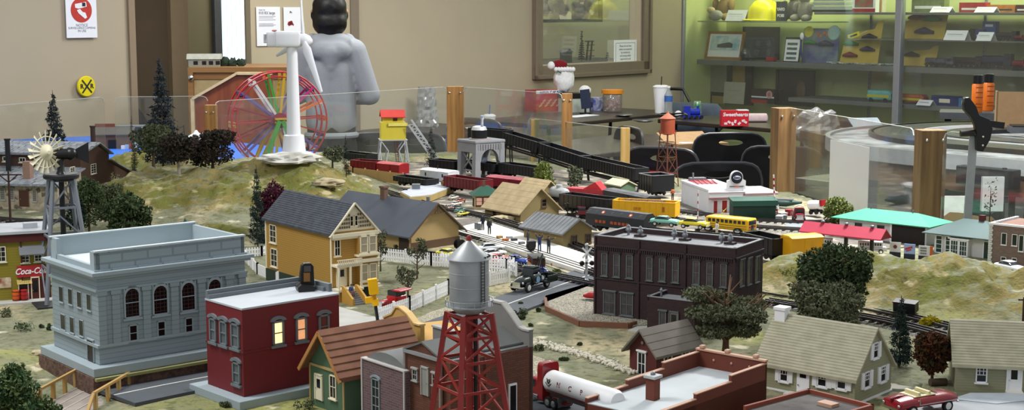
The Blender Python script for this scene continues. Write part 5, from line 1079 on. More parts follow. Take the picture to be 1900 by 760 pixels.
b.band(.073,.076,.0015,mr1,'belt_course');g=G();g.b(-.001,.195,-.001,.116,.146,.149);g.build('roof',mroof,b.t)
g=G();g.b(0,.194,.108,.115,.149,.163);g.b(.187,.194,.02,.115,.149,.163);g.b(.182,.187,.03,.108,.149,.156);g.b(.0,.19,.103,.108,.149,.156);g.build('parapet',mgt,b.t)
G().b(-.022,.24,-.022,.14,-.0155,-.0005).build('plinth',mgp,b.t,bevel=.001)
t=thing('black_display_stand','black plastic stand with a brown tilted panel on the dark red roof','stand',tuple(b.Mx@Vector((.168,.06,.1495))),rad(20));s_=2.45/F
G().prism([(-19,0),(-21,9),(-12,16),(-12,30),(-9,48),(-4,52),(9,52),(14,46),(15,8),(12,0)],lambda u,w,d:(u*s_,d+.0,w*s_),-.004,.008).build('back',M_black,t,bevel=.001);G().prism([(-19,0),(-21,8),(-13,14),(14,9),(12,0)],lambda u,w,d:(u*s_,d,w*s_),-.018,-.004).build('base',M_black,t);G().b(-6*s_,6*s_,-.006,-.004,17*s_,34*s_).build('amber_panel',mat('amber','#8a5f2a',.4),t);G().b(-5*s_,8*s_,-.005,-.004,36*s_,47*s_).build('grey_panel',mat('dark_grille','#4a4644',.5),t)
# yellow victorian house
mo1=mat('ochre_clapboard','#a9833f',.6,kind='lines',s=.0052,h2='#8d6424');msl=mat('slate_shingle','#4a4f58',.7,h2='#3b4048',s=60);myl=mat('ochre_plain','#b68a3c',.6,v=.06)
X,Y,ya,w_,l_,h_=-.404,3.219,37,.115,.315,.155
b=B('victorian_house','ochre victorian house with cream trim, porch and grey shingle roof','house',X,Y,ya,w_,l_,h_-.03,.98,mo1);b.h=h_-.03;Tt=T(440,330,2.816)
b.gable('y',.058,.008,msl,n=16,gm=M_cream,ove=.006)
G().b(-.002,.117,-.002,.317,-.03,0).build('foundation',mat('green_foundation','#2c3a2e',.8,kind='vlines',s=.004),b.t)
for r in((172,243,206,338),(178,368,212,463)):b.win('y',b.rect('y',Tt,r),M_cream,rows=3,cols=2,fr=.0022)
g=G();
for u in(0,.312):b.fb(g,'y',u,u+.004,0,b.h,0,.002)
g.build('corner_board',M_cream,b.t)
g=G();c=b.w/2;k=.058/c
for sgn in(-1,1):g.bar((c+sgn*(c+.009),-.0075,b.h-.010),(c,-.0075,b.h+.0625),.003,.006,(0,1,0))
g.build('bargeboard',M_cream,b.t)
g=G();g.b(-.003,.118,-.012,0,b.h-.012,b.h-.004);g.b(0,.115,-.009,0,b.h-.017,b.h-.012);g.build('frieze',M_cream,b.t)
g=G()
for i in range(6):
 for j in range(2*i//1%5+1):pass
for zi in range(4):
 zz=b.h+.006+.009*zi;hw=c*(1-(.012+.009*zi)/.058)
 n=int(hw/.006)
 for i in range(-n,n+1):
  if abs(i)>1:g.b(c+i*.006-.0018,c+i*.006+.0018,-.0022,-.001,zz,zz+.005)
g.build('lattice_gap_shade',mat('lattice_shadow','#6b6048',.8),b.t)  # taupe blocks painted as the shade in the gable lattice
for du in(-.006,.006):b.win('x',(c+du-.0045,c+du+.0045,b.h+.01,b.h+.034),M_cream,rows=2,fr=.0014,off=.001)
zb1,zb2=.0,.062
G().b(.062,.112,-.014,0,-.004,b.h-.016).build('bay',mo1,b.t)
for z0,z1 in((.008,.048),(.073,.112)):
 for u0,u1 in((.065,.086),(.088,.109)):b.win('x',(u0,u1,z0,z1),M_cream,mat('blind_white','#b8ad94',.6,kind='lines',s=.004),rows=2,fr=.0026,off=.014)
for z in(.052,.056,.066,-.004):G().b(.058,.116,-.019,0,z,z+.004).build('bay_cornice',M_cream,b.t)
b.win('x',(.006,.022,.070,.108),M_cream,rows=2,cols=2,fr=.002,hood='arch');b.door('x',(.012,.034,.0,.045),M_cream,fm=M_cream,pane=(.2,.8,.5,.85));
g=G();g.b(-.002,.062,-.03,0,.048,.053);g.b(-.004,.06,-.032,-.028,.053,.056);g.b(-.004,.06,-.032,-.0295,.064,.066)
for i in range(13):g.b(-.002+.005*i,0+.005*i,-.032,-.030,.053,.065)
g.build('balcony',M_cream,b.t)
for u in(0,.03,.058):G().b(u-.002,u+.002,-.032,-.028,-.004,.05).build('porch_post',M_cream,b.t)
G().b(-.004,.062,-.034,0,-.006,-.001).build('porch_floor',M_cream,b.t);G().b(-.002,.06,-.03,0,-.03,-.006).build('porch_base',myl,b.t)
g=G()
for u in(.115,):g.b(u-.002,u+.003,-.004,0,-.03,b.h)
g.build('corner_board',M_cream,b.t)
for u in(.108,):pass
g=G()
for i in range(7):g.b(.008,.038,-.034-.0062*(i+1),-.034,-.03,-.006-.0034*i)
g.build('steps',mat('step_grey','#84878a',.7),b.t)
for u in(.004,.038):g=G();g.prism([(-.034,-.03),(-.034,.008),(-.042,.008),(-.078,-.014),(-.082,-.014),(-.082,-.03)],lambda y,z,d:(d,y,z),u,u+.005);g.build('stair_wall',myl,b.t)
q=b.Mx@Vector((.018,-.052,-.012));person('tiny seated figure on the yellow house steps',tuple(q),rad(37+180),1/48,mat('tiny_blue','#3c4a6b',.7),mat('tiny_pink','#7a4c50',.7),M_hair,sit=True,vox=.03)
# freight station
mst=mat('slate_plain','#565c66',.7,h2='#4a505a',s=9);mtan=mat('tan_stucco','#b49a69',.8,v=.06,s=10);mbr=mat('brown_trim','#5d4632',.7)
b=B('freight_station','long tan station with a broad slate grey roof beside the platform','building',-.273,3.897,44.9,.175,.369,.051,.95,mtan);b.gable('y',.070,.018,mst,gm=mtan,ove=.012)
g=G();c=b.w/2
for sg in(-1,1):g.bar((c+sg*(c+.02),-.0125,b.h-.017),(c,-.0125,b.h+.072),.003,.004,(0,1,0))
g.bar((c-.03,-.012,b.h+.045),(c+.03,-.012,b.h+.045),.002);g.bar((c,-.012,b.h+.045),(c,-.012,b.h+.07),.002);g.bar((c-.012,-.012,b.h+.045),(c,-.012,b.h+.058),.002);g.bar((c+.012,-.012,b.h+.045),(c,-.012,b.h+.058),.002);g.build('truss',mbr,b.t)
G().b(-.002,.177,-.002,0,0,.022).build('dado',mbr,b.t);g=G();b.fb(g,'y',.01,.05,0,.035,0,.002);g.build('freight_door',mat('dark_brown_door','#3a2c22',.7),b.t)
g=G();g.b(c-.014,c+.0,.20,.218,b.h+.05,b.h+.098);g.b(c-.016,c+.002,.198,.22,b.h+.096,b.h+.102);g.build('chimney',mat('old_brick','#6e5245',.8,kind='brick',s=.004),b.t);G().cyl(c+.01,.04,b.h+.05,b.h+.085,.005).build('vent_pipe',M_steel,b.t)
mbeige=mat('beige_roof','#b6a37e',.8,h2='#a7946f',s=40,v=.1);mola=mat('olive_tan_wall','#7f7049',.8,v=.08)
b=B('station_house','olive tan house with a pale beige shingle roof behind the platform','house',.026,4.428,37.4,.152,.184,.034,.95,mola);b.gable('y',.065,.012,mbeige,n=5,saw=.0003,ove=.008);Tt=T(780,200,3.453)
for r in((465,640,487,710),(565,652,587,722)):b.win('y',b.rect('y',Tt,r),mbr,rows=2)
b.win('x',(.082,.102,.042,.066),mbr,rows=2,off=0);G().b(-.001,.153,-.001,.185,0,.004).build('base_trim',mbr,b.t)
q=P(1000,366,.95);b=B('small_shed','small beige roofed shed behind the olive tan house','building',.085,4.80,38,.10,.12,.03,.955,mola);b.gable('y',.045,.01,mbeige,n=6,saw=.0005)
# green roofed booth
q=P(868,395,.95);b=B('signal_booth','small cream booth with a green hipped roof and red window frames','building',q.x+.02,q.y+.07,8,.078,.058,.05,.95,mat('cream_wall','#c9b98d',.7))
for u in(.004,.028,.052):b.win('x',(u,u+.022,.014,.042),mat('maroon_trim','#4a1c1a',.6),mat('pink_light_pane','#d9a894',.5,emit=.3),rows=2,cols=1,fr=.0018)
b.win('y',(.012,.036,.014,.036),mat('maroon_trim','#4a1c1a'),rows=2,cols=2)
g=G();o_=.012;zt1=b.h
g.add([(-o_,-o_,zt1-.002),(b.w+o_,-o_,zt1-.002),(b.w+o_,b.l+o_,zt1-.002),(-o_,b.l+o_,zt1-.002),(.03,.029,zt1+.028),(.048,.029,zt1+.028)],[(0,3,2,1),(0,1,5,4),(1,2,5),(2,3,4,5),(3,0,4)]);g.build('roof',mat('bottle_green_roof','#1f4b3b',.7),b.t);G().b(.03,.038,.024,.032,zt1+.02,zt1+.044).build('chimney',mat('old_brick','#6e5245'),b.t)
# grey metal roof shed
b=B('metal_roof_shed','olive shed with a ribbed grey metal roof left of the dark factory','building',.140,3.933,39,.105,.169,.046,.95,mola)
b.gable('y',.03,.012,mat('ribbed_metal','#7c7f82',.5,.2,kind='noise',h2='#6a6d70',s=30),n=1,gm=mola,ove=.010);g=G();c=b.w/2
for i in range(12):
 y=-.008+.0165*i
 for sg in(-1,1):g.bar((c+sg*(c+.012),y,b.h+.0035-.0065),(c,y,b.h+.035),.0012,.0012)
g.build('roof_ribs',mat('ribbed_metal','#7c7f82'),b.t);Tt=T(680,360,2.924)
for r in((1110,222,1142,278),(1186,215,1216,262)):b.win('x',b.rect('x',Tt,r),mbr,rows=2,cols=2)
# dark brick factory
mbk=mat('dark_brick','#3a2426',.75,kind='brick',h2='#2c1c20',s=.0034,h3='#241a1c');mbt=mat('dark_brick_trim','#33262a',.7);msill=mat('teal_grey_sill','#5f6668',.6);mpn=mat('factory_pane','#4e4a4c',.2,v=.4,s=70)
b=B('brick_factory','dark brown brick two storey factory with a flat vented roof','building',.449,2.882,57.8,.143,.323,.162,.95,mbk);Tt=T(1000,360,2.923)
for r in((340,316,373,442),(405,323,440,448),(474,327,510,455),(584,338,617,467),(653,342,688,472),(724,348,760,478),(836,360,873,490),(910,367,945,498),(985,375,1020,503)):b.win('y',b.rect('y',Tt,r),msill,mpn,hood=False,rows=2,fr=.0018);
for r in((340,316,373,442),(405,323,440,448),(474,327,510,455),(584,338,617,467),(653,342,688,472),(724,348,760,478),(836,360,873,490),(910,367,945,498),(985,375,1020,503)):
 R=b.rect('y',Tt,r);g=G();b.fb(g,'y',R[0]-.002,R[1]+.002,R[3],R[3]+.004,0,.003);g.build('lintel',mbt,b.t)
for r in((350,526,416,648),(442,537,512,658)):b.win('y',b.rect('y',Tt,r),msill,mpn,rows=2,cols=2,fr=.002,hood='flat')
b.win('y',b.rect('y',Tt,(594,552,630,672)),msill,mpn,rows=2,cols=1,fr=.0018,hood='flat')
for r in((1087,355,1110,497),(1128,347,1150,488),(1170,340,1192,475)):b.win('x',b.rect('x',Tt,r),msill,mpn,rows=2,fr=.0018,hood='flat')
for u in(0,.108,.215,.319):g=G();b.fb(g,'y',u,u+.004,0,.172,0,.003);g.build('pilaster',mbk,b.t)
g=G();b.fb(g,'y',0,.323,.082,.085,0,.002);b.fb(g,'y',0,.323,.152,.155,0,.003);b.fb(g,'x',0,.143,.152,.155,0,.003)
for i in range(64):b.fb(g,'y',.002+.005*i,.0045+.005*i,.146,.152,0,.0025)
for i in range(28):b.fb(g,'x',.002+.005*i,.0045+.005*i,.146,.152,0,.0025)
g.build('brick_corbels',mbt,b.t)
b.parapet(.162,.174,.005,mbk);g=G();
for r in((0,.143,-.001,.006),(0,.143,.317,.324)):g.b(r[0],r[1],r[2],r[3],.174,.1755)
for r in((-.001,.006),(.137,.144)):g.b(r[0],r[1],0,.323,.174,.1755)
g.build('coping',mat('grey_coping','#8d8f92',.6),b.t);G().b(.005,.138,.005,.318,.162,.1635).build('roof',mat('weathered_roof','#9a9c9e',.8,h2='#85878a',s=9),b.t)
def rvent(x,y,curb=True):
 g=G();g.cyl(x,y,.163,.176,.0028);g.lathe([(.006,.172),(.0065,.176),(.003,.181),(.0045,.183),(.001,.187)],12,(x,y,0));g.build('roof_vent',M_steel,b.t)
 if curb:G().b(x-.009,x+.009,y-.011,y+.011,.1635,.168).build('vent_curb',mbt,b.t)
for px,py,cu in((1166,428,0),(1188,431,1),(1251,436,0),(1271,438,1),(1339,443,0),(1355,445,1)):x,y=b.roofxy(px,py+8,.163);rvent(min(max(x,.015),.128),y,cu)
wx=(.380,2.906)
b2=B('factory_annexe','low dark brick annexe in front of the factory','building',.395,2.86,57.8,.08,.105,.066,.95,mbk);b2.parapet(.066,.074,.004,mbk);G().b(.004,.076,.004,.101,.066,.0672).build('roof',mat('weathered_roof','#9a9c9e'),b2.t)
b2.t.location=(Matrix.Translation((.449,2.882,.95))@Matrix.Rotation(rad(57.8),4,'Z')@Vector((-.0815,.05,0)))
g=G();g.b(-.001,.081,-.001,.005,.074,.0752);g.b(-.001,.005,0,.105,.074,.0752);g.b(.0,.081,.1,.106,.074,.0752);g.build('coping',mat('grey_coping','#8d8f92'),b2.t)
b2.win('y',(.062,.078,.012,.048),msill,mpn,rows=1,cols=1,hood='flat');b2.door('y',(.036,.054,.004,.048),mat('factory_door','#6f6a66',.5),fm=msill,pane=(.2,.8,.5,.9));
g=G();g.cyl(.012,.08,.067,.09,.0022);g.lathe([(.004,.088),(.001,.093)],10,(.012,.08,0));g.build('vent_pipe',M_steel,b2.t);g=G();g.cyl(.02,.012,.067,.092,.0022);g.build('vent_pipe',M_steel,b2.t)
# small dark red house
mdr=mat('barn_red','#5a2826',.7,kind='vlines',s=.0045,h2='#43201f');mwr=mat('weathered_grey_roof','#7b756c',.85,h2='#6a655d',s=14)
b=B('small_red_house','small dark red clapboard house with a weathered grey roof','house',.257,2.530,43,.11,.064,.046,.95,mdr);b.gable('x',.034,.010,mwr,n=4,saw=.0008,gm=mdr,ove=.012);Tt=T(1060,560,3.8)
b.win('y',b.rect('y',Tt,(470,350,528,515)),M_white,rows=2,cols=2,fr=.0022,hood='flat')
for r in((648,362,708,440),(774,338,830,420)):R=b.rect('x',Tt,r);b.win('x',(R[0],R[1],R[2]-.006,R[3]),M_white,rows=2,cols=2,fr=.0022,hood='flat')
G().lathe([(.003,0),(.003,.002)],12,(-.001,.032,.058),Matrix.Rotation(-math.pi/2,4,'Y')).build('vent',M_steel,b.t)
# terracotta stepped parapet building (front right)
mtc=mat('terracotta','#6b3526',.7,v=.1,s=14);mcap=mat('peach_coping','#c29a82',.7)
b=B('flat_roof_shop','terracotta shop with stepped parapets and a white flat roof in the foreground','building',.215,2.103,49.1,.313,.135,.046,.95,mtc);g=G();H1=b.h
L1=.313
for y0,y1 in((0,.005),(.13,.135)):
 for k,(a,c2,hh)in enumerate(((0,.105,.008),(.105,.205,.016),(.205,.313,.026))):g.b(a,c2,y0,y1,0,H1+hh)
g.b(.308,.313,0,.135,0,H1+.030);g.build('stepped_parapet',mtc,b.t)
g=G()
for y0,y1 in((-.001,.006),(.129,.136)):
 for k,(a,c2,hh)in enumerate(((0,.105,.008),(.105,.205,.016),(.205,.313,.026))):g.b(a,c2,y0,y1,H1+hh,H1+hh+.0015)
g.b(.306,.315,-.001,.136,H1+.030,H1+.033);g.build('coping',mcap,b.t)
for y in(.02,.075,.125):G().box(.311,y,H1+.036,.010,.009,.006).build('coping_block',mcap,b.t,bevel=.002);
for y in(.03,.065,.1):G().ball((.3075,y,H1+.017),.0022,8,6).build('tie_plate',mcap,b.t,True)
G().b(.0,.308,.005,.13,H1,H1+.0015).build('roof',mat('white_roof','#c3cacd',.75,h2='#b3babd',s=10),b.t)
x,y=b.roofxy(1211,742,H1);g=G();g.b(x-.008,x+.008,y-.008,y+.008,H1,H1+.036);g.build('chimney',mtc,b.t);G().b(x-.011,x+.011,y-.011,y+.011,H1+.036,H1+.041).build('chimney_cap',mat('stone_cap','#b9bcbc',.6),b.t,bevel=.001);G().ball((x,y,H1+.042),(.004,.004,.004)).build('flue_pot',M_steel,b.t,True)
# next shop parapet bottom right
b=B('brick_shop','low red brown brick shop roof cut by the bottom edge right of centre','building',.40,1.985,40,.16,.1,.052,.95,mat('redbrown_brick','#7d3f2c',.8,kind='brick',s=.004,h2='#6a3324'));
p1=P(1500,722,.99);p2=P(1622,752,.99);p3=P(1405,757,.99);b.t.location=(p2.x,p2.y,.95);yw=math.atan2(p1.y-p2.y,p1.x-p2.x);L_=(p1-p2).length
b.t.rotation_euler=(0,0,yw-math.pi/2);
for c in list(b.t.children):bpy.data.objects.remove(c)
G().b(-.16,0,0,L_,0,.034).build('wall',MATS['redbrown_brick'],b.t);g=G();g.b(-.005,0,0,L_,.034,.042);g.b(-.16,0,L_-.005,L_,.034,.042);g.b(-.16,-.0,0,.005,.034,.042);g.build('parapet',mat('red_coping','#8a4432',.7),b.t);G().b(-.155,-.005,.005,L_-.005,.034,.0355).build('roof',mat('tar_roof','#4a4644',.9,h2='#6a6764',s=20),b.t);G().box(-.04,L_*.45,.038,.02,.028,.005).build('roof_hatch',mcap,b.t)
# beige cape cod
mbg=mat('sage_clapboard','#939276',.7,kind='lines',s=.0048,h2='#7f7e64');mbr2=mat('khaki_shingle','#b3af98',.75,h2='#a5a189',s=50)
b=B('cape_cod_house','sage beige house with white shutters and a pale ribbed roof','house',.567,2.344,49,.130,.185,.048,.95,mbg);b.gable('y',.070,.008,mbr2,n=19,saw=.0018,ove=.006);Tt=T(1420,560,3.8)
for r in((103,455,165,560),(368,487,438,597),(505,507,575,615)):b.win('y',b.rect('y',Tt,r),M_white,rows=2,topgrid=True,shutter=M_white,fr=.0022)
b.door('y',b.rect('y',Tt,(224,470,312,690)),M_white,pane=(.25,.75,.72,.86));
for r in((757,283,793,395),(693,490,733,602),(808,448,846,560)):b.win('x',b.rect('x',Tt,r),M_white,rows=2,topgrid=True,shutter=M_white,fr=.002)
g=G();R=b.rect('y',Tt,(170,665,305,700));g.b(-.022,0,R[0],R[1],0,.004);g.build('doorstep',mat('pale_concrete','#d6d3ca'),b.t)
x,y=.060,.176;g=G();g.b(x-.008,x+.010,y-.010,y+.010,b.h+.045,b.h+.083);g.build('chimney',M_white,b.t);G().b(x-.010,x+.012,y-.012,y+.012,b.h+.080,b.h+.086).build('chimney_cap',M_white,b.t,bevel=.001)
q=P(1441,585,.95)
G().b(-.003,.133,-.003,.188,0,.003).build('foundation',M_white,b.t)
q0=P(1772.6,724.5,.95);b=B('beige_garage','sage beige garage house with a pale ribbed roof at the right edge','house',.868,2.411,70,.12,.17,.052,.95,mbg)
p2=P(1905,731,.95);yw=math.degrees(math.atan2(q0.y-p2.y,q0.x-p2.x))-90
for c in list(b.t.children):bpy.data.objects.remove(c)
l_=(q0-p2).length+.01;pp=q0-(q0-p2).normalized()*l_
b.t.location=(pp.x,pp.y,.95);b.t.rotation_euler=(0,0,rad(yw));b.l=l_;b.Mx=Matrix.Translation((pp.x,pp.y,.95))@Matrix.Rotation(rad(yw),4,'Z');b.Mi=b.Mx.inverted();b.h=.052
G().b(0,.12,0,l_,0,b.h).build('wall',mbg,b.t);b.gable('y',.058,.009,mbr2,n=17,saw=.0018,ove=.008)
b.win('y',b.rect('y',Tt,(1483,457,1565,567)),M_white,rows=2,topgrid=True,fr=.0022);b.door('y',b.rect('y',Tt,(1707,445,1803,640)),M_white,fm=M_white,pane=(.28,.75,.5,.88));R=b.rect('y',Tt,(1690,640,1810,672));g=G();g.b(-.02,0,R[0],R[1],0,.006);g.build('doorstep',mat('pale_concrete','#d6d3ca'),b.t)
mgc=mat('sage_green','#4f6a52',.7,kind='vlines',s=.006,h2='#46604a');mts=mat('brown_shingle','#855a44',.8,h2='#744c39',s=30)
b=B('green_cottage','green cottage with a brown plank roof in the foreground','house',-.269,2.277,40.6,.145,.101,.072,.95,mgc);b.gable('x',.059,.010,mts,n=7,saw=.0022,gm=mgc,ove=.016,th=.005);Tt=T(340,480,2.714)
b.door('y',b.rect('y',Tt,(670,585,702,708)),M_cream,fm=M_cream,pane=(.25,.75,.5,.85));b.win('y',b.rect('y',Tt,(740,585,773,703)),M_cream,rows=2,cols=2,fr=.002)
g=G();b.fb(g,'y',0,.003,0,b.h,0,.002);b.fb(g,'y',.098,.101,0,b.h,0,.002);b.fb(g,'y',0,.101,.068,.072,0,.002);g.build('corner_board',mat('tan_board','#b59a66',.7),b.t)
g=G();
for sg in(-1,1):g.bar((-.0155,.0505+sg*.061,.060),(-.0155,.0505,.132),.006,.003,(1,0,0))
g.build('bargeboard',mat('orange_board','#b07c46',.7),b.t)
# spanish parapet (yellow stucco false front)
b=B('stucco_shop','yellow stucco shop with a curved parapet behind the brown plank roof','building',-.20,2.50,42,.02,.15,.1,.95,mat('yellow_stucco','#c39a55',.8,v=.08),wall=False)
s_=2.55/F;a=PY(712,615,2.56);c=PY(780,640,2.42);yw=math.atan2(c.y-a.y,c.x-a.x);b.t.location=(a.x,a.y,.95);b.t.rotation_euler=(0,0,yw);L_=math.hypot(c.x-a.x,c.y-a.y)
zz=lambda px,py,Y:PY(px,py,Y).z-.95
pl=[(0,0),(L_,0),(L_,zz(780,603,2.42)),(L_*.85,zz(770,600,2.44)),(L_*.66,zz(757,583,2.46)),(L_*.45,zz(740,571,2.49)),(L_*.36,zz(735,571,2.5)),(L_*.25,zz(728,582,2.52)),(0,zz(712,588,2.56))]
G().prism(pl,lambda u,w,d:(u,d,w),0,.008).build('false_front',MATS['yellow_stucco'],b.t);e=G()
for i in range(2,8):e.bar((pl[i][0],.004,pl[i][1]),(pl[i+1][0],.004,pl[i+1][1]),.012,.003)
e.build('coping',mat('stucco_cap','#d8b67a',.7),b.t);G().b(0,L_,.008,.12,0,.085).build('wall',MATS['yellow_stucco'],b.t)
# purple brick shop with barrel roof
mpb=mat('purple_brick','#6b5558',.8,kind='brick',s=.004,h2='#5a464a',h3='#7d6a6c')
b=B('barrel_roof_shop','purplish brick shop front with a grey barrel roof in the foreground','building',-.2,2.2,42,.08,.08,.08,.95,mpb,wall=False)
a=PY(671.6,664,2.26);c=PY(750.8,688,2.17);yw=math.atan2(c.y-a.y,c.x-a.x);L_=math.hypot(c.x-a.x,c.y-a.y);b.t.location=(a.x,a.y,.95);b.t.rotation_euler=(0,0,yw);b.Mx=Matrix.Translation((a.x,a.y,.95))@Matrix.Rotation(yw,4,'Z');b.Mi=b.Mx.inverted();hh=a.z-.95
G().b(0,L_,0,.006,0,hh).build('front_wall',mpb,b.t);G().b(0,L_,.006,.14,0,hh-.01).build('wall',mpb,b.t);g=G();g.b(-.001,L_+.001,-.002,.008,hh,hh+.002);g.b(-.001,.002,-.002,0,0,hh);g.b(L_-.002,L_+.001,-.002,0,0,hh);g.build('coping',mat('white_coping','#bdb9b6',.7),b.t)
g=G();k=12;g.prism([(L_/2+L_/2*math.cos(math.pi*i/k),hh-.012+.03*math.sin(math.pi*i/k))for i in range(k+1)],lambda u,w,d:(u,d,w),.006,.14);g.build('barrel_roof',mat('barrel_grey','#6f7270',.8,v=.1),b.t,True)
Tt=T(680,540,3.455);b.win('x',b.rect('x',Tt,(38,560,88,790)),mat('pale_blue_frame','#8d98a0',.5),rows=4,cols=2,hood='arch',fr=.002)
G().b(0,L_,.14,.148,0,.132).build('rear_parapet',mat('grey_stone','#7a7874',.8,v=.1),b.t);G().b(-.001,L_+.001,.138,.150,.132,.135).build('rear_coping',mat('pale_stone','#a9a7a1',.8),b.t)
# brown brick gable shop
mbb=mat('brown_brick','#6f4434',.8,kind='brick',s=.0036,h2='#5d382a',h3='#4e3228')
a=PY(752.4,647,2.185);c=PY(818,662,2.12);yw=math.atan2(c.y-a.y,c.x-a.x);L_=math.hypot(c.x-a.x,c.y-a.y);hh=a.z-.95
b=B('brown_brick_shop','brown brick shop with a pedimented front behind the red tower legs','building',a.x,a.y,math.degrees(yw),L_,.17,hh,.95,mbb);L2=L_*1.2
G().b(L_,L2,.004,.17,0,hh-.004).build('side_wing',mbb,b.t);G().b(L_,L2-.004,.008,.17,hh-.004,hh-.002).build('wing_roof',mat('ash_roof','#6f706e',.8,v=.08),b.t)
pl=[(L2,0),(L2,hh+.022),(L2-.016,hh+.022),(L2-.024,hh+.024),(L2-.045,hh+.042),(L2-.065,hh+.056),(0,hh+.056),(0,0)]
G().prism(pl,lambda u,w,d:(u,d,w),.162,.17).build('swept_parapet',mat('grey_stone','#7a7874',.8,v=.1),b.t);g=G()
for i in range(1,6):g.bar((pl[i][0],.166,pl[i][1]),(pl[i+1][0],.166,pl[i+1][1]),.011,.003)
g.build('coping',mat('pale_stone','#a9a7a1',.8),b.t);g=G();g.b(L2,L2+.003,.118,.134,.030,.078);g.build('window',M_white,b.t);G().b(L2+.001,L2+.0034,.120,.132,.033,.075).build('pane',M_darkpane,b.t.children[-1]);g=G();g.b(L2,L2+.004,.07,.08,0,hh-.004);g.build('pilaster',mbb,b.t)
b.gable('y',.017,.003,mat('lead_roof','#676967',.8),n=1,gm=mbb,th=.003,ove=.003);g=G();g.b(-.002,L_+.002,-.004,0,hh-.004,hh+.001);g.build('cornice',mat('grey_coping','#8d8f92'),b.t);g=G()
for sg in(0,1):g.b(sg*L_-.002,sg*L_+.002,-.003,.001,0,hh)
g.build('corner_board',mat('stone_quoin','#8b7a70',.8),b.t)
for r in((297,497,330,570),(425,525,455,600)):b.win('x',b.rect('x',Tt,r),mat('grey_white_frame','#a9a9a6',.6),rows=2,cols=2,hood='flat',fr=.0018)
b.door('x',b.rect('x',Tt,(360,492,398,665)),mat('grey_door','#8f8f89',.6),fm=mat('grey_white_frame','#a9a9a6'))
q=P(978,770,.95);t=thing('grey_gatepost','grey wall end with a round red and white sign behind the tanker truck','post',(PY(968,700,2.36).x,2.36,.95));G().b(-.004,.004,-.008,.008,0,.078).build('pillar',mat('grey_stone','#85837e'),t);G().lathe([(.008,0),(.008,.002)],20,(-.009,-.009,.056),Matrix.Rotation(math.pi/2,4,'X')).build('round_sign',mat('sign_cream','#d8d4cc',.5),t);G().lathe([(.0045,0),(.0045,.003)],20,(-.009,-.009,.056),Matrix.Rotation(math.pi/2,4,'X')).build('red_centre',M_red,t)
# petrol station
mwh=mat('station_white','#dcdee2',.6,v=.04)
b=B('petrol_station','white petrol station with a round topped sign tower and red doors','building',.63,4.625,12,.225,.27,.070,.95,mwh,wall=False);Tt=T(1240,220,3.168)
G().b(0,.115,0,.27,0,.072).build('wall',mwh,b.t);G().b(.115,.225,.0,.12,0,.058).build('side_wing',mwh,b.t)
g=G();g.b(-.003,.12,-.012,.0,.052,.070);g.b(-.003,.118,-.003,.273,.070,.078);g.build('parapet',mwh,b.t,bevel=.001);G().b(.004,.11,.005,.262,.0725,.0785).build('roof',mat('station_roof','#b9bcc0',.7),b.t)
for z in(.050,.0465,.068):G().b(-.004,.121,-.0135,-.011,z,z+.0014).build('stripe',mat('stripe_red','#8a3038',.5),b.t)
g=G();g.b(.112,.232,-.012,.125,.056,.066);g.b(.112,.225,-.008,.12,.066,.070);g.build('canopy_roof',mwh,b.t,bevel=.003);
for z in(.0575,.0615):G().b(.112,.2335,-.0135,-.012,z,z+.001).build('stripe',MATS['stripe_red'],b.t)
for r in((265,482,287,562),(314,480,344,560)):b.door('x',b.rect('x',Tt,r),mat('door_red','#9c1f24',.5),fm=M_white)
b.win('x',(.098,.112,.02,.045),M_white,rows=2);b.win('x',(.135,.21,.015,.045),M_white,cols=4,rows=1)
e=G();e.b(.012,.085,.14,.25,.0785,.0795);e.build('red_roof_panel',mat('panel_red','#8d2a33',.6,kind='lines',s=.01,h2='#d0c8c8'),b.t)
g=G()
for i in range(5):g.bar((.01+.016*i,.13,.0805),(.035+.016*i,.25,.0805),.004,.002)
g.build('roof_battens',mat('stripe_red','#8a3038'),b.t);G().b(.02,.075,.235,.26,.078,.088).build('roof_box',M_steel,b.t);G().cyl(.03,.24,.088,.105,.003).build('vent_pipe',M_steel,b.t)
sx=.092;e=G();k=14
pl=[(-.031,0),(.031,0),(.031,.030)]+[(.022,.034)]+[(.021*math.cos(math.pi*i/k),.041+.021*math.sin(math.pi*i/k))for i in range(k+1)]+[(-.022,.034),(-.031,.030)]
e.prism(pl,lambda u,w,d:(sx+u,d,.075+w),-.006,.004);e.build('sign_tower',mwh,b.t);RX=Matrix.Rotation(math.pi/2,4,'X')
G().lathe([(.019,0),(.019,.0015)],28,(sx,-.006,.115),RX).build('sign_disc',M_black,b.t);G().lathe([(.0165,0),(.0165,.0005)],28,(sx,-.0075,.115),RX).build('sign_ring',mat('navy_disc','#23263c',.4),b.t)
e=G();e.prism([(.0125*math.cos(a),.0065*math.sin(a))for a in[k*.3 for k in range(21)]],lambda u,w,d:(sx+u,d,.115+w),-.009,-.008);e.build('sign_oval',M_white,b.t);text('Esso',.0115,mat('blue_ink','#1c2a5a',.5),b.t,(sx,-.0094,.1152),bold=.0004)
g=G();g.b(sx-.024,sx-.008,-.0075,-.006,.086,.088);g.b(sx+.008,sx+.024,-.0075,-.006,.086,.088);g.build('sign_bars',M_black,b.t);G().b(sx-.007,sx+.007,-.0075,-.006,.084,.089).build('sign_badge',mat('badge_salmon','#c9705c',.5),b.t)
# dark green shed
q=P(1362,408,.95);b=B('green_shed','dark green slab shed in front of the white petrol station','shed',.655,4.44,5,.135,.05,.064,.95,mat('deep_green','#14392d',.5,v=.15),wall=True);
b.t.location=(PY(1360,405,4.44).x,4.44,.95);e=G();e.prism([(-.006,.066),(-.008,.050),(.05,.068),(.05,.072)],lambda y,z,d:(d,y,z),-.004,.139);e.build('roof',mat('deep_green2','#1d4a3b',.5),b.t)
G().b(.142,.167,-.01,.015,0,.02).build('air_unit',mat('ac_grey','#7f8385',.5,kind='lines',s=.002),b.t)
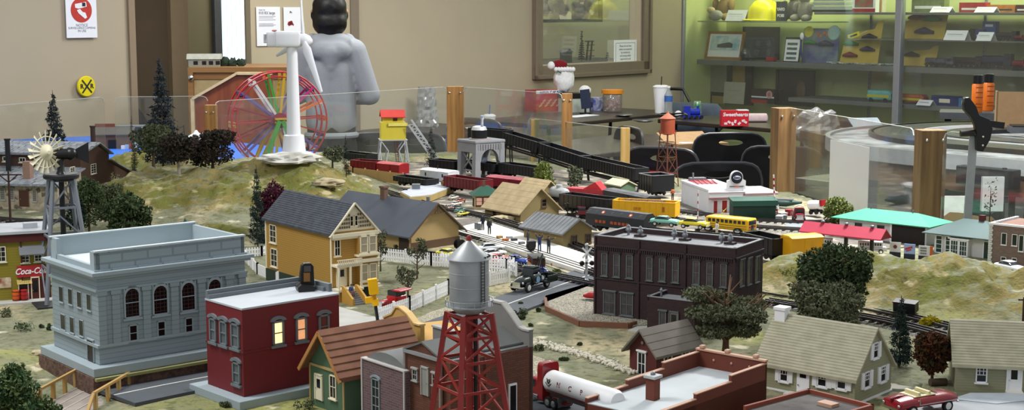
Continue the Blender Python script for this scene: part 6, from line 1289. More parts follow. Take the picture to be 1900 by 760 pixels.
# hip roof helper
def hip(b,rh,ov,m,h=None,inset=None):
 h=b.h if h is None else h;i_=(b.l/2+ov)if inset is None else inset;W,L_=b.w,b.l
 G().add([(-ov,-ov,h-.003),(W+ov,-ov,h-.003),(W+ov,L_+ov,h-.003),(-ov,L_+ov,h-.003),(-ov+i_,L_/2,h+rh),(W+ov-i_,L_/2,h+rh),(-ov,-ov,h-.0055),(W+ov,-ov,h-.0055),(W+ov,L_+ov,h-.0055),(-ov,L_+ov,h-.0055)],[(0,1,5,4),(1,2,5),(2,3,4,5),(3,0,4),(6,9,8,7),(0,6,7,1),(1,7,8,2),(2,8,9,3),(3,9,6,0)]).build('roof',m,b.t)
b=B('teal_roof_station','long white station with a bright teal hipped roof on the right','building',.945,4.155,-42,.27,.11,.06,.95,mat('pale_station','#c3c4c4',.7,v=.05));hip(b,.022,.018,mat('teal_roof','#3a9d7a',.6,v=.08,s=12))
for u in(.05,.12):b.win('x',(u,u+.022,.02,.045),mat('dark_green_frame','#1e3a33',.5),rows=2)
g=G();b.fb(g,'x',.165,.265,.0,.052,0,.002);g.build('dark_bay',mat('dark_bay','#1a1414',.7),b.t);g=G();b.fb(g,'x',.16,.166,0,.055,0,.003);b.fb(g,'x',.16,.268,.052,.056,0,.003);g.build('bay_frame',M_white,b.t)
for x in(.07,.2):G().cyl(x,.055,.08,.09,.002).build('roof_vent',M_steel,b.t)
b=B('dark_roof_station','white station with green windows under a dark blue green hipped roof','building',1.14,3.88,-43,.17,.11,.058,.95,mat('pale_station','#c3c4c4'));hip(b,.034,.025,mat('sea_slate','#47605f',.7,v=.1,s=10))
mg_=mat('dark_green_door','#1a3a33',.5)
for u,w_ in((.004,.020),(.032,.018)):b.win('x',(u,u+w_,.0,.048),M_white,mg_,rows=4,fr=.0022)
g=G();g.b(.052,.104,-.016,0,0,.046);g.build('bay',M_white,b.t)
for u in(.055,.08):b.win('x',(u,u+.022,.002,.042),M_white,mg_,rows=3,cols=3,fr=.0016,off=.016)
G().b(.048,.108,-.02,0,.045,.048).build('bay_roof',M_white,b.t);b.door('x',(.142,.162,0,.044),mg_,fm=M_white,pane=(.25,.75,.5,.9))
q=b.Mi@P(1837,402,1.03);G().b(.10,.114,.05,.064,.065,.105).build('chimney',mat('maroon_chimney','#5b2226',.7),b.t)
b=B('brown_brick_store','taupe brick building with white quoins at the right edge','building',1.227,3.69,-43,.25,.16,.104,.95,mat('taupe_brick','#7d6a60',.8,kind='brick',s=.0035,h2='#6c5a52'));g=G();g.b(-.003,.25,-.003,.004,.104,.109);g.b(-.003,.004,0,.16,.104,.109);g.build('coping',M_white,b.t);g=G()
for i in range(18):g.b(-.003,.006+(i%2)*.002,-.003,.003,.0058*i,.0058*i+.005)
g.build('quoins',mat('quoin_white','#c9c9c6',.7),b.t);Tt=T(1640,400,7.308)
for r in((1595,232,1668,395),(1738,250,1812,408),(1830,262,1900,485),(1588,555,1660,625),(1735,570,1805,650)):b.win('x',b.rect('x',Tt,r),M_white,mat('dark_green_pane','#16241f',.3),rows=1,fr=.0012)
G().b(.01,.25,.01,.15,.1035,.1045).build('roof',mat('red_tar','#7d5c50',.8),b.t)
A_=Vector((.80,3.94));t=thing('platform_canopy','long crimson roofed platform canopy on black posts','canopy',(.80,3.935,.95),rad(-40));Lc_=.24
e=G();e.prism([(-.032,.050),(0,.074),(.032,.050),(.032,.053),(0,.0775),(-.032,.053)],lambda y,z,d:(d,y,z),0,Lc_);e.build('roof',mat('crimson_roof','#b23049',.6,v=.08),t)
for d in(.001,Lc_-.004):e=G();e.prism([(-.03,.051),(0,.074),(.03,.051)],lambda y,z,x:(x,y,z),d,d+.003);e.build('gable_board',mat('canopy_gable','#8a2020',.6),t)
for x in(.055,.125,.2):G().b(x-.004,x+.004,-.004,.004,0,.072).build('post',M_black,t);G().ball((x,0,.081),(.006,.006,.004)).build('roof_vent',M_steel,t,True)
G().b(0,Lc_,-.02,.02,0,.004).build('platform_slab',mat('pale_concrete','#d6d3ca'),t)
for i,(px,lab,c)in enumerate(((1661,'white panel with a small red round emblem beside the red canopy','#d4d4d2'),(1682,'light blue panel with red slanted lettering beside the red canopy','#8fa6cf'),(1703,'white panel with a grey printed grid and orange end','#c9c9c7'))):
 q=PY(px,456,3.80-.0*i);t=thing('advertising_panel',lab,'sign',(q.x,3.80-.03*i,.95),rad(-28),'advertising panels by the dark bay');G().b(-.0145,.0145,0,.002,.014,.040).build('board',mat('adv'+c[1:],c,.6),t);G().b(-.0145,.0145,0,.003,0,.0135).build('base',mat('navy_base','#1d2536',.6),t)
 if i==0:G().lathe([(.005,0),(.005,.001)],16,(0,0,.028),RX).build('emblem',mat('emblem_maroon','#6d2a30',.5),t)
 if i==1:e=G();e.box(-.002,-.0006,.029,.02,.001,.005,ry=-.35);e.box(-.002,-.0006,.023,.014,.001,.003,ry=-.35);e.build('red_printing',mat('sign_red','#b03038',.5),t)
 if i==2:
  for k in range(3):G().b(-.010,.006,-.001,0,.018+.007*k,.022+.007*k).build('printed_bar',mat('print_grey','#6f7274',.5),t)
  G().b(.0145,.022,0,.002,.014,.040).build('orange_end',mat('adv_orange','#b5532a',.5),t)
mstn=mat('field_stone','#9a8e7a',.9,kind='spots',h2='#b8ad98',s=75,h3='#6c6150',bump=1.0);mbw=mat('mill_brown','#4a3327',.7,kind='vlines',s=.008,h2='#38261c');mgs=mat('grey_slate_shingle','#8b9095',.85,h2='#6d7277',s=70,v=.3)
b=B('stone_mill','large stone and brown board mill with grey shingle roofs at the left edge','building',-1.48,4.70,80,.56,.42,.087,.95,mstn,wall=False);fn=lambda u,w,d:(u,d,w)
G().prism([(.17,0),(.17,.165),(.30,.190),(.385,.150),(.385,.125),(.56,.062),(.56,0)],fn,0,.42).build('upper_wall',mbw,b.t)
G().prism([(0,0),(0,.085),(.17,.115),(.17,0)],fn,.0,.42).build('stone_wall',mstn,b.t)
G().b(.17,.56,-.001,.001,0,.05).build('stone_base',mat('pinkish_stone','#a3907f',.9,h2='#8b7a6b',s=30,bump=.5),b.t)
def slab(g,a,c,d0,d1,th=.004):
 g.prism([a,c,(c[0],c[1]+th),(a[0],a[1]+th)],fn,d0,d1)
g=G();slab(g,(.155,.163),(.30,.192),-.012,.42);slab(g,(.30,.192),(.40,.145),-.012,.42);slab(g,(.38,.127),(.58,.055),-.012,.42);g.build('roof',mgs,b.t)
g=G();slab(g,(-.025,.080),(.175,.117),-.015,.42);g.build('lean_to_roof',mgs,b.t)
rr=random.Random(2)
for(a,c)in(((-.02,.0855),(.17,.121)),((.16,.1685),(.295,.1955))):
 g=G()
 for j in range(6):
  for i in range(18):
   t_=(j+.5)/6;u=a[0]+(c[0]-a[0])*t_;z=a[1]+(c[1]-a[1])*t_;g.box(u,-.003+.024*i+rr.uniform(-.003,.003)+(j%2)*.012,z+.0012,(c[0]-a[0])/6*1.05,.022,.0016,ry=-math.atan2(c[1]-a[1],c[0]-a[0])-.03)
 g.build('shingles',mat('shingle_light','#969ba0',.85,h2='#73787e',s=45),b.t)
Tt=T(0,200,3.165);msh=mat('cream_white','#d9d5c4',.6)
b.door('y',b.rect('y',Tt,(117,486,168,578)),mat('brown_door','#4e3022',.6),fm=mat('door_wood','#6b4a35',.6))
for r in((0,468,32,540),(55,468,85,540),(190,482,218,550)):b.win('y',b.rect('y',Tt,r),mat('grey_louver','#b0aea6',.6),mat('louver_dark','#6a665c',.7,kind='lines',s=.006),rows=6,fr=.002)
Mt=b.Mx
for r in((16,283,54,314),(113,290,152,319),(205,298,240,326)):
 R=b.rect('y',Tt,r,off=-.17);b.win('y',R,msh,rows=1,cols=2,fr=.003,off=-.17)
for r in((410,345,438,386),(532,328,563,386),(612,438,630,460)):b.win('x',b.rect('x',Tt,r),msh,rows=4,cols=2,fr=.002)
g=G();g.b(.03,.055,.11,.135,.09,.155);g.build('chimney',mat('pink_brick','#a0806e',.8,kind='brick',s=.005),b.t)
for(u,v_,z0,z1,m_)in((.12,.235,.1,.215,M_dk),(.33,.03,.17,.245,mat('rust_stack','#3b2724',.6))):G().lathe([(.0085,z0),(.0085,z1),(.0105,z1),(.0105,z1+.006)],14,(u,v_,0)).build('smokestack',m_,b.t)
# green corner store
b=B('corner_store','olive green store with a red soda sign and grey awning at the left edge','building',PY(96,556,3.30).x,3.30,25,.14,.13,.148,.953,mat('olive_store','#7f7420',.6,kind='lines',s=.006,h2='#6b6219'),wall=False)
b.t.location=(-1.045,3.24,.953);b.t.rotation_euler=(0,0,rad(112));b.Mx=Matrix.Translation(b.t.location)@Matrix.Rotation(rad(112),4,'Z');b.Mi=b.Mx.inverted()
G().b(0,.14,0,.16,0,.148).build('wall',MATS['olive_store'],b.t);mmr=mat('maroon_front','#4a1718',.6);Tt=T(0,380,3.454)
g=G();b.fb(g,'y',-.001,.16,.132,.150,0,.006);b.fb(g,'y',.058,.061,0,.135,0,.003);b.fb(g,'y',-.001,.003,0,.135,0,.003);g.build('maroon_trim',mmr,b.t)
g=G();b.fb(g,'y',-.004,.16,.150,.156,-.14,.010);g.build('roof',mat('store_roof','#a9adb3',.6),b.t);g=G();g.b(.03,.055,.02,.05,.156,.168);g.build('roof_hatch',mat('store_roof','#a9adb3'),b.t)
g=G();b.fb(g,'y',.003,.058,0,.045,0,.003);g.build('shop_front',mmr,b.t)
b.win('y',b.rect('y',Tt,(118,500,185,615),.003),M_cream,rows=1,off=.003,fr=.002);b.door('y',b.rect('y',Tt,(205,465,250,615),.003),mmr,off=.003,fm=M_cream,pane=(.2,.8,.4,.9))
for r in((135,308,190,370),(218,300,272,362),(-25,265,38,365)):b.win('y',b.rect('y',Tt,r),msh,rows=3,cols=2,fr=.002)
R=b.rect('y',Tt,(120,258,285,308));g=G();g.prism([(0,R[3]),(.016,R[2]),(.016,R[2]-.002),(0,R[3]-.004)],lambda n,z,d:(-n,d,z),R[0],R[1]);g.build('awning',mat('grey_awning','#6b6f74',.7),b.t)
R=b.rect('y',Tt,(108,385,290,458));g=G();b.fb(g,'y',R[0],R[1],R[2],R[3],0,.004);sg_=g.build('sign_board',mat('soda_red','#a8242c',.5),b.t)
text('Coca-Cola',.019,M_white,b.t,(-.0045,(R[0]+R[1])/2,(R[2]+R[3])/2),rot=(math.pi/2,0,-math.pi/2),shear=.35,bold=.0004,sx=.85)
R=b.rect('y',Tt,(105,476,203,500));g=G();n_=12
for i in range(n_):u=R[0]+(R[1]-R[0])*i/n_;g.prism([(0,R[3]),(.012,R[2]),(.010,R[2]),(0,R[3]-.003)],lambda n,z,d:(-n,d,z),u,u+(R[1]-R[0])/n_*.6)
g.build('striped_awning',mat('awning_yellow','#d8bf6a',.6),b.t)
R=b.rect('y',Tt,(-20,465,72,530));g=G();b.fb(g,'y',R[0],R[1],R[2],R[3],0,.002);g.build('poster',mat('poster_cream','#cfc4a8',.6,h2='#8a4a3a',s=60),b.t)
sw2=thing('store_sidewalk','pale sidewalk in front of the olive store','pavement',tuple(b.t.location-Vector((0,0,.003))),rad(112));G().b(-.04,.0,-.03,.18,0,.004).build('slab',mat('pale_paving','#b4b4ae'),sw2)
def barrel(lab,x,y,z,r,h,m,grp,rz=0,lying=False):
 t=thing('barrel',lab,'barrel',(x,y,z),rz,grp,ry=(math.pi/2 if lying else 0));G().lathe([(r*.85,0),(r,h*.3),(r,h*.7),(r*.85,h)],16).build('staves',m,t,True)
 g=G()
 for k in(.12,.5,.88):g.lathe([(r*1.02,h*k-h*.02),(r*1.02,h*k+h*.02)],16)
 g.build('hoops',M_dk,t,True);return t
for i,(py_,c,lab)in enumerate(((.075,'#c8541c','orange barrel beside the olive store wall'),(.058,'#a31c1c','red barrel beside the shop window of the olive store'))):
 p=b.Mx@Vector((-.014,py_,0));barrel(lab,p.x,p.y,.954,.0085,.024,mat('brl'+c[1:],c,.5),'barrels by the olive store')
wx,wy=-1.004,3.22;t=thing('windmill','grey lattice windmill tower with a cream bladed wheel and black head','windmill',(wx,wy,.954),rad(28));mwg=mat('lattice_grey','#6d737d',.5,v=.08);hs=.275
for sx in(-1,1):
 for sy in(-1,1):G().bar((sx*.052,sy*.052,0),(sx*.022,sy*.022,hs),.007).build('leg',mwg,t)
g=G();lv=[0,.075,.145,.21,hs]
for i,z in enumerate(lv[1:-1]+[hs-.005]):
 r=.052-.03*z/hs
 for(a,c)in(((-r,-r),(r,-r)),((r,-r),(r,r)),((r,r),(-r,r)),((-r,r),(-r,-r))):g.bar((*a,z),(*c,z),.003,.005)
for i in range(4):
 z0,z1=lv[i],lv[i+1];r0,r1=.052-.03*z0/hs,.052-.03*z1/hs
 for k in range(4):
  cs_=[(-1,-1),(1,-1),(1,1),(-1,1)];a,c=cs_[k],cs_[(k+1)%4];g.bar((a[0]*r0,a[1]*r0,z0),(c[0]*r1,c[1]*r1,z1),.003)if i%2 else g.bar((c[0]*r0,c[1]*r0,z0),(a[0]*r1,a[1]*r1,z1),.003)
g.build('bracing',mwg,t);G().cyl(0,0,0,hs,.006).build('centre_pipe',M_dk,t)
G().lathe([(.03,hs-.006),(.039,hs),(.039,hs+.006),(.036,hs+.009)],28).build('platform',M_dk,t,True)
G().lathe([(.012,hs+.008),(.008,hs+.015),(.007,hs+.045)],14).build('mast',M_black,t,True)
zc=hs+.052;g=G();g.tube([(-.012,-.0,zc),(.018,-.0,zc)],.013,14);g.ball((.022,0,zc),.015);g.tube([(-.026,-.004,zc),(-.012,0,zc)],.009,12);g.ball((-.028,-.004,zc),(.011,.011,.013));g.build('gearbox',M_black,t,True)
G().prism([(.03,-.008),(.062,-.024),(.062,.024),(.03,.008)],lambda u,w,d:(u,d,zc+w),-.0015,.0015).build('tail_vane',M_dk,t)
wh=bpy.data.objects.new('wheel',None);
mcr=mat('cream_plastic','#d6d0b4',.5,v=.04);ax=Matrix.Translation((-.034,-.022,zc+.008))@Matrix.Rotation(rad(-62),4,'Z')@Matrix.Rotation(math.pi/2,4,'Y')
g=G(ax);g.lathe([(.018,-.003),(.018,.001),(.006,.008),(.004,.010)],24);g.build('wheel_hub',mcr,t,True);g=G(ax);g.tube([(.0345*math.cos(a),.0345*math.sin(a),0)for a in[k*2*math.pi/40 for k in range(40)]],.0013,6,True);g.build('wheel_ring',mcr,t,True)
for k in range(18):
 a=2*math.pi*k/18;g=G(ax@Matrix.Rotation(a,4,'Z'));g.prism([(.016,-.0022),(.047,-.0048),(.047,.0048),(.016,.0022)],lambda u,w,d:(u,w*math.cos(.7)-d*math.sin(.7),w*math.sin(.7)+d*math.cos(.7)),-.0005,.0005);g.build('blade',mcr,t)
tr=thing('windmill_tray','black flat tray under the windmill feet','tray',(wx,wy,.950),rad(28));G().b(-.075,.075,-.075,.075,0,.0035).build('tray',mat('tray_black','#26282b',.5),tr)
# red and silver water tower
tx,ty=-.0585,1.95;t=thing('water_tower','silver tank water tower on red lattice legs in the foreground','water tower',(tx,ty,.95),rad(33),s=.886);mrd=mat('tower_red','#8f2824',.4,v=.08);msv=mat('tank_silver','#a9adaf',.45,.35,h2='#97999b',s=25)
hb_=.271;rt_,rb_=.0248,.0553
def rl(z):return rb_+(rt_-rb_)*z/hb_
for sx in(-1,1):
 for sy in(-1,1):G().bar((sx*rb_,sy*rb_,0),(sx*rt_,sy*rt_,hb_),.0075).build('leg',mrd,t)
lv=[.0,.05,.105,.153,.198,.235,hb_-.003];c4=[(-1,-1),(1,-1),(1,1),(-1,1)]
g=G()
for z in lv[1:]:
 r=rl(z);g=G()
 for k in range(4):a,c=c4[k],c4[(k+1)%4];g.bar((a[0]*r,a[1]*r,z),(c[0]*r,c[1]*r,z),.0025,.0045)
 g.build('ring_beam',mrd,t)
g=G()
for i in range(6):
 z0,z1=lv[i],lv[i+1];r0,r1=rl(z0),rl(z1)
 for k in range(4):
  a,c=c4[k],c4[(k+1)%4]
  if i%2:a,c=c,a
  g.bar((a[0]*r0,a[1]*r0,z0),(c[0]*r1,c[1]*r1,z1),.0026,.0038)
  if i==5:g.bar((c[0]*r0,c[1]*r0,z0),(a[0]*r1,a[1]*r1,z1),.0026,.0038)
g.build('cross_bracing',mrd,t);G().cyl(0,0,0,hb_,.0055).build('riser_pipe',mrd,t,True);G().cyl(.009,-.004,0,hb_,.003).build('black_pipe',M_black,t)
z=hb_;tk=G();tk.lathe([(.008,z-.002),(.02,z),(.029,z+.008),(.0305,z+.018),(.0305,z+.084)],40).build('tank',msv,t,True)
for zz in(.040,.062):G().lathe([(.0306,z+zz),(.0309,z+zz+.0008),(.0306,z+zz+.0016)],40).build('tank_seam',msv,t,True)
g=G();g.lathe([(.030,z+.011),(.0372,z+.011),(.0372,z+.0125),(.030,z+.0125)],40);g.build('walkway',msv,t,True);g=G();g.tube([(.0368*math.cos(a),.0368*math.sin(a),z+.021)for a in[k*2*math.pi/40 for k in range(40)]],.0006,6,True)
for k in range(20):a=k*math.pi/10;g.bar((.0368*math.cos(a),.0368*math.sin(a),z+.012),(.0368*math.cos(a),.0368*math.sin(a),z+.0215),.0008)
g.build('railing',msv,t);G().lathe([(.034,z+.084),(.0335,z+.0855),(.004,z+.112),(.001,z+.112)],40).build('roof',msv,t,True);G().lathe([(.0042,z+.110),(.0042,z+.117),(.002,z+.120),(.0005,z+.120)],16).build('red_cap',mrd,t,True)
g=G();an_=rad(-33)-rad(48)
for s_ in(-.0035,.0035):g.bar((.0325*math.cos(an_)-s_*math.sin(an_),.0325*math.sin(an_)+s_*math.cos(an_),z+.018),(.0325*math.cos(an_)-s_*math.sin(an_),.0325*math.sin(an_)+s_*math.cos(an_),z+.086),.0009)
for k in range(15):zz=z+.02+.0046*k;g.bar((.0325*math.cos(an_)+.0035*math.sin(an_),.0325*math.sin(an_)-.0035*math.cos(an_),zz),(.0325*math.cos(an_)-.0035*math.sin(an_),.0325*math.sin(an_)+.0035*math.cos(an_),zz),.0008)
g.build('ladder',M_black,t);g=G()
for k in range(5):a=-1.2+k*.25;g.box(.031*math.cos(a),.031*math.sin(a),z+.088,.002,.002,.003)
g.build('roof_clips',M_dk,t)
# rust water tower
q=PY(1238,300,5.35);t=thing('water_tower','rust orange water tower on slim legs behind the black hopper wagon','water tower',(q.x,5.35,.95),rad(40));mru=mat('rust_orange','#8d4026',.6,v=.12);mrl=mat('rust_brown','#5f3526',.6)
hb_=.198
for sx in(-1,1):
 for sy in(-1,1):G().bar((sx*.03,sy*.03,0),(sx*.019,sy*.019,hb_),.0035).build('leg',mrl,t)
g=G()
for z in(.05,.11,.165,hb_-.002):
 r=.03-.011*z/hb_
 for k in range(4):a,c=c4[k],c4[(k+1)%4];g.bar((a[0]*r,a[1]*r,z),(c[0]*r,c[1]*r,z),.002)
lv=[0,.05,.11,.165]
for i in range(3):
 r0,r1=.03-.011*lv[i]/hb_,.03-.011*lv[i+1]/hb_
 for k in range(4):a,c=c4[k],c4[(k+1)%4];g.bar((a[0]*r0,a[1]*r0,lv[i]),(c[0]*r1,c[1]*r1,lv[i+1]),.0012);g.bar((c[0]*r0,c[1]*r0,lv[i]),(a[0]*r1,a[1]*r1,lv[i+1]),.0012)
g.build('bracing',mrl,t);G().cyl(0,0,0,hb_,.003).build('riser_pipe',mrl,t)
z=hb_;G().lathe([(.015,z-.006),(.0265,z),(.027,z+.056)],28).build('tank',mru,t,True);G().lathe([(.03,z+.054),(.003,z+.074),(.002,z+.080),(.0005,z+.081)],28).build('roof',mat('rust_pale','#a8604a',.6),t,True);g=G();g.lathe([(.027,z-.002),(.032,z-.002),(.032,z+.001),(.027,z+.001)],28)
for k in range(16):a=k*math.pi/8;g.bar((.0315*math.cos(a),.0315*math.sin(a),z),(.0315*math.cos(a),.0315*math.sin(a),z+.01),.001)
g.build('balcony',mru,t)
# grey concrete trestle tower with round tank house
q=P(884,333,.95);t=thing('coaling_tower','grey arched coaling tower carrying a black drum shaped house','tower',(q.x,5.55,.955),rad(36));mcg=mat('grey_concrete','#85868a',.8,v=.12,s=25);W_,L_,Hh=.115,.10,.135
for x,y in((0,0),(W_,0),(0,L_),(W_,L_)):G().prism([(-.013,0),(.013,0),(.010,Hh),(-.010,Hh)],lambda u,w,d:(x+u,y+d,w),-.012,.012).build('leg',mcg,t)
k=12
for y in(0,L_):e=G();e.prism([(-.01,Hh),(-.01,Hh-.045),(.012,Hh-.075)]+[(W_/2-(W_/2-.016)*math.cos(math.pi*i/k),Hh-.068+.045*math.sin(math.pi*i/k))for i in range(k+1)]+[(W_-.012,Hh-.075),(W_+.01,Hh-.045),(W_+.01,Hh)],lambda u,w,d:(u,y+d,w),-.010,.010);e.build('arch',mcg,t)
for x in(0,W_):G().b(x-.011,x+.011,-.01,L_+.01,Hh-.035,Hh).build('side_beam',mcg,t)
g=G()
for x in(0,):g.bar((x,.01,.03),(x,L_-.01,.1),.005);g.bar((x,L_-.01,.03),(x,.01,.1),.005);g.bar((x,0,.028),(x,L_,.028),.006)
g.build('cross_bracing',mcg,t);G().b(-.014,W_+.014,-.014,L_+.014,Hh,Hh+.012).build('deck',mcg,t,bevel=.004)
g=G()
for i in range(10):g.b(.0+.012*i,.003+.012*i,-.0125,-.010,Hh-.025,Hh-.004)
g.build('ribs',mat('concrete_dark','#6c6d70',.8),t)
cx,cy,z=W_*.42,L_*.5,Hh+.012;G().cyl(cx,cy,z,z+.004,.04,n=28).build('disc',mat('pink_grey','#a08f8d',.6),t);G().cyl(cx,cy,z+.004,z+.036,.031,n=24).build('drum',M_black,t);G().lathe([(.031,z+.036),(.026,z+.048),(.012,z+.052),(.001,z+.052)],24,(cx,cy,0)).build('drum_roof',mat('pale_steel','#c2c4c6',.4,.3),t,True);G().lathe([(.006,z+.036),(.005,z+.075),(.008,z+.08),(.007,z+.09),(.001,z+.094)],12,(cx,cy-.02,0)).build('finial',mat('finial_blue','#73839c',.4,h2='#c9ccd0',s=60),t,True)
for dx in(.0,.01):G().ball((W_*.55+dx,L_*.5,.065),(.012,.012,.012)).build('blue_globe',mat('globe_blue','#7f93c4',.4,h2='#cfd4e2',s=50),t,True)
# yellow coaling house
q=PY(732,299,6.12);t=thing('sand_house','yellow cabin with a red roof on white steel legs','tower',(q.x-.055,6.12,.957),rad(10));myh=mat('cabin_yellow','#c9b83a',.6,v=.05);mwl=mat('pale_steel_leg','#b9bdc2',.5,.2);zb2=.093
for x,y in((0,0),(.105,0),(0,.08),(.105,.08)):G().bar((x+(.012 if x else-.012)*1,y,0),(x,y,zb2),.005).build('leg',mwl,t)
g=G()
for y in(0,.08):g.bar((0,y,zb2),(.03,y,.05),.004);g.bar((.105,y,zb2),(.075,y,.05),.004);g.bar((.03,y,.05),(.02,y,0),.004);g.bar((.075,y,.05),(.09,y,0),.004)
for x in(0,.105):g.bar((x,0,0),(x,.08,zb2),.003);g.bar((x,.08,0),(x,0,zb2),.003)
g.build('bracing',mwl,t);G().b(-.006,.111,-.006,.086,zb2,zb2+.004).build('deck',mwl,t);g=G()
g.b(0,.105,0,.08,zb2+.004,zb2+.076);g.b(.008,.096,.015,.075,zb2+.07,zb2+.105);g.prism([(.015,zb2+.105),(.075,zb2+.105),(.045,zb2+.122)],lambda y,z,d:(d,y,z),.008,.096);g.build('cabin',myh,t)
e=G();e.prism([(.0,zb2+.096),(.045,zb2+.124),(.09,zb2+.096),(.09,zb2+.1),(.045,zb2+.128),(.0,zb2+.1)],lambda y,z,d:(d,y,z),.0,.104);e.build('roof',mat('bright_red_roof','#c2352c',.5),t);G().b(.03,.112,-.008,.004,zb2+.062,zb2+.074).build('eave_step',mat('pale_yellow','#ded36a',.6),t);G().b(.052,.07,.013,.016,zb2+.082,zb2+.095).build('window',mat('maroon_pane','#4a2020',.4),t);G().b(.006,.009,.03,.045,zb2+.08,zb2+.098).build('side_window',mat('maroon_pane','#4a2020'),t)
g=G()
for s_ in(-.006,.006):g.bar((.068+s_,.0,.0),(.06+s_,.0,zb2),.002)
for k in range(12):g.bar((.062,0,.004+.0075*k),(.074,0,.004+.0075*k),.0025)
g.build('ladder',mat('maroon_trim','#4a1c1a'),t)
t=thing('truss_ramp','pale steel lattice ramp slanting down from the yellow cabin','ramp',(PY(757,228,6.12).x,6.12,.957),rad(-8));pa,pb=(0,0,.16),(.115,0,.0)
for y in(0,.02):
 for dz in(0,.028):G().bar((pa[0],y,pa[2]+dz*.2),(pb[0],y,pb[2]),.003).build('rail',mwl,t)if dz==0 else G().bar((pa[0]+.012,y,pa[2]+.022),(pb[0]+.022,y,pb[2]+.004),.003).build('rail',mwl,t)
g=G()
for k in range(9):
 f_=k/9;f2=(k+1)/9;p0=Vector(pa).lerp(Vector(pb),f_);p1=Vector((pa[0]+.012,0,pa[2]+.022)).lerp(Vector((pb[0]+.022,0,pb[2]+.004)),f2);p2=Vector(pa).lerp(Vector(pb),f2)
 for y in(0,.02):o_=Vector((0,y,0));g.bar(p0+o_,p1+o_,.002);g.bar(p1+o_,p2+o_,.002)
g.build('lattice',mwl,t)
tz=1.083;q=PY(546,298,4.86);sc=4.86/F;t=thing('wind_turbine','large white model wind turbine standing on the hill','wind turbine',(q.x,4.86,tz),0);mwt=mat('turbine_white','#dcdee3',.4,v=.03)
hN=PY(546,73,4.86).z-tz
G().lathe([(35*sc,0),(35*sc,.006),(24*sc,.012),(23*sc,.016),(19*sc,55*sc),(13*sc,57*sc),(9.5*sc,hN-.02)],32).build('tower',mwt,t,True)
dx_=-6*sc*1;g=G(Matrix.Translation((0,0,hN)));g.loft([(-45*sc,0,12*sc,10*sc),(-43*sc,0,14*sc,12*sc),(-28*sc,0,14*sc,13*sc),(-27*sc,.5*sc,15*sc,14*sc),(14*sc,.5*sc,15*sc,14*sc),(17*sc,0,13*sc,12*sc)],24,6);g.build('nacelle',mwt,t,True)
g=G(Matrix.Translation((0,0,hN)));g.loft([(17*sc,0,12*sc,12*sc),(24*sc,-1*sc,12*sc,12*sc),(33*sc,-2*sc,9*sc,9*sc),(38*sc,-3*sc,3*sc,3*sc)],20,2);g.build('spinner',mwt,t,True)
G().ball((-32*sc,0,hN+16*sc),(5*sc,5*sc,2*sc)).build('beacon',mat('beacon_red','#d98a84',.3),t,True)
h0=Vector((21*sc,0,hN))
for d,wide in(((-.02,-.1,1),0),((50/176,-.80,-88/176),1),((-73/176,.86,-34/176),1)):
 d=Vector(d).normalized();e=G();n_=d.cross(Vector((0,1,0))).normalized()if wide else Vector((0,1,0));n2=d.cross(n_).normalized();L_=176*sc;rings=[]
 for k_,w_,t2 in((.02,4,4),(.08,4.5,3.5),(.22,8.5,2.2),(.45,6.5,1.7),(.8,4.2,1.2),(1,2.5,.8)):
  c=h0+d*L_*k_;rings.append([c+n_*w_*sc*math.cos(a)+n2*t2*sc*math.sin(a)for a in[j*math.pi/5 for j in range(10)]])
 e.rings(rings);e.build('blade',mwt,t,True)
 # TREES AND SHRUBS
def foliage(blobs,n,size,seed,name,m,parent,droop=0,surf=.55,asp=.5):
 rg=np.random.default_rng(seed);vol=np.array([b_[3]*b_[4]*b_[5]for b_ in blobs])**.67;pick=rg.choice(len(blobs),n,p=vol/vol.sum());B_=np.array(blobs)[pick]
 d=rg.normal(size=(n,3));d/=np.linalg.norm(d,axis=1)[:,None];r=surf+(1-surf)*rg.random(n)**.5;r*=1+.16*np.sin(d[:,0]*7+seed)*np.cos(d[:,2]*6)
 c=B_[:,:3]+d*B_[:,3:6]*r[:,None];u=rg.normal(size=(n,3));u=u*.7+d*.6;u[:,2]-=droop;u/=np.linalg.norm(u,axis=1)[:,None]
 w=np.cross(u,rg.normal(size=(n,3)));w/=np.linalg.norm(w,axis=1)[:,None];s_=size*(.6+.8*rg.random(n))[:,None]
 v=np.stack([c-w*s_*asp*.5,c+u*s_*.5,c+w*s_*asp*.5,c-u*s_*.5],1).reshape(-1,3);f=np.arange(4*n).reshape(-1,4)
 me=bpy.data.meshes.new(name);me.from_pydata(v.tolist(),[],f.tolist());me.materials.append(m);o=bpy.data.objects.new(name,me);COL.objects.link(o);o.parent=parent;return o
FM=dict(dkgreen=('#33412b','#4c5a3b'),maroon=('#3a2a28','#2b3024'),olive=('#5b6247','#4a5138'),spruce=('#3d4448','#2c3236'),blue=('#2c3b36','#22302c'),burg=('#552235','#3a1726'),grey=('#5c614a','#474c3a'),lichen=('#8d8c6a','#a3a07c'),conifer=('#26332b','#1c2721'),autumn=('#5a3320','#2f2c1a'),yellow=('#b9a622','#8a8224'),lime=('#5d6a35','#6f7a42'),juniper=('#6b7058','#565b43'),bushy=('#2f4a30','#55623a'))
def fmat(k):return mat('leaf_'+k,FM[k][0],.85,h2=FM[k][1],s=45,spec=.15)
mtrunk=mat('tree_bark','#4b3d30',.9,s=40);mpb=mat('pale_bark','#8f8676',.9)
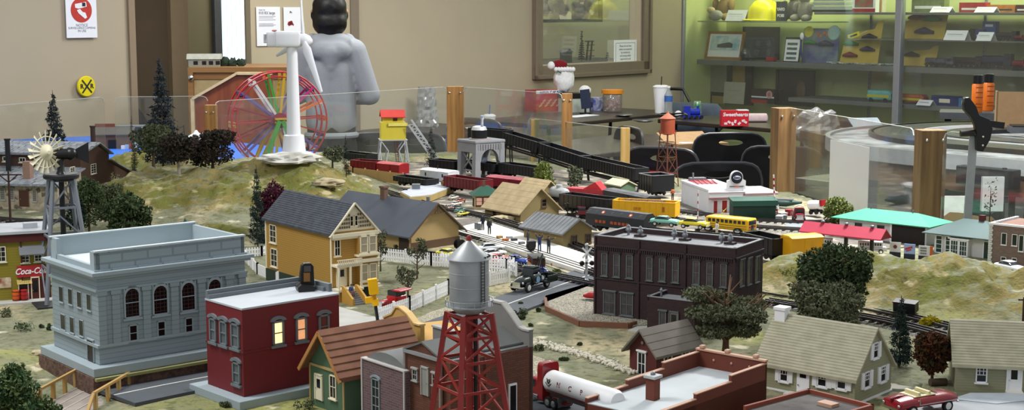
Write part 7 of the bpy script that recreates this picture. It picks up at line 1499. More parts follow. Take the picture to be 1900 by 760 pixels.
def branches(t,h,r,n,seed,sp,top=.8,m=None,lean=0):
 rr=random.Random(seed);g=G();pts=[(0,0,-.004),(lean*.2,.0,h*.2),(lean*.6+r*.4,0,h*.5),(lean,0,h*top)];g.tube(pts,[r*1.5,r,r*.8,r*.3],7);g.build('trunk',m or mtrunk,t,True)
 g=G()
 for k in range(n):
  z=h*(.22+.5*k/max(1,n));a=rr.random()*6.28;L_=sp*(.7+.5*rr.random());p0=Vector((lean*z/h,0,z));p1=p0+Vector((math.cos(a)*L_*.55,math.sin(a)*L_*.55,L_*.35));p2=p0+Vector((math.cos(a)*L_,math.sin(a)*L_,L_*.75));g.tube([p0,p1,p2],[r*.6,r*.4,r*.15],5)
  for q in range(2):a2=a+rr.uniform(-1,1);g.tube([p1,p1+Vector((math.cos(a2)*L_*.4,math.sin(a2)*L_*.4,L_*.35))],[r*.3,r*.1],4)
 g.build('branches',m or mtrunk,t,True)
def spot(px,py,Y=None,dz=0):
 if Y is None:
  q=P(px,py,.95)
  for _ in range(6):q=P(px,py,gz(q.x,q.y))
  return Vector((q.x,q.y,gz(q.x,q.y)+dz))
 x=PY(px,py,Y).x;return Vector((x,Y,gz(x,Y)if inside(x,Y)else PY(px,py,Y).z))
def round_tree(lab,px,ytop,ybase,wpx,key,Y=None,n=2600,leaf=.008,trunk=.18,seed=1,cat='tree',name='leafy_tree',br=6,bm=None,sparse=False,group=None,fl=1.0):
 q=spot(px,ybase,Y);s_=q.y/F;h=(PY(px,ytop,q.y).z-q.z);w=wpx*s_/2;t=thing(name,lab,cat,tuple(q),0,group);rr=random.Random(seed)
 if br:branches(t,h,max(.0018,w*.06),br,seed,w*.75,m=bm)
 z0=h*trunk;zc=(z0+h)/2;hz=(h-z0)/2;bl=[]
 nb=12 if sparse else 9
 for k in range(nb):
  a=rr.random()*6.28;r_=w*(.5+.12*rr.random());zz=zc+hz*rr.uniform(-.6,.62);k2=math.sqrt(max(.15,1-((zz-zc)/hz)**2));sc=.34 if sparse else.5
  bl.append((math.cos(a)*r_*k2,math.sin(a)*r_*k2,zz,w*sc,w*sc,hz*sc*.8))
 if not sparse:bl.append((0,0,zc,w*.78,w*.78,hz*.86));bl.append((0,0,zc+hz*.45,w*.5,w*.5,hz*.5))
 foliage(bl,int(n*(1.25 if not sparse else 1)),leaf*fl*1.22,seed,'foliage',fmat(key),t);return t
def conifer(lab,px,ytop,ybase,wpx,key,Y=None,seed=1,dens=1.0,name='conifer',group=None,n=None):
 q=spot(px,ybase,Y);s_=q.y/F;h=PY(px,ytop,q.y).z-q.z;w=wpx*s_/2;t=thing(name,lab,'tree',tuple(q),0,group);G().tube([(0,0,-.003),(0,0,h)],[max(.0016,w*.07),.0008],6).build('trunk',mtrunk,t)
 bl=[];nl=14;rr=random.Random(seed)
 for i in range(nl):
  f_=i/nl;z=h*(.08+.9*f_);r_=1.2*w*(1-f_)**.8+.002
  for k in range(5):
   a=rr.random()*6.28;bl.append((math.cos(a)*r_*.5,math.sin(a)*r_*.5,z,r_*.5,r_*.5,h*.035))
 foliage(bl,n or int(2600*dens),max(.0045,w*.26),seed,'needles',fmat(key),t,droop=.5,surf=.2,asp=.28);return t
def shrub(lab,px,py,wpx,hpx,key,Y=None,seed=1,n=700,group=None,name='shrub',leaf=.0055):
 q=spot(px,py,Y);s_=q.y/F;w=wpx*s_/2;h=hpx*s_;t=thing(name,lab,'shrub',tuple(q),0,group);rr=random.Random(seed)
 bl=[(0,0,h*.4,w*.75,w*.6,h*.5)]+[(rr.uniform(-.6,.6)*w,rr.uniform(-.4,.4)*w,h*rr.uniform(.25,.6),w*.4,w*.35,h*.38)for _ in range(5)]
 foliage(bl,n,leaf,seed,'foliage',fmat(key),t,surf=.35);return t
conifer('tall dark grey spruce rising before the doorway',303,100,305,62,'spruce',5.25,1,1.6,n=4200)
conifer('dark grey spruce behind the cream windmill wheel',104,167,330,56,'spruce',5.45,2,1.2)
round_tree('olive green tree with a bare forked trunk left of the grey spruce',285,228,308,80,'olive',5.0,2400,.009,.3,3)
round_tree('round dark maroon tree with a pale trunk on the left hill',332,245,330,84,'maroon',4.75,3000,.009,.2,4,bm=mpb)
round_tree('broad dark green tree just left of the ferris wheel',395,238,318,92,'maroon',4.85,3400,.009,.12,5)
conifer('small dark pointed conifer left of the olive tree',250,258,315,16,'conifer',5.1,6,.5)
conifer('small dark pointed conifer behind the mill hill',246,215,290,12,'conifer',5.6,16,.4)
shrub('pale lichen green rounded bush beside the mill lean-to',209,316,46,30,'lichen',5.1,7,900)
conifer('slim blue green conifer left of the victorian roof',478,305,432,36,'blue',3.95,8,1.4)
round_tree('burgundy ball shaped bush behind the victorian house roof',511,332,405,68,'burg',4.12,3000,.008,.05,9,'shrub','burgundy_bush',0)
round_tree('dark cedar standing beside the windmill tower',166,326,432,62,'dkgreen',4.2,3200,.008,.05,10)
round_tree('olive green tree behind the dark cedar',204,338,432,56,'olive',4.3,2400,.008,.08,11)
round_tree('broad drooping dark green tree behind the grey bank parapet',236,352,440,86,'dkgreen',4.0,3600,.010,.05,12)
round_tree('low dark grey tree with bare twigs left of the broad drooping tree',140,362,438,40,'conifer',4.1,1500,.007,.1,13)
round_tree('grey green spreading shrub right of the wind turbine',617,266,308,52,'grey',4.95,1200,.007,.15,14,sparse=True)
conifer('thin dark conifer right of the wind turbine',642,250,306,16,'conifer',5.0,15,.6)
conifer('dark conifer between the yellow cabin ramp and the post',800,234,296,22,'conifer',6.0,17,.7)
round_tree('bushy green tree behind the olive tan house',1009,296,345,48,'lime',5.0,2200,.008,.05,18)
round_tree('small grey green bush beside the black gondola cars',1067,306,340,32,'grey',5.2,900,.007,.1,19)
round_tree('thin leafed garden tree with a dark trunk behind the picket fence',774,440,516,48,'grey',None,420,.006,.4,20,sparse=True,br=10)
round_tree('low sparse garden tree nearer the red pickup',757,488,552,54,'grey',None,420,.006,.2,21,sparse=True,br=12)
round_tree('tall thin tree against the corner of the victorian house',706,418,503,34,'grey',None,360,.006,.3,22,sparse=True,br=8)
round_tree('big dark green tree before the right hill',1545,444,602,140,'dkgreen',2.93,12000,.0066,.03,23,fl=1)
round_tree('wide grey green bush tree in front of the big dark tree',1530,522,606,150,'juniper',2.84,7500,.006,.03,24)
t=round_tree('spreading juniper tree with twisted trunk beside the dark factory',1346,528,664,206,'juniper',None,10500,.0062,.28,37,br=16,sparse=True,bm=mat('juniper_bark','#6e5540',.9,s=60))
conifer('blue green spruce between the two beige houses',1668,548,680,46,'blue',None,26,1.6)
round_tree('rusty orange and green tree beside the beige garage',1729,614,712,84,'autumn',None,5200,.0075,.14,27)
shrub('bright yellow green bush at the foot of the right hill',1727,604,50,22,'yellow',None,28,900)
round_tree('green bush tree leaning in front of the white sheet',1556,362,408,56,'lime',4.35,1700,.008,.05,29)
shrub('dark green bush at the bottom left corner, upper clump',28,780,130,130,'bushy',2.30,30,6000,leaf=.008)
shrub('dark green bush at the bottom left corner, lower clump beside the bridge',75,800,120,95,'bushy',2.15,31,4500,leaf=.008)
for i,(px,py,w_,h_,k_,lab)in enumerate(((48,614,52,18,'dkgreen','low dark green bush on the grass left of the bank'),(10,588,30,20,'olive','olive bush at the left edge below the store'),(78,608,10,8,'dkgreen','tiny green tuft beside the windmill tray'),(92,612,14,14,'dkgreen','small dark tuft against the grey bank plinth'),(950,588,26,16,'dkgreen','low green bush left of three on the lawn'),(972,584,24,16,'olive','middle low bush on the lawn before the gravel lot'),(968,592,18,9,'dkgreen','small flat bush in front of the lawn bushes'),(1000,578,12,8,'dkgreen','small round bush right of the lawn bushes'),(966,567,12,9,'olive','small round bush behind the lawn bushes'),(1000,650,26,14,'olive','olive bush above the pebble line'),(985,605,10,6,'dkgreen','tiny tuft on the lawn near the pebble line'),(1046,668,24,7,'dkgreen','flat dark tuft on the grass behind the red cab'),(1075,640,12,6,'dkgreen','tiny dark tuft right of the pebble line start'),(568,760,56,22,'olive','olive bush at the foot of the green cottage'),(418,755,26,12,'olive','small bush below the dark red building plinth'),(425,770,18,9,'dkgreen','tiny dark bush at the very bottom below the red building'),(1470,502,60,18,'lime','bright green low growth on the pale bank'),(868,402,22,9,'olive','olive growth beside the signal booth'),(905,412,30,9,'lime','low green growth in front of the tan house wall'),(1034,508,18,12,'lime','yellow green bush beside the wrecker truck crane'),(925,468,16,9,'olive','olive tuft beside the parked street cars'),(737,460,20,9,'olive','olive tuft beside the freight station wall'))):
 shrub(lab,px,py,w_,h_,k_,None,40+i,260,leaf=.0045)
round_tree('thin bare tree rising from the maroon chimney roof',1836,318,402,30,'grey',3.95,90,.006,.4,71,sparse=True,br=5)
q=spot(1755,714);t=thing('cut_log','short cut log lying under the rusty orange tree','log',tuple(q+Vector((0,0,.006))),.9);G().tube([(-.022,.02,.0),(.0,0,0)],.007,12).build('bark',mtrunk,t,True);G().lathe([(.0065,0),(.0065,.0008)],14,(.0,0,0),Matrix.Rotation(rad(-48),4,'Z')@Matrix.Rotation(math.pi/2,4,'Y')).build('cut_face',mat('cut_wood','#a5694f',.8),t)
# VEHICLES  (local +x is the front)
mgl=mat('car_glass','#2a3238',.08,v=.2,s=40);mrub=M_tire;mwt_=mat('whitewall','#dcdcd8',.5)
def wheel(t,x,y,r,w=.006,white=False,hub=None):
 o=G().lathe([(r*.5,-w/2),(r*.95,-w/2),(r,-w/4),(r,w/4),(r*.95,w/2),(r*.5,w/2)],20,(x,y,r),RX).build('wheel',mrub,t,True)
 s_=1 if y>0 else-1;a,b_=sorted((y+s_*w*.4,y+s_*w*.62));e=G()
 e.lathe([(r*.62,-b_),(r*.5,-a+.0),(r*.62,-a)]if 0 else[(.001,-w*.62),(r*.6,-w*.5),(r*.6,w*.5),(.001,w*.62)],16,(x,y,r),RX);e.build('hubcap',hub or(mwt_ if white else M_chrome),o,True);return o
def vehicle(name,lab,cat,p_rear,p_front,zg,col,kind='sedan',L_=None,group=None,sc=1,white=False,extra=None,zoff=.0):
 """pixel ends of the wheelbase side centre line on the ground"""
 a=P(*p_rear,zg);c=P(*p_front,zg);d=c-a;yaw=math.atan2(d.y,d.x);mid=(a+c)/2;L_=L_ or d.length;t=thing(name,lab,cat,(mid.x,mid.y,zg+zoff),yaw,group);u=L_/100;m=mat('car_'+col[1:],col,.25,coat=.5,v=.05)
 def lo(secs,nm,mm,e=3.2,n=20):g=G();g.loft([(x*u,zc*u,hz*u,hy*u)for x,zc,hz,hy in secs],n,e);return g.build(nm,mm,t,True)
 if kind in('sedan','wagon','convertible'):
  lo([(-49,15,4,15),(-47,16,6.5,18),(-30,17,7.5,19.5),(0,17.5,7.5,20),(30,17,7.5,19.5),(46,16,6.5,18.5),(49,15,4.5,16)],'body',m)
  if kind=='convertible':
   lo([(-24,24.6,.8,14),(0,25,.9,14.5),(12,25,.8,14.5)],'interior',mat('cream_leather','#d9cfa0',.6),5)
   for x in(-14,3):g=G();g.box(x*u,0,26.5*u,4*u,26*u,6*u,ry=-.15);g.build('seat',mat('cream_leather','#d9cfa0'),t,bevel=.0006)
   g=G();g.box(-4*u,0,25.6*u,7*u,20*u,.6*u);g.build('seat_shadow',mat('olive_shade','#7d7a4c',.8),t)  # olive slab painted as the shadow between the seats
   g=G();g.bar((14*u,-15*u,25*u),(9*u,-13.5*u,34*u),.0007);g.bar((14*u,15*u,25*u),(9*u,13.5*u,34*u),.0007);g.bar((9*u,-13.5*u,34*u),(9*u,13.5*u,34*u),.0007);g.build('windscreen_frame',M_chrome,t)
   G().add([(14*u,-15*u,25*u),(14*u,15*u,25*u),(9*u,13.5*u,34*u),(9*u,-13.5*u,34*u),(13.6*u,-15*u,25*u),(13.6*u,15*u,25*u),(8.6*u,13.5*u,34*u),(8.6*u,-13.5*u,34*u)],[(0,1,2,3),(4,7,6,5),(0,3,7,4),(1,5,6,2)]).build('windscreen',glass('windscreen_glass','#e2eae8',.15),t)
   for s_ in(-1,1):lo([(-50,21+0*s_,2.5,1.5),(-40,23.5,2.5,2),(-15,23.5,1.2,1.2)],'tail_fin',m);t.children[-1].location.y=s_*17*u;g=G();g.b(-20*u,44*u,s_*20*u-.0004,s_*20*u+.0006,15*u,15.8*u);g.b(-20.4*u,-19.4*u,s_*20*u-.0004,s_*20*u+.0006,15*u,23*u);g.build('side_trim',M_chrome,t);G().ball((-50*u,s_*14*u,16*u),(1.2*u,2.5*u,1.8*u)).build('tail_lamp',M_chrome,t,True)
  elif kind=='wagon':pass
  else:
   lo([(-32,24,1,16),(-24,27,4.5,15.5),(6,27.5,4.5,15.5),(18,24,1,16)],'glasshouse',mgl);lo([(-24,31.6,.8,13),(-18,32.3,1.2,14),(2,32.3,1.2,14),(8,31.6,.8,13)],'roof',m)
 if kind=='pickup':
  lo([(8,20,4,10),(10,21,8.5,13),(30,20,8,12),(44,18,6.5,10.5),(48,16,5,9)],'bonnet',m);lo([(-14,22,10,17),(-12,22,12,18),(10,22,12,17.5),(12,20,9,15)],'cab',m);lo([(-12.5,38,5,15),(-10,39,6,15.5),(5,39,6,15.5),(10,36,4,14)],'cab_windows',mgl);lo([(-13,44,1.4,14.5),(-9,45.3,1.8,15.5),(4,45.3,1.8,15.5),(8,44,1,14)],'cab_roof',m)
  g=G()
  for s_ in(-1,1):g.b(-49*u,-14*u,s_*15*u-1*u,s_*15*u+1*u,14*u,27*u)
  g.b(-49*u,-14*u,-15*u,15*u,13*u,16*u);g.b(-50*u,-48*u,-15*u,15*u,13*u,27*u);g.build('truck_bed',m,t)
  for s_ in(-1,1):
   for x in(32,-32):lo([(x-13,9,3,3),(x-8,13,6,4),(x,15,7,4.5),(x+8,13,6,4),(x+13,9,3,3)],'fender',m);t.children[-1].location.y=s_*17*u
   G().b(-18*u,20*u,s_*18*u-2*u,s_*18*u+2*u,8*u,9.5*u).build('running_board',m,t);G().ball((45*u,s_*13*u,19*u),(2*u,2.6*u,2.6*u)).build('headlamp',M_chrome,t,True)
  g=G();g.b(47*u,49*u,-9*u,9*u,11*u,21*u);
  g.build('grille',M_chrome,t)
 if kind=='wagon':
  mw2=mat('wagon_wood','#b98d54',.6);lo([(-44,34,9.5,16.5),(-42,34,11,17),(14,34,11,17),(17,34,10,16)],'wagon_box',mat('wagon_brown','#4a2a1c',.6),6);lo([(-45,46,1.5,17),(-40,47.5,2.2,18),(14,47.5,2.2,18),(20,45.5,1,16)],'roof',mat('wagon_roof','#454640',.6),4)
  for s_ in(-1,1):
   for x0,x1 in((-40,-24),(-21,-5),(-2,12)):G().b(x0*u,x1*u,s_*17*u-.0004,s_*17*u+.0004,24*u,31*u).build('wood_panel',mw2,t);G().b(x0*u,x1*u,s_*17.1*u-.0004,s_*17.1*u+.0004,34*u,42*u).build('side_window',mgl,t)
  G().b(-44.4*u,-44*u,-13*u,13*u,33*u,42*u).build('rear_window',mgl,t)
  lo([(16,22,5,9),(40,21,8,10),(46,20,7,9)],'bonnet',m)
  for s_ in(-1,1):
   for x in(32,-30):lo([(x-13,10,3,3),(x-7,15,6,4),(x,17,6,4.5),(x+8,14,6,4),(x+14,9,3,3)],'fender',m);t.children[-1].location.y=s_*17*u
 if kind=='bus':
  lo([(-49,26,15,15),(-47,26,18,17),(34,26,18,17),(36,26,17,16)],'body',m,7);lo([(34,18,9,13),(47,17,8,12),(49,16,6,11)],'bonnet',m,4)
  for s_ in(-1,1):
   for k in range(9):G().b((-44+8.6*k)*u,(-38+8.6*k)*u,s_*17*u-.0004,s_*17*u+.0004,29*u,38*u).build('window',mgl,t)
   for z in(16,22):G().b(-47*u,34*u,s_*17.05*u-.0005,s_*17.05*u+.0005,z*u,(z+1)*u).build('black_stripe',M_black,t)
  G().b(-49.8*u,-49*u,-12*u,12*u,27*u,39*u).build('rear_window',mgl,t);G().b(-49.9*u,-49*u,-4*u,4*u,11*u,25*u).build('rear_door',mgl,t)
  for s_ in(-1,1):G().b(-50*u,-49*u,s_*9*u-2*u,s_*9*u+2*u,18*u,23*u).build('tail_lamp',M_red,t)
 if kind=='antique':
  lo([(6,22,7,8),(38,21,8,8),(44,21,7,7.5)],'bonnet',m);lo([(-28,24,9,13),(8,24,10,13)],'cab',m,6);lo([(-26,39,7,12.5),(5,39,7,12.5)],'cab_windows',mgl,6);lo([(-29,46.5,1.5,13.5),(8,46.5,1.5,13.5)],'roof',m,5)
  for s_ in(-1,1):
   for x in(33,-30):lo([(x-14,10,1.5,3),(x-7,20,1.5,3.5),(x+6,20,1.5,3.5),(x+14,10,1.5,3)],'fender',m);t.children[-1].location.y=s_*16*u
   G().ball((44*u,s_*9*u,26*u),3*u).build('headlamp',M_chrome,t,True)
  G().b(44*u,46*u,-7*u,7*u,12*u,28*u).build('radiator',M_chrome,t)
 wr_=dict(bus=8.5,pickup=9.5,antique=10.5).get(kind,8);xs=dict(bus=(-30,30),pickup=(-32,32),antique=(-30,33),wagon=(-30,32)).get(kind,(-30,30))
 for x in xs:
  for s_ in(-1,1):wheel(t,x*u,s_*(15.5 if kind in('antique',)else 17)*u,wr_*u,5*u,white or kind=='convertible')
 if kind in('sedan','convertible','pickup','wagon','bus'):
  for x in(-50.5,50):
   lo([(x-.8,11,1.6,17),(x+.8,11,1.6,17)],'bumper',M_chrome,3)if kind!='bus'else lo([(x-.8,9,1.5,15),(x+.8,9,1.5,15)],'bumper',M_black,3)
 if kind=='sedan':
  for s_ in(-1,1):G().ball((48.5*u,s_*14*u,18*u),(1.5*u,2.8*u,2.4*u)).build('headlamp',M_chrome,t,True)
 if extra:extra(t,u,m)
 return t
def wrecker(t,u,m):
 g=G()
 for s_ in(-1,1):g.bar((-34*u,s_*10*u,16*u),(-34*u,s_*4*u,60*u),.0016);g.bar((-14*u,s_*8*u,26*u),(-34*u,s_*4*u,60*u),.0012)
 g.bar((-10*u,0,28*u),(-44*u,0,64*u),.0022);g.bar((-44*u,0,64*u),(-46*u,0,35*u),.0006);g.bar((-34*u,-4*u,58*u),(-34*u,4*u,58*u),.0016);g.build('tow_crane',M_dk,t)
 for s_ in(-1,1):G().lathe([(6.5*u,0),(6.5*u,.0004)],20,(-1*u,s_*18.3*u,21*u),RX).build('door_emblem',mat('emblem_blue','#7fa3c4',.5),t);G().lathe([(3.5*u,-.0006),(3.5*u,.0006)],14,(-20*u,s_*16.5*u,21*u),RX).build('white_disc',mwt_,t)
 g=G();g.b(-40*u,-20*u,-9*u,9*u,16*u,22*u);g.build('winch',M_steel,t)
vehicle('tow_truck','dark green pickup tow truck with a crane on the grey street','truck',(1026,524),(940,548),.956,'#0c1b18','pickup',.118,extra=wrecker,white=True)
vehicle('station_wagon','vintage wooden sided wagon with blue fenders behind the tow truck','car',(985,500),(1010,522),.953,'#1d2a63','wagon',.10)
vehicle('pickup_truck','bright red vintage pickup parked by the picket fence','truck',(754,570),(706,582),.953,'#b01820','antique',.10)
vehicle('convertible_car','dark red fifties convertible with a cream interior at the bottom right','car',(1662,770),(1752,755),.9555,'#8f1622','convertible',.125)
vehicle('antique_car','dark red antique car parked right of the olive tan house','car',(1070,404),(1098,404),.957,'#6d1520','antique',.072)
vehicle('school_bus','yellow school bus beyond the transporter wagon','bus',(1397,434),(1305,424),.955,'#e5b414','bus',.165).scale.z=.62
for i,(a,c,col,lab)in enumerate((((818,476),(846,481),'#d8cc20','yellow parked car behind the picket fence by the freight station'),((895,468),(925,466),'#d9dde2','white parked car by the platform edge'),((905,492),(935,484),'#c32326','red parked car in the street market row'),((925,496),(955,490),'#b51f2a','red parked car nearest the blue car'),((948,490),(968,492),'#1e3d9c','blue parked car behind the wooden wagon'),((900,480),(930,476),'#e5e5e8','white parked car behind the red ones'),((1454,500),(1500,492),'#e8e8ea','white car half hidden by the dark factory corner'),((836,384),(856,380),'#e1ddd0','white old car in the scrap yard left of the signal booth'),((845,396),(862,392),'#3f7f68','green old car in the scrap yard'),((850,402),(868,399),'#c4bd4e','pale yellow old car in the scrap yard'),((832,372),(850,368),'#c9c5b6','cream old car in the scrap yard, farthest back'),((846,378),(862,374),'#9c4a32','rusty old car in the scrap yard'),((826,386),(840,392),'#7c5b4a','brown old car in the scrap yard'))):
 vehicle('parked_car',lab,'car',a,c,.9535,col,'sedan',.075 if i<7 else.05,'small parked model cars')
a=P(984,736,.956);c=P(1100,776,.956);yw=math.atan2((a-c).y,(a-c).x);t=thing('tanker_truck','red semi truck pulling a white tank trailer lettered in red','truck',(a.x,a.y,.956),yw);mcr_=mat('cab_red','#8e1b22',.3,coat=.4);k=.105/100
def lo2(secs,nm,mm,e=3.2,n=22):g=G();g.loft([(x*k,zc*k,hz*k,hy*k)for x,zc,hz,hy in secs],n,e);return g.build(nm,mm,t,True)
lo2([(-22,22,9,14),(-20,22,11,14.5),(-8,19,9,12),(-1,17,7,10)],'bonnet',mcr_);lo2([(-40,26,15,16),(-22,26,15,16)],'cab',mcr_,6);lo2([(-52,36,31,16.5),(-39,36,31,16.5)],'sleeper',mcr_,8)
G().box(-21.8*k,0,33*k,1*k,26*k,10*k,ry=-.15).build('windscreen',mgl,t);
for s_ in(-1,1):G().b(-33*k,-25*k,s_*16*k-.0004,s_*16*k+.0004,27*k,38*k).build('side_window',mgl,t);G().b(-20*k,-2*k,s_*12.6*k-.0005,s_*12.6*k+.0005,25*k,28*k).build('white_stripe',M_white,t);G().tube([(-40*k,s_*14*k,12*k),(-28*k,s_*14*k,12*k)],4*k,12).build('fuel_tank',M_chrome,t,True)
G().b(-1*k,1*k,-8*k,8*k,8*k,23*k).build('grille',M_chrome,t);G().b(-.5*k,2*k,-13*k,13*k,6*k,9*k).build('bumper',M_chrome,t);G().b(-95*k,-4*k,-6*k,6*k,8*k,12*k).build('chassis',mcr_,t)
for x,dual in((-10,0),(-64,1),(-79,1)):
 for s_ in(-1,1):wheel(t,x*k,s_*14*k,8.5*k,6*k)
lo2([(-46,38,6,6),(-49,38,14,14),(-56,38,17.5,17.5),(-205,38,17.5,17.5),(-212,38,14,14),(-215,38,6,6)],'tank',M_white,2,28);
for s_ in(-1,1):G().b(-205*k,-60*k,s_*15.5*k-.0006,s_*15.5*k+.0006,25*k,28*k).build('dark_stripe',mat('stripe_brown','#4a2326',.5),t)
G().b(-205*k,-58*k,-6*k,6*k,16*k,22*k).build('trailer_frame',M_steel,t);G().b(-88*k,-86*k,-14*k,14*k,4*k,18*k).build('mud_flap',M_steel,t);G().b(-150*k,-145*k,-8*k,8*k,0,20*k).build('landing_gear',M_steel,t)
for x in(-180,-196):
 for s_ in(-1,1):wheel(t,x*k,s_*14*k,8.5*k,6*k)
sgn=1
for ch_,x in(('N',-92),('C',-120),('P',-147)):text(ch_,11*k,mat('letter_red','#7a1f22',.5),t,(x*k,16.9*k,41*k),rot=(math.pi/2-.15,0,math.pi),bold=.0002)
g=G();M_=Matrix.Translation((-68*k,16.6*k,42*k))@Matrix.Rotation(math.pi,4,'Z');g.M=M_
for s_ in(-1,1):g.bar((0,-.0008,-7*k),(s_*7*k,-.0008,-2*k),.0012,.0012);g.bar((0,-.0008,-3*k),(s_*4*k,-.0008,5*k),.001,.001)
g.tube([(3.4*k*math.cos(a_),-.0008,3.4*k*math.sin(a_))for a_ in[j*.5236 for j in range(12)]],.0005,6,True);g.build('emblem',mat('emblem_green','#27332c',.5),t)
a=P(1482,410,.958);t=thing('fire_engine','dark red fire engine facing the camera beside the green bush','truck',(a.x,a.y,.958),-1.65);k=.0010
lo2([(-40,20,12,17),(0,20,12,17)],'body',mat('fire_red','#7a1a26',.35),6);lo2([(0,26,17,16),(14,26,17,16)],'cab',mat('fire_red','#7a1a26'),6);lo2([(14,18,9,14),(30,17,8,12)],'bonnet',mat('fire_red','#7a1a26'));G().box(14.5*k,0,33*k,1*k,24*k,11*k).build('windscreen',mgl,t)
G().b(30*k,32*k,-10*k,10*k,8*k,24*k).build('grille',M_chrome,t);g=G()
for i in range(5):g.b(31*k,33*k,(-8+4*i)*k-.6*k,(-8+4*i)*k+.6*k,9*k,22*k)
g.build('grille_bars',M_white,t);G().b(30*k,34*k,-15*k,15*k,3*k,8*k).build('bumper',mat('fire_red','#7a1a26'),t);G().tube([(4*k,-14*k,45*k),(8*k,0,52*k),(4*k,14*k,45*k)],1.6*k,8).build('roof_bar',M_white,t,True)
for x in(-28,20):
 for s_ in(-1,1):wheel(t,x*k,s_*15*k,8*k,5*k)
a=P(1506,400,.958);t=thing('tank_trailer','white tank trailer with a red end leaning beside the fire engine','trailer',(a.x,a.y+.05,.985),2.15,rx=0,ry=.12);lo2([(-60,0,6,6),(-57,0,14,14),(-8,0,15,15),(-4,0,11,11),(-2,0,4,4)],'tank',M_white,2,24);G().box(-62*k,0,6*k,10*k,20*k,20*k).build('red_end',M_red,t);g=G();g.bar((-10*k,4*k,14*k),(-10*k,4*k,-25*k),.001);g.bar((-10*k,-4*k,14*k),(-10*k,-4*k,-25*k),.001)
for i in range(5):g.bar((-10*k,-4*k,(10-6*i)*k),(-10*k,4*k,(10-6*i)*k),.001)
g.build('ladder',M_black,t);G().b(-50*k,-10*k,-8*k,8*k,-22*k,-14*k).build('frame',M_dk,t)
for x in(-44,-20):
 for s_ in(-1,1):G().lathe([(7*k,-2.5*k),(7*k,2.5*k)],16,(x*k,s_*12*k,-22*k),RX).build('wheel',mrub,t,True)
 # RAILWAY WAGONS
def wagon(name,lab,p0,p1,z,kind,col,hh=.045,L_=None,w=.058,group='goods wagons in the yard',Y=None,world=None,pitch=True):
 if world:a,c=Vector(world[0]),Vector(world[1])
 else:a=P(*p0,z);c=P(*p1,z)
 d=c-a;yaw=math.atan2(d.y,d.x);tilt=-math.atan2(d.z,math.hypot(d.x,d.y));mid=(a+c)/2;L_=L_ or d.length;t=bpy.data.objects.new(name,None);COL.objects.link(t);t.location=mid;t.rotation_mode='XYZ';t.rotation_euler=(0,tilt,yaw);tag(t,lab,'railway wagon',group);m=mat('wag_'+col[1:],col,.45,v=.1);f=.016
 if kind in('gondola','hopper'):
  g=G();g.b(-L_/2,L_/2,-w/2,w/2,f,f+.003)
  for s_ in(-1,1):g.b(-L_/2,L_/2,s_*w/2-.0015,s_*w/2+.0015,f,f+hh);g.b(s_*L_/2-.0015,s_*L_/2+.0015,-w/2,w/2,f,f+hh)
  g.build('body',m,t);g=G()
  for s_ in(-1,1):
   n_=int(L_/.018)
   for i in range(n_+1):g.b(-L_/2+L_*i/n_-.001,-L_/2+L_*i/n_+.001,s_*(w/2+.0015)-.001,s_*(w/2+.0015)+.001,f,f+hh)
   g.b(-L_/2-.001,L_/2+.001,s_*(w/2)-.0025,s_*(w/2)+.0025,f+hh-.002,f+hh+.001);g.b(s_*L_/2-.002,s_*L_/2+.002,-w/2,w/2,f+hh-.002,f+hh+.001)
  g.build('ribs',m,t)
 elif kind=='box':
  G().b(-L_/2,L_/2,-w/2,w/2,f,f+hh).build('body',m,t);e=G();e.prism([(-w/2-.001,f+hh),(w/2+.001,f+hh),(w/4,f+hh+.005),(-w/4,f+hh+.005)],lambda u,v_,x:(x,u,v_),-L_/2-.001,L_/2+.001);e.build('roof',mat('wagroof_'+col[1:],col,.5,h2='#%02x%02x%02x'%tuple(min(255,int(int(col[i:i+2],16)*1.25+22))for i in(1,3,5)),v=.1),t)
  for s_ in(-1,1):G().b(-L_*.1,L_*.1,s_*w/2-.002,s_*w/2+.002,f+.002,f+hh-.003).build('sliding_door',m,t)
 elif kind=='tank':
  e=G();r=hh/2;e.loft([(-L_/2+.002,f+r,r*.6,r*.6),(-L_/2+.01,f+r,r,r),(L_/2-.01,f+r,r,r),(L_/2-.002,f+r,r*.6,r*.6)],20,2);e.build('tank',m,t,True);G().cyl(0,0,f+hh-.003,f+hh+.008,.011).build('dome',m,t,True)
 elif kind=='flat':G().b(-L_/2,L_/2,-w/2,w/2,f-.002,f+.004).build('deck',m,t);g=G();g.b(-L_/2,L_/2,-w/2+.004,w/2-.004,f-.007,f-.002);g.build('side_sill',M_dk,t)
 elif kind=='coal':
  e=G();e.prism([(-w/2,f),(w/2,f),(w/2,f+hh*.7),(w*.2,f+hh),(-w*.2,f+hh),(-w/2,f+hh*.7)],lambda u,v_,x:(x,u,v_),-L_/2,L_/2);e.build('body',m,t)
 mt2=M_dk
 G().b(-L_/2,L_/2,-.008,.008,f-.004,f).build('underframe',M_dk,t)
 for sx in(-1,1):
  g=G();x0=sx*(L_/2-.032)
  for y in(-.019,.019):g.b(x0-.018,x0+.018,y-.0015,y+.0015,.006,.012)
  g.b(x0-.004,x0+.004,-.02,.02,.007,f-.003);bg=g.build('bogie',M_dk,t)
  for dx in(-.012,.012):G().lathe([(.0075,-.0175),(.0075,-.014),(.002,-.014),(.002,.014),(.0075,.014),(.0075,.0175)],14,(x0+dx,0,.0075),RX).build('wheelset',mt2,bg)
  G().b(sx*L_/2-(0 if sx>0 else.008),sx*L_/2+(.008 if sx>0 else 0),-.002,.002,.010,.013).build('coupler',M_dk,t)
 return t,L_,w,f
zt3=.9635
t,L_,w,f=wagon('gondola_wagon','bright yellow gondola wagon loaded with brown barrels',(1142,404),(1256,410),zt3,'gondola','#e3ab12',.042)
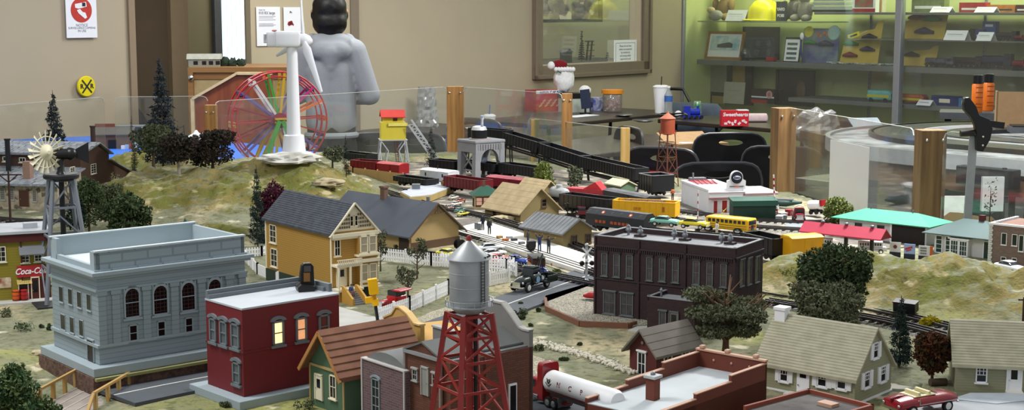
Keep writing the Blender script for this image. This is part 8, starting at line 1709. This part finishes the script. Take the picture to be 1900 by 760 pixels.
text('ERIE',.013,mat('faint_red','#a8651c',.6),t,(-L_*.1,-w/2-.0028,.036));G().b(L_*.3,L_*.34,-w/2-.003,-w/2-.0015,.03,.045).build('emblem',mat('faint_red','#a8651c'),t)
bp=[t.matrix_basis@Vector((x,0,0))for x in(-.07,-.045,-.02,.005,.03)]
mbrl=mat('barrel_brown','#5b3a28',.7,v=.3);bz=zt3+.020+.03
for i,p in enumerate(bp):
 for s_ in(-1,1):
  q=t.matrix_basis@Vector((-.072+.026*i,s_*.012,0));barrel('%s barrel of the %s row lying in the yellow gondola'%(('first','second','third','fourth','fifth')[i],('near','far')[s_>0]),q.x,q.y,bz,.0095,.024,mbrl,'brown barrels in the yellow gondola',t.rotation_euler[2],True)
q=t.matrix_basis@Vector((.075,0,0));person('tiny dark blue figure standing in the yellow gondola',(q.x,q.y,zt3+.020),.5,1/55,mat('tiny_navy','#22283f',.7),mat('tiny_navy','#22283f'),M_hair,vox=.03)
t,L_,w,f=wagon('covered_hopper','black covered hopper wagon with round red emblems',(1098,424),(1206,438),zt3,'coal','#2a2b30',.048)
for x in(-L_*.22,L_*.25):G().lathe([(.006,0),(.006,.0008)],16,(x,-w*.36,f+.04),Matrix.Rotation(rad(42),4,'X')).build('red_emblem',mat('emblem_orange','#c2553a',.5),t);G().lathe([(.003,0),(.003,.0012)],12,(x,-w*.36,f+.04),Matrix.Rotation(rad(42),4,'X')).build('pale_centre',M_cream,t)
g=G()
for x in(-.45,-.32,-.05,.1,.42):g.tube([(L_*x,-w*.45,f+.035),(L_*x,-w*.48,f+.042),(L_*x+.006,-w*.42,f+.045)],.0008,6)
g.build('grab_irons',M_steel,t);e=G();[e.b(-.07+.014*i,-.06+.014*i,-w/2-.001,-w/2,f+.010,f+.018)for i in range(9)if i!=3];e.build('orange_lettering',mat('letter_orange','#a8502a',.5),t)
t,L_,w,f=wagon('transporter_wagon','black car transporter wagon lettered along its side',(1206,440),(1392,456),zt3,'flat','#191a1d',.01);G().b(-L_/2,L_/2,-w/2,-w/2+.003,f-.002,f+.017).build('side_board',M_black,t)
text('AUTO-LOADER',.011,M_white,t,(-L_*.18,-w/2-.0004,f+.008),bold=.0003,sx=1.3)
tz=zt3+f+.006
R_=t.matrix_basis
def car_on(lab,x0,x1,col,nm='model_car'):
 a=R_@Vector((x0,0,0));c=R_@Vector((x1,0,0));v=vehicle(nm,lab,'car',(1200,400),(1210,400),tz,col,'sedan',.085,'cars on the transporter wagon');v.location=((a+c)/2).x,((a+c)/2).y,tz+.014;v.rotation_euler[2]=math.atan2((c-a).y,(c-a).x);return v
car_on('pale turquoise sedan on the black transporter wagon',-L_*.47,-L_*.22,'#7fc0ae');car_on('yellow sedan with a white top on the black transporter wagon',-L_*.18,L_*.07,'#e0cf2e')
wagon('gondola_wagon','long black gondola wagon with white letters behind the hopper',(1050,390),(1140,402),zt3,'gondola','#1b1c20',.04)[0]
t,L_,w,f=wagon('flat_wagon','red flat wagon behind the long black gondola',(1052,366),(1142,372),zt3,'flat','#a32a33',.01);G().b(-L_*.45,L_*.45,-.026,.026,f+.004,f+.02).build('load',mat('wag_red2','#a8313c',.6),t);e=G();e.prism([(.0,.02),(.045,.045),(.07,.02)],lambda u,v_,y:(u-.02,y,v_+f),-.022,.022);e.build('red_chute',mat('chute_red','#c02a30',.5),t)
wagon('tank_wagon','small grey tank wagon right of the olive tan house',(1018,372),(1058,380),zt3,'tank','#9fa3a6',.036,L_=.09)
t,L_,w,f=wagon('flat_roof_wagon','dark grey roofed wagon below the green shed',(1132,372),(1212,388),zt3,'box','#2c2d31',.022)
b=B('green_tin_shed','sage green shed with a pale roof beside the black hopper end','shed',PY(1152,345,4.95).x,4.95,30,.06,.09,.03,.97,mat('sage_shed','#5c7458',.7));b.gable('y',.014,.006,mat('pale_shed_roof','#c9bfa0',.7),ove=.005)
wagon('gondola_wagon','dark red gondola wagon beside the signal booth',(836,352),(902,362),zt3,'gondola','#65161c',.036)
wagon('boxcar','dark red boxcar behind the tan house roof',(912,350),(984,358),zt3,'box','#781a28',.03)
wagon('gondola_wagon','dark red hopper wagon behind the timber fence',(660,322),(706,326),.958,'gondola','#6e1218',.04);t=wagon('caboose','dark red wagon coupled right of the red hopper',(708,326),(750,330),.958,'box','#8f1c22',.036)[0]
t,L_,w,f=wagon('caboose','white caboose with dark windows behind the pale barge',(790,338),(842,344),zt3,'box','#c6c8cc',.034);
for x in(-.3,.0,.3):G().b(L_*x-.003,L_*x+.003,-w/2-.001,-w/2,f+.014,f+.026).build('window',M_darkpane,t)
G().cyl(-.01,0,f+.036,f+.052,.002).build('smoke_pipe',M_black,t)
for p0,p1,lab,hh in(((742,342),(802,350),'low black wagon in front of the white caboose',.018),((806,316),(852,320),'black wagon left of the coaling tower',.03),((936,326),(1004,336),'black gondola wagon under the raised gondolas',.036),((868,318),(926,326),'black wagon standing under the coaling tower arch',.03),((1392,470),(1450,484),'black gondola wagon right of the dark factory roof',.042),((640,300),(690,306),'black wagon behind the red hopper wagon',.028)):wagon('gondola_wagon',lab,p0,p1,zt3 if p0[0]!=640 else.958,'gondola','#17181b',hh)
t,L_,w,f=wagon('boxcar','yellow boxcar between the white car and the crimson canopy',(1458,486),(1516,482),zt3,'box','#d69a14',.048)
seq=[((876,262),6.0,(944,268),5.9),((940,270),5.9,(1006,290),5.72),((1010,292),5.70,(1084,316),5.5),((1086,317),5.49,(1190,342),5.15)]
names=('farthest','second','third','nearest')
tr=thing('incline_trestle','black sloping trestle carrying the string of black gondolas','trestle',(0,0,0));prev=None;prof=[]
for i,(p0,Y0,p1,Y1)in enumerate(seq):
 a=PY(*p0,Y0);c=PY(*p1,Y1);prof+=[a,c];t,L_,w,f=wagon('gondola_wagon','%s black gondola of the string rolling down the incline'%names[i],None,None,0,'gondola','#15161a',.042,world=(a,c),group='black gondolas on the incline')
 if i:G().b(-L_*.38,L_*.38,-.004,.012,f+.012,f+.0125+.0).build('inner_ledge',mat('pale_ledge','#b9b3a2',.6),t)
g=G();g2=G()
for a,c in zip(prof[:-1],prof[1:]):
 dn=Vector((0,0,-.004));
 for s_ in(-.018,.018):g.bar(a+dn+Vector((s_*.6,s_*.8,0)),c+dn+Vector((s_*.6,s_*.8,0)),.005,.007)
g.build('girders',M_dk,tr)
for p in prof[::1]:
 for s_ in(-.02,.02):G().bar((p.x+s_*.6,p.y+s_*.8,p.z-.006),(p.x+s_*.8,p.y+s_,.952),.004).build('leg',M_dk,tr)
t,L_,w,f=wagon('hopper_wagon','black open hopper wagon with pale rim at the foot of the incline',(1196,356),(1240,366),.962,'gondola','#131417',.055,L_=.09,w=.085);e=G()
for s_ in(-1,1):e.b(-L_/2,L_/2,s_*w/2-.003,s_*w/2+.001,f+.055,f+.0575);e.b(s_*L_/2-.002,s_*L_/2+.002,-w/2,w/2,f+.055,f+.0575)
e.build('pale_rim',mat('rim_grey','#7b7d80',.5),t)
pts=[P(x,y,.975)for x,y in((742,356),(795,338),(848,334),(842,346),(800,362),(760,366))]
t=thing('barge','pale decked barge with tan side and small winch in the yard','boat',(0,0,0));e=G();e.prism([(p.x,p.y)for p in pts],lambda u,v_,d:(u,v_,d),.955,.975);e.build('hull',mat('barge_tan','#a8935c',.6),t);cx=sum(p.x for p in pts)/6;cy=sum(p.y for p in pts)/6;e=G();e.prism([(cx+(p.x-cx)*.97,cy+(p.y-cy)*.97)for p in pts],lambda u,v_,d:(u,v_,d),.975,.977);e.build('deck',mat('barge_deck','#b4b9c2',.6),t)
q=P(772,350,.977);G().b(q.x-.014,q.x+.014,q.y-.012,q.y+.012,.977,.994).build('grey_hatch',M_steel,t);q=P(752,352,.977);G().b(q.x-.008,q.x+.008,q.y-.006,q.y+.006,.977,.982).build('cleat',M_dk,t);q=P(820,344,.977);G().tube([(q.x,q.y,.986),(q.x+.03,q.y+.02,.986)],.009,12).build('winch_drum',mat('barge_tan','#a8935c'),t,True);G().lathe([(.011,0),(.011,.004)],16,(q.x+.01,q.y,.988),RX).build('winch_wheel',mat('winch_red','#6d2a24',.5),t)
# SMALL FIGURES, SIGNALS, STREET FURNITURE
def tiny(lab,px,py,z,rz,top,leg,sit=False,hat=None,arms=None,s=1/37,grp='tiny figures on the platform'):
 q=P(px,py,z);return person(lab,tuple(q),rz,s,mat('tj'+top[1:],top,.8),mat('tt'+leg[1:],leg,.8),M_hair,arms,sit=sit,group=grp,vox=.028,hat=hat)
navy='#1c2233'
tiny('tiny dark suited figure standing left on the platform by two drums',896,426,.962,2.6,navy,navy);tiny('tiny dark suited figure just right of the first on the platform',908,434,.962,3.4,'#22252c','#22252c')
up_=dict(l=((-.30,.05,1.5),(-.34,.1,1.7)),r=((.30,.05,1.5),(.34,.1,1.7)))
tiny('tiny blue suited figure with raised arms near the platform end',1001,466,.962,2.8,'#26345c','#26345c',arms=up_);tiny('tiny dark figure with spread arms right of the blue one',1018,469,.962,3.6,'#20242c','#20242c',arms=dict(l=((-.4,.02,1.38),(-.6,.05,1.45)),r=((.4,.02,1.38),(.6,.05,1.45))))
tiny('tiny dark figure beside the black trolley on the platform',980,456,.962,1.2,'#2e3138','#2e3138')
tiny('tiny orange figure beside the black hopper',1248,372,.955,.5,'#b0603a','#5b3a2c',grp='tiny figures by the station')
tiny('tiny red figure standing by the green shed',1432,396,.955,.5,'#a3262a','#d8d4cc',grp='tiny figures by the station');tiny('tiny white figure walking in front of the green shed',1440,402,.955,3.0,'#dcdad4','#9a2c30',grp='tiny figures by the station')
tiny('tiny white figure standing before the yellow bus',1330,440,.958,2.0,'#d9d7d0','#c9c5ba',grp='tiny figures by the station')
def drum(lab,px,py,c,z=.962,grp='drums and goods on the platform'):q=P(px,py,z);return barrel(lab,q.x,q.y,z,.006,.018,mat('drum'+c[1:],c,.5),grp)
drum('grey drum left of the dark suited figures',884,424,'#7b7f82');drum('grey drum touching the first dark suited figure',889,426,'#6d7174')
for px,py,c,lab in((927,441,'#9a7a3a','tan parcel on the platform near the figures'),(938,446,'#b5652c','orange parcel on the platform'),(945,442,'#8d8f92','grey parcel on the platform middle'),(954,446,'#33363a','dark parcel on the platform middle'),(968,452,'#6d7075','flat grey parcel on the platform before the trolley')):
 q=P(px,py,.962);t=thing('parcel',lab,'parcel',(q.x,q.y,.962),.5,'drums and goods on the platform');G().b(-.008,.008,-.006,.006,0,.006).build('parcel',mat('pc'+c[1:],c,.7),t,bevel=.0008)
q=P(985,466,.962);t=thing('luggage_trolley','round black trolley standing among the platform figures','trolley',(q.x,q.y,.962),.4);G().lathe([(.010,-.006),(.013,-.004),(.013,.004),(.010,.006)],20,(0,0,.014),RX).build('wheel',M_black,t,True);G().b(-.010,.012,-.008,.008,.012,.028).build('case',M_dk,t,bevel=.001)
q=P(853,462,.953);t=thing('black_reel','black round reel standing beside the freight station','reel',(q.x,q.y,.953),.7);G().lathe([(.014,-.009),(.014,-.007),(.009,-.006),(.009,.006),(.014,.007),(.014,.009)],22,(0,0,.014),RX).build('reel',M_black,t,True)
q=P(1088,524,.954);t=thing('crossing_signal','white crossbuck railroad crossing signal left of the dark factory','signal',(q.x,q.y,.954),.15);G().lathe([(.010,0),(.009,.004),(.005,.008),(.0032,.012),(.0032,.088)],16).build('post',mat('signal_silver','#b5b9bd',.35,.6),t,True)
e=G();
for s_ in(-1,1):e.bar((-s_*.012,-.005,.062),(s_*.012,-.005,.084),.0012,.005,(0,1,0))if 0 else e.prism([(-.0022,-.0165),(.0022,-.0165),(.0022,.0165),(-.0022,.0165)],lambda u,w,d,s_=s_:(u*.75+s_*w*.66,-.005-d-.0006*s_,.073+w*.75-s_*u*.66),0,.0008)
e.build('crossbuck',M_white,t);G().ball((0,0,.091),(.005,.005,.0045)).build('bell',mat('signal_silver','#b5b9bd'),t,True)
G().bar((-.014,-.003,.048),(.014,-.003,.048),.002).build('lamp_arm',M_black,t)
for s_ in(-1,1):G().lathe([(.006,0),(.006,.004),(.004,.006)],18,(s_*.012,-.003,.048),RX).build('lamp',M_black,t,True)
G().b(-.004,.004,-.006,-.004,.052,.058).build('track_count_sign',M_white,t)
q=P(1096,545,.955);t=thing('concrete_pad','low pale concrete pad with a black edge holding the crossing signal','pad',(q.x-.01,q.y,.951),.25);G().b(-.05,.03,-.02,.03,0,.003).build('pad',mat('pale_concrete','#d6d3ca'),t);G().b(-.05,.03,-.023,-.02,0,.004).build('edge',M_black,t)
q=P(1094,560,.955);t=thing('red_rowboat','small red boat shaped skiff lying half behind the factory corner','boat',(q.x+.02,q.y+.02,.957),rad(-25));e=G();e.loft([(-.035,.006,.003,.004),(-.02,.008,.008,.012),(.03,.008,.008,.013)],14,2.5);e.build('hull',M_red,t,True);G().b(-.03,.03,-.0135,-.0125,.002,.0035).build('white_stripe',M_white,t)
q=P(702,604,.954);t=thing('signal_light','yellow boxed signal light leaning on a black post before the yellow house','signal',(q.x,q.y,.954),.2,ry=-.12);z_=q.y/F;G().tube([(0,0,0),(0,0,45*z_)],3.2*z_,12).build('post',M_black,t,True);G().b(-6*z_,6*z_,-5*z_,5*z_,40*z_,52*z_).build('bracket',M_yellow,t);G().b(-9*z_,9*z_,-8*z_,4*z_,62*z_,92*z_).build('lamp_box',M_yellow,t,bevel=.001);G().b(-18*z_,4*z_,-3*z_,3*z_,46*z_,58*z_).build('arm_block',M_yellow,t,bevel=.001);G().tube([(0,0,50*z_),(0,0,64*z_)],4*z_,10).build('neck',mat('gold_paint','#c99318',.4),t)
q=P(1294,432,.956);t=thing('crossing_gate','upright white and red crossing gate beside the yellow bus','gate',(q.x,q.y,.956),.2);G().tube([(0,0,0),(.001,0,.125)],.0014,8).build('arm',M_white,t);
for k in range(5):G().tube([(0,0,.02+.022*k),(0,0,.028+.022*k)],.0017,8).build('red_band',M_red,t)
G().b(-.006,.006,-.006,.006,0,.014).build('base',M_black,t)
q=P(1432,400,.956);t=thing('crossing_gate','tall candy striped gate arm raised beside the green shed','gate',(q.x+.01,q.y,.956),.2,ry=-.06);G().tube([(0,0,0),(0,0,.13)],.0022,8).build('arm',M_white,t)
for k in range(6):G().tube([(0,0,.012+.02*k),(0,0,.02+.02*k)],.0026,8).build('red_band',M_red,t)
G().b(-.008,.008,-.008,.008,0,.014).build('base',M_white,t)
q=P(1342,408,.956);t=thing('crossbuck_sign','small yellow crossbuck sign in front of the petrol station doors','sign',(q.x,q.y,.956),.2);G().cyl(0,0,0,.03,.0012).build('post',M_white,t);e=G();e.bar((-.008,-.002,.02),(.008,-.002,.036),.0008,.003,(0,1,0));e.bar((-.008,-.002,.036),(.008,-.002,.02),.0008,.003,(0,1,0));e.build('crossbuck',mat('signal_yellow','#c9c122',.5),t)
q=P(1053,406,.957);t=thing('lamp_post','thin black post right of the olive tan house','lamp post',(q.x,q.y,.957));G().lathe([(.004,0),(.0015,.004),(.0015,.045),(.003,.05)],10).build('post',M_black,t,True);G().b(-.01,.01,-.001,.001,.046,.048).build('crossarm',M_black,t)
q=P(20,420,.955);t=thing('telegraph_pole','dark brown telegraph pole before the stone mill','pole',(q.x,q.y,.953));mtp=mat('pole_brown','#3a241c',.8);G().cyl(0,0,0,.17,.004,.0028,10).build('pole',mtp,t);g=G();g.bar((-.04,0,.158),(.04,0,.158),.003,.004);g.bar((-.028,0,.158),(0,0,.135),.003);g.bar((.028,0,.158),(0,0,.135),.003);g.build('crossarm',mtp,t);G().b(-.012,.012,-.01,.01,0,.02).build('black_base',M_black,t)
q=P(1898,607,.955);t=thing('telegraph_pole','dark brown post at the right edge above the garage roof','pole',(q.x,q.y,.953));G().cyl(0,0,0,.065,.003,.0025,10).build('pole',mtp,t);G().b(-.012,.004,-.001,.001,.058,.061).build('crossarm',mtp,t)
q=PY(358,420,3.7);t=thing('green_building_corner','dark green pitched roof corner behind the bank parapet','shed',(q.x-.035,3.7,.953),.3);G().b(0,.07,0,.07,0,.06).build('wall',mat('deep_green','#14392d'),t);e=G();e.prism([(0,.06),(.07,.06),(.02,.105)],lambda u,w,d:(u,d,w),-.004,.074);e.build('roof',mat('green_roof2','#2c4d40',.6),t)
zb3=.945;cA=P(150,742,zb3);cB=P(205,712,zb3);d=(cB-cA);yw=math.atan2(d.y,d.x);t=thing('wooden_bridge','small plank road bridge with tan handrails at the bottom left','bridge',(cA.x,cA.y,zb3),yw);mpk=mat('grey_plank','#9a9088',.8,kind='wood',h2='#857b73',s=30);mhr=mat('tan_rail','#b9965a',.6);Lb=.16
G().b(-Lb/2,Lb/2+.02,-.048,.048,-.008,0).build('deck',mpk,t);g=G()
for y in(-.022,.0,.022,.044):g.b(-Lb/2,Lb/2+.02,y-.0012,y+.0012,0,.0008)
g.build('plank_joint',mat('plank_pale','#b3aaa2',.8),t);G().b(-Lb/2,Lb/2+.02,-.05,-.044,-.03,-.002).build('side_beam',mat('beam_brown','#4a3022',.8),t)
for y in(-.05,.05):
 g=G();g.bar((-.05,y,.028),(.08,y,.030),.005,.004);g.bar((-.05,y,.028),(-.075,y,.002),.005,.004);g.build('handrail',mhr,t)
 for x in(-.045,.0,.04,.078):G().b(x-.003,x+.003,y-.003,y+.003,-.03 if y<0 else-.005,.028).build('post',mhr,t)
q=P(1677,585,.955);t=thing('black_bin','black rectangular bin tilted behind the blue green spruce','bin',(q.x+.004,q.y,.965),rad(-35),rx=.15);G().b(-.024,.024,-.012,.012,0,.02).build('bin',M_dk,t,bevel=.001);G().b(-.025,.025,-.013,.013,.02,.022).build('rim',M_black,t)
q=P(1478,492,.955);t=thing('storage_tank','low white cylindrical tank beside the big dark tree','tank',(q.x,q.y,.95));G().cyl(0,0,0,.026,.026,n=32).build('tank',mat('tank_white','#cfcfca',.6),t,True);G().cyl(0,0,.026,.028,.0262,n=32).build('lid',mat('tank_white','#cfcfca'),t);G().cyl(.004,0,.028,.038,.0015).build('vent',mat('rust_brown','#5f3526'),t)
for px0,py0,px1,py1,lab,c in((1500,462,1552,464,'white van under the left end of the crimson canopy','#d9dde4'),(1588,468,1648,470,'white van under the right end of the crimson canopy','#dfe2e8')):
 vehicle('white_van',lab,'van',(px0,py0),(px1,py1),.954,c,'bus',.075,'white vans by the canopy')
q=P(1474,455,.954);t=thing('green_crate','dark green slatted crate left of the crimson canopy','crate',(q.x,q.y,.954),.2);G().b(-.018,.018,-.015,.015,0,.02).build('crate',mat('crate_green','#23401f',.6,kind='vlines',s=.005),t);G().b(-.018,.018,-.015,.015,.02,.024).build('cream_load',mat('load_cream','#cfc6a6',.8),t)
q=P(1450,425,.954)
for i,(px,py,c,lab)in enumerate(((1395,404,'#cbc8bf','white luggage pile left of the fire engine'),(1452,404,'#bfbab0','pale crate beside the fire engine'),(1465,398,'#8d2c34','dark red crate behind the striped gate'),(1446,410,'#9a9c9e','grey crate below the striped gate'))):q=P(px,py,.954);t=thing('goods_crate',lab,'crate',(q.x,q.y,.954),.4*i);G().b(-.012,.012,-.01,.01,0,.015).build('crate',mat('gc'+c[1:],c,.7),t,bevel=.001);G().b(-.0125,.0125,-.0105,.0105,.015,.017).build('lid',mat('gc'+c[1:],c),t)
a=P(1455,392,.956);t=thing('rowing_boat','dark green hulled boat shape lying behind the fire engine','boat',(a.x,a.y+.12,.957),-.35);e=G();e.loft([(-.08,.014,.003,.003),(-.05,.012,.012,.018),(.03,.012,.012,.02),(.08,.016,.004,.004)],14,2.4);e.build('hull',mat('boat_green','#2f4b44',.5),t,True);G().b(-.05,.05,-.013,.013,.022,.026).build('grey_deck',M_steel,t)
q=P(1480,422,.955);flat('ramp','grey ramp sloping down in front of the fire engine','ramp',[(1460,408),(1500,408),(1492,424),(1455,424)],mat('ramp_grey','#7d8488',.7),.957)
vehicle('white_panel_car','white car behind the left hill edge at the far right','car',(1850,500),(1900,512),.955,'#e6e8ea','sedan',.09)
